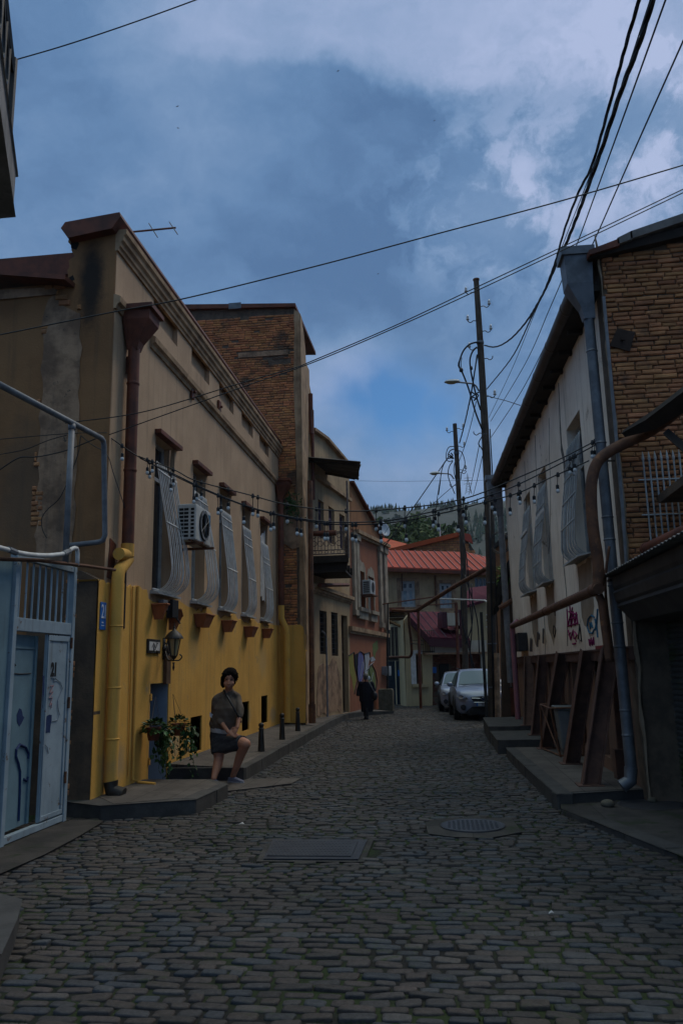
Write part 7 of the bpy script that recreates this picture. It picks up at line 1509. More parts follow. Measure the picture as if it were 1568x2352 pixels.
# ================================================================== overhead wires
def wires():
    def W(label, pts, r=.012, dep=None, twist=False, mname='rubber'):
        n = len(pts); P3 = []
        for i, q in enumerate(pts):
            P3.append(pY(q[0], q[1], q[2]) if len(q) > 2 else pY(q[0], q[1], dep))
        pp = smoothpath(P3, 8); mb = MB()
        if twist:
            L_ = 0; a_, b_ = [], []
            q = []
            for i in range(len(pp)-1):
                m_ = max(1, int((pp[i+1]-pp[i]).length/.12))
                for j in range(m_): q.append(pp[i].lerp(pp[i+1], j/m_))
            for ph in (0, 2.1, 4.2): mb.tube([p+V((math.cos(k*.55+ph)*twist, 0, math.sin(k*.55+ph)*twist)) for k, p in enumerate(q)], r, 5)
        else: mb.tube(pp, r, 5)
        o = mb.build('overhead_wire', M[mname], None, smooth=True); tag(o, label, 'wire', 'wires strung over the street')
    W('thickest twisted cable sweeping from the near pole up over the white house', [(1112,793,25.1),(1131,797,24.3),(1149,793,23.3),(1171,779,21.9),(1192,758,20.4),(1214,730,18.7),(1238,690,16.8),(1255,657,15.5),(1273,616,14.1),(1296,567,12.6),(1320,508,11.1),(1343,447,9.9),(1380,345,8.5),(1425,210,7.2),(1470,90,6.3),(1512,-50,5.5)], .014, twist=.014)
    W('dotted twisted wire just left of the thickest cable', [(1117,894,25.1),(1176,819,21.5),(1220,728,17.8),(1246,675,15.6),(1273,605,13.3),(1296,526,11.4),(1328,441,9.7),(1360,375,8.7),(1410,200,7.0),(1440,90,6.2),(1485,-60,5.5)], .009, twist=.010)
    W('thin straight wire just right of the thickest cable', [(1126,968,25.1),(1205,836,19.5),(1261,710,15.4),(1296,628,13.2),(1325,558,11.7),(1368,441,9.8),(1450,215,7.4),(1545,-50,5.8)], .009)
    W('wire dropping behind the roof corner of the white house', [(1126,1006,25.1),(1197,898,20.2),(1267,760,15.8),(1357,567,11.9),(1413,441,10.2),(1480,290,8.7),(1580,66,7.2)], .010)
    W('wire from the near pole running beside the dotted one', [(1122,959,25.1),(1176,845,20.6),(1226,722,16.6),(1258,650,14.6),(1300,540,12.3),(1345,425,10.4),(1400,280,8.6),(1505,-40,6.2)], .007)
    W('long wire crossing the whole sky from left wall to upper right', [(-80,784),(0,769),(258,717),(427,685),(735,609),(1000,538),(1300,458),(1640,358)], .0085, 8.6)
    W('upper of two parallel wires passing the top of the near pole', [(150,972),(330,946),(540,884),(676,845),(710,832),(900,751),(1085,664),(1320,553),(1640,400)], .0075, 9.6)
    W('lower of two parallel wires passing the top of the near pole', [(250,999),(420,938),(560,888),(715,834),(900,756),(1085,672),(1320,561),(1640,408)], .0075, 9.7)
    W('wire slanting up from the corner balcony across the upper left sky', [(20,142),(150,104),(300,54),(470,-8),(640,-75)], .007, 7.0)
    W('uppermost loose wire strung before the left end wall', [(-50,1013),(0,1009),(155,996),(246,994)], .006, 9.4)
    W('knotted black wire sagging before the cracked concrete strip', [(-40,1104),(0,1079),(44,1052),(80,1050),(116,1044),(160,1032),(222,1007)], .008, 9.3)
    W('wire rising between the other two on the left end wall', [(-50,1052),(0,1044),(60,1032),(110,1012),(155,999)], .006, 9.4)
    W('black wire drooping down the concrete strip by the grey upright pipe', [(186,1000),(180,1040),(168,1075),(140,1140),(110,1170),(97,1190),(98,1215),(108,1236)], .006, 9.8)
    W('hair-thin far line between the awning and the hill', [(800,1104),(900,1105.5),(1040,1104),(1300,1100)], .012, 60)
    W('dark cable running from the far pole down to the red house', [(1030,1048,33.1),(1000,1092,33),(960,1150,33),(930,1190,33),(881,1258,33.5)], .022)
    W('thinner cable from the far pole crossing behind the bulbs', [(1048,1110,33.1),(1020,1134,33),(985,1165,33),(935,1205,33),(880,1250,33.5)], .013)
    W('twisted cable joining the two poles', [(1095,815,25.2),(1090,850,26.5),(1079,915,29),(1066,975,31),(1054,1020,33.1)], .014, twist=.014)
    W('plain cable joining the two poles lower down', [(1093,922,25.2),(1082,970,27.5),(1068,1020,30.3),(1052,1064,33.1)], .013)
    W('left of two wires fanning from the near pole to the hill', [(1100,1022,25.2),(1092,1062,28),(1084,1100,33),(1076,1136,45)], .013)
    W('right of two wires fanning from the near pole to the hill', [(1107,1048,25.2),(1100,1080,28),(1092,1115,33),(1085,1142,45)], .013)
    W('service cable from the near pole to the white house gutter', [(1118,908,25.1),(1132,913,24.3),(1160,920,23),(1194,931,21.2)], .012)
    W('drop wire hanging from the far lamp arm to the bulb string', [(1014,1084,32.8),(1008,1115,32.7),(1001,1165,32.6),(1000,1190,32.6)], .014)
    W('short slack wire from the grey frame to the rust downpipe', [(186,1000),(210,1020),(246,1044),(262,1090),(288,1168)], .006, 9.75)
wires()
def festoon():
    Y = 10.35
    strings = [('upper festoon string of white bulbs sagging across the street', [(318,1048),(400,1079),(450,1104),(570,1136),(650,1157),(733,1170),(800,1174),(866,1172),(990,1160),(1062,1146),(1114,1129),(1180,1101),(1280,1057),(1372,1010)]),
               ('middle festoon string of white bulbs with the lowest left half', [(246,1000),(320,1050),(400,1089),(480,1127),(570,1163),(650,1184),(733,1197),(800,1200),(870,1197),(930,1189),(1055,1160),(1120,1139),(1180,1117),(1280,1068),(1374,1018)]),
               ('lowest festoon string of white bulbs with the loosest right half', [(322,1052),(420,1102),(520,1146),(620,1179),(733,1201),(810,1205),(870,1203),(930,1196),(1000,1182),(1060,1168),(1114,1153),(1190,1132),(1262,1098),(1330,1068),(1352,1058)])]
    def yat(l, x):
        for (a, b), (c, d) in zip(l, l[1:]):
            if a <= x <= c: return b+(d-b)*(x-a)/(c-a)
        return None
    B = [(312.3+x*.2109, 955.3+y*.2109) for x, y in ((125,620),(150,662),(180,600),(380,805),(408,748),(632,935),(660,905),(713,892),(895,1058),(925,1035),(1005,1005),(1175,1158),(1272,1070),(1327,1086),(1467,1238),(1500,1222))]
    B += [(569.5+x*.4101, 1083.9+y*.4101) for x, y in ((220,278),(275,345),(297,352),(383,306),(430,374),(445,374),(548,320),(585,377),(603,384),(717,320),(741,338),(745,388),(877,304),(886,381),(1037,302),(1047,283),(1066,322),(1177,328),(1205,243),(1220,283),(1325,284),(1365,200),(1381,231),(1467,233),(1515,148),(1522,172))]
    B += [(1108.7+x*.371, 1102.3+y*.371) for x, y in ((220,112),(317,135),(462,68))]+[(1267.6+x*.1953, 900.2+y*.1953) for x, y in ((207,950),(245,964),(265,918),(470,760),(500,758))]+[(281,1054)]
    Ts = []
    for l, pts in strings:
        q = [pY(x, y, Y if x > 300 else Y-.4) for x, y in pts]; T = thing('string_lights', l, 'string lights', tuple(q[0]), 'festoon lights hung across the street'); Ts.append(T)
        mb = MB(); mb.tube(smoothpath(q, 6), .009, 5); mb.build('cable', M['rubber'], T, smooth=True)
    proto = None
    for k, (x, y) in enumerate(B):
        best = None
        for i, (_, l) in enumerate(strings):
            ys = yat(l, x)
            if ys is None: continue
            d = y-ys
            if d > 9 and (best is None or abs(d-34) < abs(best[1]-34)): best = (i, d, ys)
        if best is None: best = (1, 30, y-30)
        Yb = (Y if x > 300 else Y-.4)+[0, .05, -.05][k % 3]; c = pY(x, y, Yb); top = pY(x, best[2], Yb); T = Ts[best[0]]; r = .03
        mb = MB(); mb.lathe(c+V((0,0,-.034)), [(.004,.004), (.015,.008), (.022,.018), (.025,.032), (.023,.046), (.017,.056), (.012,.066)], 10); b = mb.build('bulb', M['bulb'], T, smooth=True)
        mb = MB(); mb.lathe(c+V((0,0,.026)), [(.021,0), (.022,.045), (.012,.058)], 8); mb.tube([c+V((0,0,.08)), top], .005, 4); mb.lathe(top, [(.022,-.03), (.024,0), (.014,.03)], 6); mb.build('socket', M['rubber'], b)
festoon()
# ================================================================== birds, antenna
def birds():
    for k, (x, y, a, s, l) in enumerate(((408,244,.3,1.1,'upper of two dark birds in the left sky'), (409,294,-.6,1.0,'lower of two dark birds in the left sky'), (776,163,.5,1.0,'dark bird high in the middle of the sky'), (868,629,.1,.7,'tiny bird low above the brick house and poles'), (997,277,.4,.7,'tiny bird below the edge of the bright cloud'))):
        c = pY(x, y, 42); mb = MB(); ca, sa = math.cos(a)*.11*s, math.sin(a)*.11*s
        mb.ell(c, .055*s, .03, .022*s, None, 8, 6)
        for sg in (-1, 1): mb.add([c+V((0,.0,.012)), c+V((sg*ca*.5-sa*.2, .05, sg*sa*.5+.045*s)), c+V((sg*ca, .02, sg*sa-.01*s)), c+V((sg*ca*.45, -.05, sg*sa*.4-.005))], [(0,1,2,3)])
        tag(mb.build('bird', M['black']), l, 'bird', 'birds flying over the street')
    Yt = 13.0; T = thing('tv_antenna', 'thin rusty TV antenna sticking out from behind the roof coping', 'antenna', tuple(pY(318,531,Yt)))
    mb = MB(); a, b = pY(290,534,Yt), pY(404,523,Yt); mb.tube([a, b], .018, 6); mb.build('boom', M['rust'], T)
    for q0, q1 in (((342,513),(362,545)), ((389,510),(408,538))): mb = MB(); mb.tube([pY(*q0,Yt+.3), pY(*q1,Yt-.3)], .010, 5); mb.build('element', M['black'], T)
    mb = MB(); mb.tube([pY(296,533,Yt), pY(296,600,Yt)], .02, 6); mb.build('mast', M['rust'], T)
birds()
# ================================================================== cars
def car(name, label, loc, yaw, paint, L_=4.45, W_=.89, H_=1.6, plate=None, emblem=True, grp=None):
    k = L_/4.45; kz = H_/1.6; T = thing(name, label, 'car', loc, grp); X0, Y0_, Z0 = loc; cy, sy = math.cos(yaw), math.sin(yaw)
    def P(x, y, z): x *= W_/.89; y *= k; z *= kz; return V((X0+x*cy-y*sy, Y0_+x*sy+y*cy, Z0+z))
    def loft(st, name, m, parent, cap=True, smooth=2, refl=True):
        mb = MB(); n = 0; vs = []
        for y, prof in st:
            row = [(-x, z, dy) for x, z, dy in prof]+[(x, z, dy) for x, z, dy in prof[::-1] if abs(x) > 1e-4]
            n = len(row); vs += [P(x, y+dy, z) for x, z, dy in row]
        fs = [(i*n+j, i*n+(j+1) % n, (i+1)*n+(j+1) % n, (i+1)*n+j) for i in range(len(st)-1) for j in range(n)]
        if cap: fs += [tuple(range(n))[::-1], tuple((len(st)-1)*n+j for j in range(n))]
        mb.add(vs, fs); return mb.build(name, m, parent, smooth=smooth)
    def sec(w, zb, zs, zt, crown=.03, bow=0.0):
        return [(w*.86, zb, bow*.7), (w*.97, zb+.10, bow), (w, zb+.26, bow), (w*.985, zs, bow), (w*.93, zt-.035, bow*.9), (w*.80, zt, bow*.7), (w*.4, zt+crown*.8, bow*.18), (0, zt+crown, 0)]
    st = [(0.0, sec(.62,.30,.50,.60,.0,.16)), (.04, sec(.74,.24,.58,.70,.01,.20)), (.10, sec(.80,.22,.62,.79,.02,.2)), (.22, sec(.86,.22,.66,.87,.03,.16)), (.5, sec(.885,.24,.70,.945,.035,.08)), (.9, sec(.89,.26,.74,.99,.035,.03)), (1.25, sec(.89,.26,.78,1.03,.03)), (2.2, sec(.89,.26,.8,1.045,.0)), (3.6, sec(.89,.26,.82,1.06,.0)), (4.15, sec(.87,.3,.82,1.05,.0)), (4.40, sec(.80,.36,.8,1.0,.0)), (4.45, sec(.7,.42,.75,.9,.0))]
    body = loft(st, 'body', paint, T)
    def gh(w0, z0, w1, z1, c=.03): return [(w0, z0, 0), (w0*.985+w1*.015, z0+(z1-z0)*.05, 0), (w1, z1-.04, 0), (w1*.88, z1, 0), (w1*.4, z1+c*.8, 0), (0, z1+c, 0)]
    cab = loft([(1.18, gh(.80,.98,.78,1.04)), (1.6, gh(.80,.98,.70,1.30)), (2.0, gh(.80,.98,.63,1.515)), (2.25, gh(.80,.98,.615,1.56)), (3.2, gh(.80,.98,.60,1.565)), (3.7, gh(.80,.98,.58,1.52)), (4.25, gh(.76,.98,.66,1.06))], 'roof', paint, T)
    # glass follows the cabin
    def wrow(y, w, z, n=9): return [P(w*(-1+2*i/(n-1)), y-.012+.03*abs(-1+2*i/(n-1))**2, z+.03*(1-(-1+2*i/(n-1))**2)*.8+.012) for i in range(n)]
    mb = MB(); rows = [wrow(1.22,.70,1.075), wrow(1.6,.635,1.30), wrow(1.97,.55,1.495)]; n = 9; mb.add([v for r in rows for v in r], [(i*n+j, i*n+j+1, (i+1)*n+j+1, (i+1)*n+j) for i in range(2) for j in range(n-1)]); mb.build('windscreen', M['carglass'], T, smooth=True)
    for s in (-1, 1):
        mb = MB(); mb.add([P(s*.803,1.55,1.07), P(s*.803,2.55,1.07), P(s*.655,2.5,1.47), P(s*.66,2.1,1.465)], [(0,1,2,3)]); mb.add([P(s*.803,2.62,1.07), P(s*.80,3.75,1.08), P(s*.64,3.5,1.46), P(s*.65,2.6,1.47)], [(0,1,2,3)]); mb.build('side_window', M['carglass'], T)
        mb = MB(); mb.ell(P(s*.97,1.52,1.10), .10, .06, .075, None, 10, 8); mm = mb.build('wing_mirror', paint, T, smooth=True); mb = MB(); mb.box(*[0]*6) if 0 else mb.obox(P(s*.80,1.50,1.03), V((s*.12,0,.03)), V((0,.06,0)), V((0,0,.03))); mb.build('mirror_arm', M['plastic'], mm)
        # headlamp
        a = [P(s*.50,.045,.645), P(s*.74,.20,.66), P(s*.84,.42,.745), P(s*.815,.46,.80), P(s*.70,.20,.775), P(s*.54,.055,.72)]
        mb = MB(); mb.add([q+V((0,-.022,.004)) for q in a]+a, [(0,1,2,3,4,5)]+[(i,(i+1)%6,(i+1)%6+6,i+6) for i in range(6)]); hl = mb.build('headlight', M['lampglass'], T); mb = MB(); c = P(s*.62,.06,.70); mb.lathe(c, [(.05,0), (.045,.02), (.02,.024)], 12, P(0,-1,0)-P(0,0,0)); mb.build('projector', M['chrome'], hl)
        c = P(s*.66,.10,.42); mb = MB(); mb.lathe(c, [(.085,-.06), (.085,.035), (.055,.04)], 12, P(0,-1,0)-P(0,0,0)); mb.build('fog_lamp', M['plastic'], T)
        for yy in (.85, 3.45):
            c = P(s*.78, yy, .33); wx = V((cy, sy, 0))*s
            mb = MB(); R_ = .33*kz; mb.lathe(c-wx*.06, [(R_*.72,0), (R_*.96,.01), (R_,.04), (R_,.16), (R_*.96,.195), (R_*.68,.2)], 22, wx); w_ = mb.build('wheel', M['tyre'], T, smooth=2)
            mb = MB(); mb.lathe(c-wx*.06, [(R_*.66,.15), (R_*.66,.19), (R_*.60,.195), (R_*.56,.175), (R_*.2,.18), (R_*.1,.19)], 18, wx)
            mb.build('rim', M['chrome'], w_)
            mb = MB(); mb.tube([P(s*.893, yy+.40*math.cos(t), .36+.40*math.sin(t)) for t in [math.pi*i/10 for i in range(11)]], .035, 5); mb.build('wheel_arch', M['plastic'], T)
        if emblem: mb = MB(); mb.tube([P(s*.60,2.1,1.60), P(s*.59,3.6,1.605)], .02, 5); mb.build('roof_rail', M['plastic'], T)
    def fr(pts, y, name, m, par=T, th=.02):
        mb = MB(); a = [P(x, y+.18*(abs(x)/.8)**2.2, z) for x, z in pts]; n = len(a); mb.add([q+(P(0,-th,0)-P(0,0,0)) for q in a]+a, [tuple(range(n))]+[(i,(i+1)%n,(i+1)%n+n,i+n) for i in range(n)]); return mb.build(name, m, par)
    if emblem:
        g = fr([(-.42,.735),(-.2,.752),(0,.756),(.2,.752),(.42,.735),(.40,.66),(.33,.575),(.0,.57),(-.33,.575),(-.40,.66)], -.012, 'grille', M['plastic'])
        mb = MB(); mb.tube([P(-.40,.035-.06,.70), P(-.15,-.045,.69), P(-.1,-.05,.66)], .014, 5); mb.tube([P(.40,.035-.06,.70), P(.15,-.045,.69), P(.1,-.05,.66)], .014, 5); mb.tube([P(-.33,-.02,.57), P(0,-.045,.565), P(.33,-.02,.57)], .012, 5); mb.build('grille_trim', M['chrome'], g)
        mb = MB(); mb.tube([P(.105*math.cos(t), -.05, .675+.052*math.sin(t)) for t in [2*math.pi*i/20 for i in range(21)]], .011, 5); e = mb.build('emblem_ring', M['chrome'], g)
        mb = MB(); mb.add([P(.1*math.cos(t), -.046, .675+.048*math.sin(t)) for t in [2*math.pi*i/20 for i in range(20)]], [tuple(range(20))]); mb.build('emblem_field', M['spnavy'], e)
        mb = MB()
        for x, z, r in ((-.045,.69,.016),(.0,.695,.009),(.03,.688,.009),(.045,.672,.009),(.01,.66,.009),(.035,.655,.009)): mb.lathe(P(x,-.047,z), [(r,0), (r*.3,.006)], 4, P(0,-1,0)-P(0,0,0))
        mb.build('emblem_stars', M['chrome'], e)
    else: fr([(-.42,.66),(.42,.66),(.40,.60),(-.40,.60)], -.01, 'grille', M['plastic'])
    fr([(-.60,.27),(-.40,.44),(.40,.44),(.60,.27),(.5,.20),(-.5,.20)], .0, 'lower_intake', M['plastic'])
    if plate:
        pl = fr([(-.26,.455),(.26,.455),(.26,.565),(-.26,.565)], -.035, 'number_plate', M['signwhite'] if 0 else M['platewhite'], T, .012); fr([(-.26,.457),(-.215,.457),(-.215,.563),(-.26,.563)], -.049, 'country_strip', M['signblue'], pl, .003)
        f = Fac((P(0,0,0).x, P(0,0,0).y), (cy, sy), (sy, -cy)); text(pl, plate, 'plate_text', f, .02, P(0,0,.51).z, .058, .075, M['ink'], sx=.8, extr=.001)
    mb = MB(); mb.tube([P(-.55,1.2,1.06), P(-.05,1.28,1.10)], .012, 4); mb.tube([P(.0,1.2,1.075), P(.5,1.28,1.10)], .012, 4); mb.build('wipers', M['plastic'], T)
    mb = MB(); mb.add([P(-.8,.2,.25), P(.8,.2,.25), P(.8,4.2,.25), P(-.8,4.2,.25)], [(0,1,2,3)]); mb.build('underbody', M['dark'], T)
    return T
M['platewhite'] = mat('plate_white', (.38,.39,.42), None, rough=.4, bump=0)
M['carpaint2'] = mat('pale_silver_paint', (.36,.38,.45), (.33,.35,.42), 2, rough=.3, metal=.3, bump=0, coat=.6)
car('parked_car', 'silver-blue crossover car parked nose forward behind the near utility pole', (1.33, 25.45, 0), math.radians(2.5), M['carpaint'], plate='BC-978')
car('parked_car', 'smaller pale silver car half hidden behind the crossover', (.78, 30.4, 0), math.radians(1), M['carpaint2'], 4.0, .84, 1.5, None, False)
def scooter():
    b = pz(1170,1648,.0); x, y = b.x+.03, 23.0; T = thing('scooter', 'dark motor scooter parked behind the pink pipe by the brown shed', 'scooter', (x, y, 0))
    for yy in (0, 1.2):
        mb = MB(); mb.lathe((x-.05, y+yy, .24), [(.12,0), (.23,.01), (.24,.05), (.23,.09), (.12,.1)], 18, (1,0,0)); mb.build('wheel', M['tyre'], T, smooth=2)
    mb = MB(); mb.prism([(x-.16,y+.1,.35),(x-.16,y+.2,.95),(x-.16,y+.3,.95),(x-.16,y+.35,.4),(x-.16,y+.7,.38),(x-.16,y+.85,.75),(x-.16,y+1.45,.8),(x-.16,y+1.4,.4),(x-.16,y+.9,.25),(x-.16,y+.3,.25)], (.32,0,0)); mb.build('bodywork', M['plastic'], T, bevel=.04)
    mb = MB(); mb.tube([(x-.3,y+.3,1.08),(x,y+.22,1.04),(x+.3,y+.3,1.08)], .02, 6); mb.tube([(x,y+.02,.3),(x,y+.22,1.04)], .03, 6); hb = mb.build('handlebar', M['black'], T)
    mb = MB(); mb.ell((x,y+.14,1.0), .09, .05, .08, None, 10, 8); mb.build('headlight', M['lampglass'], T, smooth=True); mb = MB(); mb.ell((x-.25,y+.25,1.24), .06, .015, .045, None, 8, 6); mb.tube([(x-.25,y+.28,1.08),(x-.25,y+.25,1.24)], .008, 4); mb.build('mirror', M['chrome'], hb)
    mb = MB(); mb.prism([(x-.2,y+.12,1.0),(x+.2,y+.12,1.0),(x+.15,y+.22,1.4),(x-.15,y+.22,1.4)], (0,.01,0)); mb.build('windshield', M['carglass'], T)
scooter()
# ================================================================== people
def capsule(mb, a, ra, b, rb, n=14):
    a, b = V(a), V(b); d = (b-a); L_ = d.length; d.normalize(); prof = []
    for k in range(6): t = math.pi/2*(1-k/5); prof.append((ra*math.cos(t), -ra*math.sin(t)))
    for k in range(6): t = math.pi/2*k/5; prof.append((rb*math.cos(t)+1e-4, L_+rb*math.sin(t)))
    prof[0] = (1e-4, prof[0][1]); mb.lathe(a, prof, n, d)
def chain(mb, pts): 
    for (a, ra), (b, rb) in zip(pts, pts[1:]): capsule(mb, a, ra, b, rb)
def organic(mb, name, m, parent, voxel=.008, it=6, fac=.5, folds=None):
    o = mb.build(name+'_raw', m, None); md = o.modifiers.new('r', 'REMESH'); md.mode = 'VOXEL'; md.voxel_size = voxel; s = o.modifiers.new('s', 'SMOOTH'); s.iterations = it; s.factor = fac
    dg = bpy.context.evaluated_depsgraph_get(); me = bpy.data.meshes.new_from_object(o.evaluated_get(dg)); old = o.data; bpy.data.objects.remove(o); bpy.data.meshes.remove(old)
    out = MB(); vs = [v.co.copy() for v in me.vertices]
    if folds:
        for v, q in zip(vs, me.vertices): v += q.normal*folds(v)
    out.v = [tuple(v) for v in vs]; out.f = [tuple(p.vertices) for p in me.polygons]; bpy.data.meshes.remove(me)
    return out.build(name, m, parent, smooth=True)
def hull(mb, pts):
    bm = bmesh.new()
    for p in pts: bm.verts.new(p)
    bmesh.ops.convex_hull(bm, input=bm.verts); bm.verts.ensure_lookup_table(); bm.verts.index_update()
    mb.add([v.co.copy() for v in bm.verts], [tuple(v.index for v in f.verts) for f in bm.faces]); bm.free()
def circ(c, r, ax, n=12, ry=None):
    ax = V(ax).normalized(); a = V((1,0,0)); a = (a-ax*a.dot(ax)).normalized(); b = ax.cross(a); ry = ry or r
    return [V(c)+a*(r*math.cos(2*math.pi*k/n))+b*(ry*math.sin(2*math.pi*k/n)) for k in range(n)]
def hand(mb, wrist, pd, side, up, s=1.0, curl=.6, r=1.0):
    """palm and five separate fingers; pd finger direction, side towards the thumb, up the back of the hand"""
    wrist, pd, side, up = V(wrist), V(pd).normalized(), V(side).normalized(), V(up).normalized()
    Mx = Matrix((pd, side, up)).transposed()
    mb.ell(wrist+pd*.045*s, .052*s, .040*s, .016*s, Mx, 10, 8)
    for k, (off, L_) in enumerate(((.028,.070), (.010,.078), (-.009,.073), (-.027,.058))):
        b = wrist+pd*.083*s+side*off*s; d1 = (pd*math.cos(curl*.5)-up*math.sin(curl*.5)); d2 = (pd*math.cos(curl*1.4)-up*math.sin(curl*1.4)); d3 = (pd*math.cos(curl*2.1)-up*math.sin(curl*2.1))
        p1 = b+d1*L_*.45*s; p2 = p1+d2*L_*.33*s; p3 = p2+d3*L_*.25*s; chain(mb, [(b-pd*.02*s,.0095*s), (p1,.0088*s), (p2,.008*s), (p3,.0068*s)])
    b = wrist+pd*.025*s+side*.030*s; p1 = b+(pd*.6+side*.7-up*.2).normalized()*.036*s; p2 = p1+(pd*.85+side*.25-up*.3).normalized()*.030*s; chain(mb, [(b,.013*s), (p1,.0105*s), (p2,.0085*s)])
def woman():
    C = lambda cx, cy, Y: pY(440.9+cx*.14063, 1506.5+cy*.14063, Y)
    T = thing('person', 'dark-haired woman in brown top and grey skirt stepping up from the sunken doorway', 'person', tuple(pz(520,1800)))
    Yc = 12.3
    hip = C(520,1250,Yc+.08); chest = C(560,800,Yc+.02); neck = C(600,565,Yc); head = C(612,385,Yc-.03)
    shL, shR = C(405,715,Yc+.0), C(728,680,Yc+.10); elL, elR = C(385,960,Yc+.03), C(790,900,Yc-.02); wrL, wrR = C(600,1250,Yc-.22), C(742,1170,Yc-.20); hdL = C(690,1300,Yc-.25)
    hL, hR = C(430,1330,Yc+.10), C(600,1330,Yc+.06); knL = C(440,1660,Yc+.02); knR = C(875,1440,Yc-.22)
    anL = C(335,2030,Yc+.14); anL.z = .10; fR = pz(543, 1797, .018); anR = V((fR.x-.06, fR.y+.02, .11)); anL = pz(490, 1806); anL = V((anL.x, anL.y+.02, .11))
    f = V((.20, -.97, -.05)).normalized(); rt = V((.97, .2, 0)).normalized(); up = V((.05, .02, 1)).normalized(); Mh = Matrix((rt, -f, up)).transposed()
    hs = 1.2; f, rt, up = f*hs, rt*hs, up*hs; Mh = Matrix((rt, -f, up)).transposed()
    mb = MB()
    mb.ell(head+up*.02, .078, .098, .108, Mh, 16, 12); mb.ell(head+f*.034-up*.05, .069, .068, .064, Mh, 14, 10); mb.ell(head+f*.062-up*.098, .03, .026, .024, Mh, 10, 8)
    mb.ell(head+f*.098-up*.03, .0145, .022, .03, Mh, 10, 8); mb.ell(head+f*.112-up*.048, .018, .014, .012, Mh, 10, 8)
    for s in (-1, 1): mb.ell(head+rt*s*.043+f*.066-up*.045, .026, .022, .024, Mh, 10, 8); mb.ell(head+rt*s*.077-up*.012, .011, .018, .030, Mh, 8, 6); mb.ell(head+rt*s*.034+f*.080+up*.022, .026, .013, .010, Mh, 8, 6)
    mb.ell(head+f*.088-up*.077, .026, .012, .007, Mh, 8, 6); mb.ell(head+f*.086-up*.089, .022, .012, .008, Mh, 8, 6)
    chain(mb, [(head-up*.06, .060), (neck, .062), (chest+V((0,0,.12)), .09)])
    chain(mb, [(chest, .12), (hip, .13)]); chain(mb, [(shL, .055), (elL, .046), (wrL, .027)]); chain(mb, [(shR, .055), (elR, .045), (wrR, .027)])
    capsule(mb, shL, .05, chest, .1); capsule(mb, shR, .05, chest, .1)
    chain(mb, [(hip, .12), (hL, .11), (knL, .078)]); mid = knL.lerp(anL, .32)+V((0,.035,0)); chain(mb, [(knL, .074), (mid, .074), (knL.lerp(anL,.75), .052), (anL, .043)])
    chain(mb, [(hip, .12), (hR, .11), (knR, .080)]); mid = knR.lerp(anR, .32)+V((-.02,.035,0)); chain(mb, [(knR, .076), (mid, .074), (knR.lerp(anR,.75), .052), (anR, .043)])
    pdL = (hdL-wrL).normalized(); hand(mb, wrL, V((.9,-.25,-.35)), V((.1,.5,.8)), V((-.1,-.95,.2)), 1.05, .75); hand(mb, wrR, V((-.45,-.35,-.75)), V((-.6,.2,.5)), V((.35,-.9,.1)), 1.05, .8)
    for a, d in ((anR, V((.93,-.3,0))), (anL, V((.75,-.6,0)))): capsule(mb, a-V((0,0,.05)), .035, a+d*.12-V((0,0,.075)), .026)
    body = organic(mb, 'body', M['skin'], T, .0062, 3)
    # face details
    for s in (-1, 1):
        mb = MB(); mb.ell(head+rt*s*.032+f*.0915+up*.004, .0135, .006, .0062, Mh, 10, 8); mb.build('eye', M['eye'], body, smooth=True)
        mb = MB(); mb.tube([head+rt*s*.014+f*.097+up*.022, head+rt*s*.034+f*.094+up*.030, head+rt*s*.054+f*.082+up*.022], .004, 5); mb.build('eyebrow', M['hair'], body)
    mb = MB(); mb.ell(head+f*.0985-up*.082, .022, .006, .004, Mh, 10, 6); mb.build('lips', M['lips'], body, smooth=True)
    # hair
    mb = MB(); mb.ell(head+up*.045-f*.022, .106, .114, .112, Mh, 16, 12); mb.ell(head+up*.085+f*.03+rt*.01, .082, .066, .05, Mh, 14, 10); mb.ell(head-rt*.078-f*.034-up*.02, .038, .060, .088, Mh, 12, 10); mb.ell(head+rt*.074-f*.032+up*.02, .026, .05, .058, Mh, 12, 10); mb.ell(head-f*.06-up*.03, .08, .05, .085, Mh, 12, 10); mb.ell(head-rt*.05+f*.062+up*.070, .05, .034, .036, Mh, 10, 8); mb.ell(head+rt*.045+f*.066+up*.066, .045, .03, .026, Mh, 10, 8)
    organic(mb, 'hair', M['hair'], T, .006, 3, .5, lambda v: .007*noise.noise(v*34)+.004*noise.noise(v*80))
    rn = random.Random(6); mb = MB()
    for _ in range(260):
        v = V((rn.gauss(0,1), rn.gauss(0,1), rn.gauss(0,1))).normalized()
        q = Mh @ V((v.x*.097, (v.y*.104), v.z*.102)); q = head+up*.040-f*.018+q; fd = (q-head).dot(f.normalized())
        if (q-head).z < -.085 or (fd > .055 and (q-head).z < .075): continue
        tng = V((rv(1), rv(1), -.9)).normalized(); o = (q-head).normalized(); mb.tube([q-o*.01, q+o*.008+tng*.012, q+o*.010+tng*.030, q+o*.002+tng*.044], [.007,.007,.005,.001], 4)
    mb.build('loose_curls', M['hair'], T)
    # top
    mb = MB(); hem = C(500,1170,Yc+.06)
    hull(mb, circ(chest+V((.01,0,.15)), .115, (0,0,1), 14, .085)+circ(chest+V((-.01,0,-.05)), .205, (0,0,1), 14, .155)); hull(mb, circ(chest+V((-.01,0,-.05)), .205, (0,0,1), 14, .155)+circ(hem+V((0,.02,.04)), .225, (.1,0,1), 14, .175)); hull(mb, circ(hem+V((0,.02,.04)), .225, (.1,0,1), 14, .175)+circ(hem+V((.0,.03,-.02)), .215, (.1,0,1), 14, .17))
    chain(mb, [(neck-V((.0,-.02,.022)), .080), (chest+V((0,.01,.13)), .12)]); capsule(mb, neck+V((-.05,.02,-.05)), .062, shL, .076); capsule(mb, neck+V((.05,.02,-.05)), .062, shR, .074)
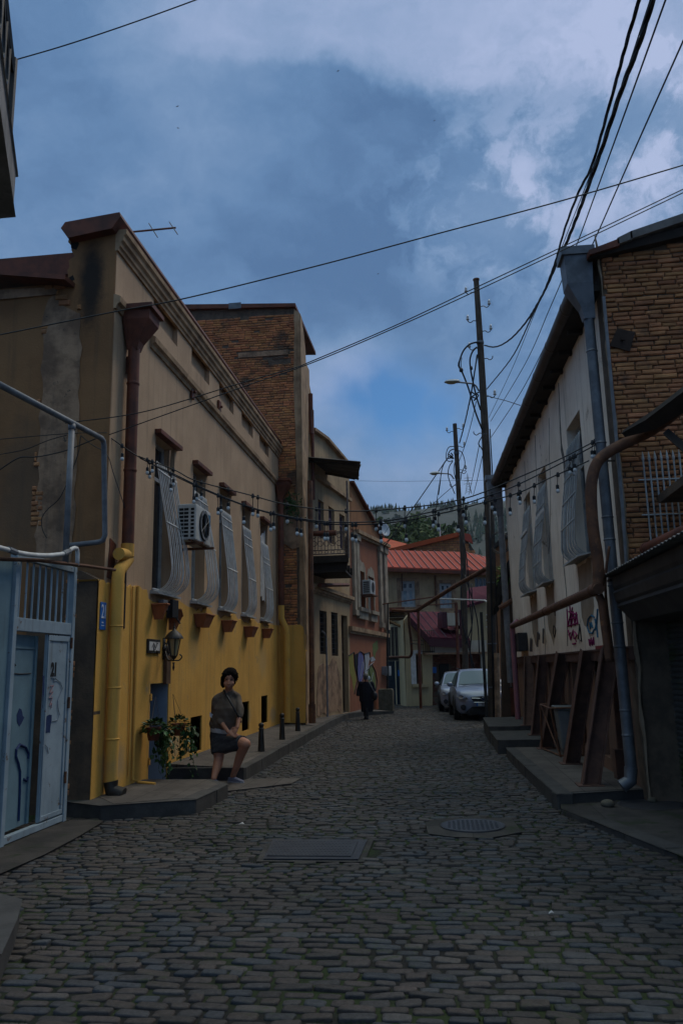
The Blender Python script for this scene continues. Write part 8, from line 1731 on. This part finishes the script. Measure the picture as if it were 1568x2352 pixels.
    chain(mb, [(shL, .078), (elL+V((0,0,.02)), .070), (elL.lerp(wrL,.45), .056)]); chain(mb, [(shR, .072), (elR+V((0,0,.02)), .062), (elR.lerp(wrR,.35), .050)])
    organic(mb, 'jersey', M['brownknit'], T, .009, 5, .5, lambda v: .003*noise.noise((v.x*9, v.y*9, v.z*22))+.010*noise.noise((v.x*13+v.z*9, v.y*14, v.z*5)))
    mb = MB(); hull(mb, circ(hem+V((.0,.03,.02)), .212, (.12,0,1), 16, .168)+circ(hem+V((-.0,.03,-.085)), .21, (.12,0,1), 16, .168)); organic(mb, 'shirt_hem', M['shirt'], T, .010, 3)
    # skirt
    mb = MB(); wst = circ(hem+V((0,.03,-.04)), .20, (.1,0,1), 16, .165); thR = hR.lerp(knR, .80); thL = hL.lerp(knL, .80)
    hull(mb, wst+circ(hip+V((-.02,.04,-.06)), .215, (0,0,1), 16, .185)); hull(mb, circ(hip+V((-.02,.04,-.06)), .215, (0,0,1), 16, .185)+circ(thL, .118, thL-hL, 12)+circ(thR, .112, thR-hR, 12))
    organic(mb, 'skirt', M['skirt'], T, .010, 4, .5, lambda v: .007*noise.noise((v.x*5+v.z*9, v.y*6, v.z*24-v.x*14)))
    # shoes
    for a, d in ((anR, V((.93,-.36,0)).normalized()), (anL, V((.75,-.66,0)).normalized())):
        w = V((-d.y, d.x, 0)); z0 = .020; o = V((a.x, a.y, z0)); mb = MB()
        hull(mb, [o+d*t+w*s+V((0,0,h)) for t, ww, h0 in ((-.075,.032,.065), (0,.038,.075), (.09,.044,.05), (.16,.042,.032), (.195,.022,.025)) for s in (-ww, ww) for h in (.012, h0)]+[o+d*(.05)+V((0,0,.078))]); sh = organic(mb, 'shoe', M['shoe'], T, .006, 3)
        mb = MB(); mb.prism([o+d*t+w*s for t, s in ((-.082,-.025),(-.0,-.042),(.1,-.048),(.17,-.042),(.203,-.015),(.203,.015),(.17,.042),(.1,.048),(0,.042),(-.082,.025))], (0,0,.018)); mb.build('sole', M['sole'], sh, bevel=.004)
    # strap, print and bow
    fr = V((.0,-.012,0)); mb = MB(); mb.tube(smoothpath([C(520,560,Yc-.05), C(568,645,Yc-.145), C(640,770,Yc-.19), C(710,900,Yc-.19), C(765,1000,Yc-.12), C(800,1080,Yc)], 4), .016, 6); mb.build('shoulder_strap', M['plastic'], T, smooth=True)
    mb = MB(); c = elL+V((-.02,-.075,.0))
    for s, t in ((-1,.02), (1,.0)): mb.add([c, c+V((s*.045,-.012,.028+t)), c+V((s*.05,.0,-.02)), c+V((s*.012,-.006,-.05))], [(0,1,2,3)])
    mb.ell(c, .014, .012, .014, None, 8, 6); mb.build('white_bow', M['shirt2'], T)
M['eye'] = mat('dark_eye', (.02,.014,.012), None, rough=.2, bump=0); M['lips'] = mat('lips', (.26,.09,.075), None, rough=.5, bump=0); M['sole'] = mat('pale_shoe_sole', (.33,.32,.33), None, bump=0); M['shirt2'] = mat('white_cloth_bow', (.5,.54,.6), None, bump=0)
woman()
def walker():
    C = lambda cx, cy, Y: pY(790+cx*.08202, 1524.8+cy*.08202, Y)
    g = pz(841, 1652); Yc = g.y; T = thing('person', 'elderly woman in long black dress walking away along the far left kerb', 'person', tuple(g))
    head = C(600,360,Yc-.02); neck = C(610,470,Yc); chest = C(615,640,Yc); hip = C(640,1000,Yc+.02); hemc = C(645,1340,Yc+.03)
    shL, shR = C(470,560,Yc), C(770,560,Yc); elL, elR = C(405,740,Yc+.02), C(820,740,Yc); haL, haR = C(380,900,Yc-.06), C(830,880,Yc-.08)
    fL = V((C(590,1500,Yc).x, Yc+.06, .0)); fR_ = V((C(655,1540,Yc).x, Yc-.10, .0))
    mb = MB(); mb.ell(head, .075, .09, .105, None, 14, 10); chain(mb, [(head-V((0,0,.05)), .05), (neck, .05), (chest, .11), (hip, .14)])
    for a, b, c, s in ((shL, elL, haL, -1), (shR, elR, haR, 1)):
        chain(mb, [(chest+V((0,0,.1)), .07), (a, .05), (b, .042), (c, .028)]); hand(mb, c, V((0,-.1,-1)), V((0,-1,0)), V((s,0,0)), 1.0, .5)
    for h, ft in ((-.08, fL), (.08, fR_)): chain(mb, [(hip+V((h,0,-.05)), .09), (V((ft.x, ft.y+.02, .48)), .06), (V((ft.x, ft.y, .3)), .055), (V((ft.x, ft.y, .09)), .04), (V((ft.x, ft.y+.12, .045)), .03)])
    organic(mb, 'body', M['skin'], T, .009, 3)
    mb = MB(); mb.ell(head+V((0,-.012,.022)), .092, .098, .098, None, 14, 10); mb.ell(head+V((0,-.03,-.04)), .08, .06, .06, None, 12, 8); organic(mb, 'hair', M['greyhair'], T, .009, 3, .5, lambda v: .006*noise.noise(v*40))
    mb = MB(); hull(mb, circ(neck-V((0,0,.03)), .07, (0,0,1), 12)+circ(C(615,570,Yc), .225, (0,0,1), 16, .11)); hull(mb, circ(C(615,570,Yc), .225, (0,0,1), 16, .11)+circ(C(630,800,Yc), .235, (0,0,1), 16, .17)+circ(hip, .265, (0,0,1), 16, .20))
    hull(mb, circ(hip, .265, (0,0,1), 16, .20)+circ(C(640,1050,Yc+.01), .255, (0,0,1), 16, .19)); hull(mb, circ(C(640,1050,Yc+.01), .225, (0,0,1), 16, .18)+circ(hemc, .20, (0,0,1), 16, .17))
    for a, b, c in ((shL, elL, haL), (shR, elR, haR)): chain(mb, [(a, .085), (b, .075), (b.lerp(c,.75), .06)])
    organic(mb, 'dress', M['blackcloth'], T, .012, 4, .5, lambda v: .010*noise.noise((v.x*9, v.y*9, v.z*2.5)))
    for ft in (fL, fR_):
        mb = MB(); chain(mb, [(V((ft.x, ft.y, .36)), .062), (V((ft.x, ft.y, .1)), .05)]); capsule(mb, V((ft.x, ft.y-.05, .05)), .045, V((ft.x, ft.y+.14, .04)), .035); mb.prism([(ft.x+a, ft.y+b, .0) for a, b in ((-.045,-.09),(.045,-.09),(.045,.16),(-.045,.16))], (0,0,.03)); organic(mb, 'boot', M['plastic'], T, .009, 3)
    b = C(855,900,Yc-.12); mb = MB(); mb.ell(b, .10, .09, .15, None, 12, 8); bag = organic(mb, 'shoulder_bag', M['plastic'], T, .01, 2); T2 = bag
    mb = MB(); mb.tube(smoothpath([b+V((.0,0,.13)), C(800,700,Yc-.16), C(730,560,Yc-.15), C(690,490,Yc-.09), C(680,470,Yc)], 4), .014, 5); mb.build('bag_strap', M['greypipe'], bag)
    mb = MB(); mb.ell(C(698,400,Yc-.03), .035, .05, .075, None, 10, 8); mb.build('pale_scarf', M['shirt2'], T, smooth=True)
walker()

def haze():
    mb = MB(); mb.box(-700, 700, -40, 1000, -1.6, 230); o = mb.build('haze', M['white']); o.data.materials.clear(); o['kind'] = 'stuff'; tag(o, 'thin blue-grey air between the street and the wooded hill', 'haze')
    m = bpy.data.materials.new('haze_air'); m.use_nodes = True; N = m.node_tree.nodes; N.remove(N['Principled BSDF']); v = N.new('ShaderNodeVolumePrincipled'); v.inputs['Color'].default_value = (.80,.86,.95,1); v.inputs['Density'].default_value = .00018; v.inputs['Anisotropy'].default_value = .1
    m.node_tree.links.new(v.outputs['Volume'], N['Material Output'].inputs['Volume']); o.data.materials.append(m)
haze()

def litter():
    for (x, y, s, l) in ((555,1893,.032,'small white paper scrap on the cobbles before the door step'), (1265,2098,.02,'tiny white scrap lying on the cobbles in the right foreground'), (872,1649,.04,'white scrap in the far gutter by the walking woman')):
        c = pz(x, y, .012); mb = MB(); mb.add([c+V((-s,-s*.4,0)), c+V((s*.2,-s*.7,.012)), c+V((s,.1*s,.002)), c+V((.3*s,s*.7,.016)), c+V((-.7*s,s*.5,.004)), c+V((0,0,.02))], [(0,1,5),(1,2,5),(2,3,5),(3,4,5),(4,0,5)]); tag(mb.build('paper_scrap', M['shirt']), l, 'litter')
litter()
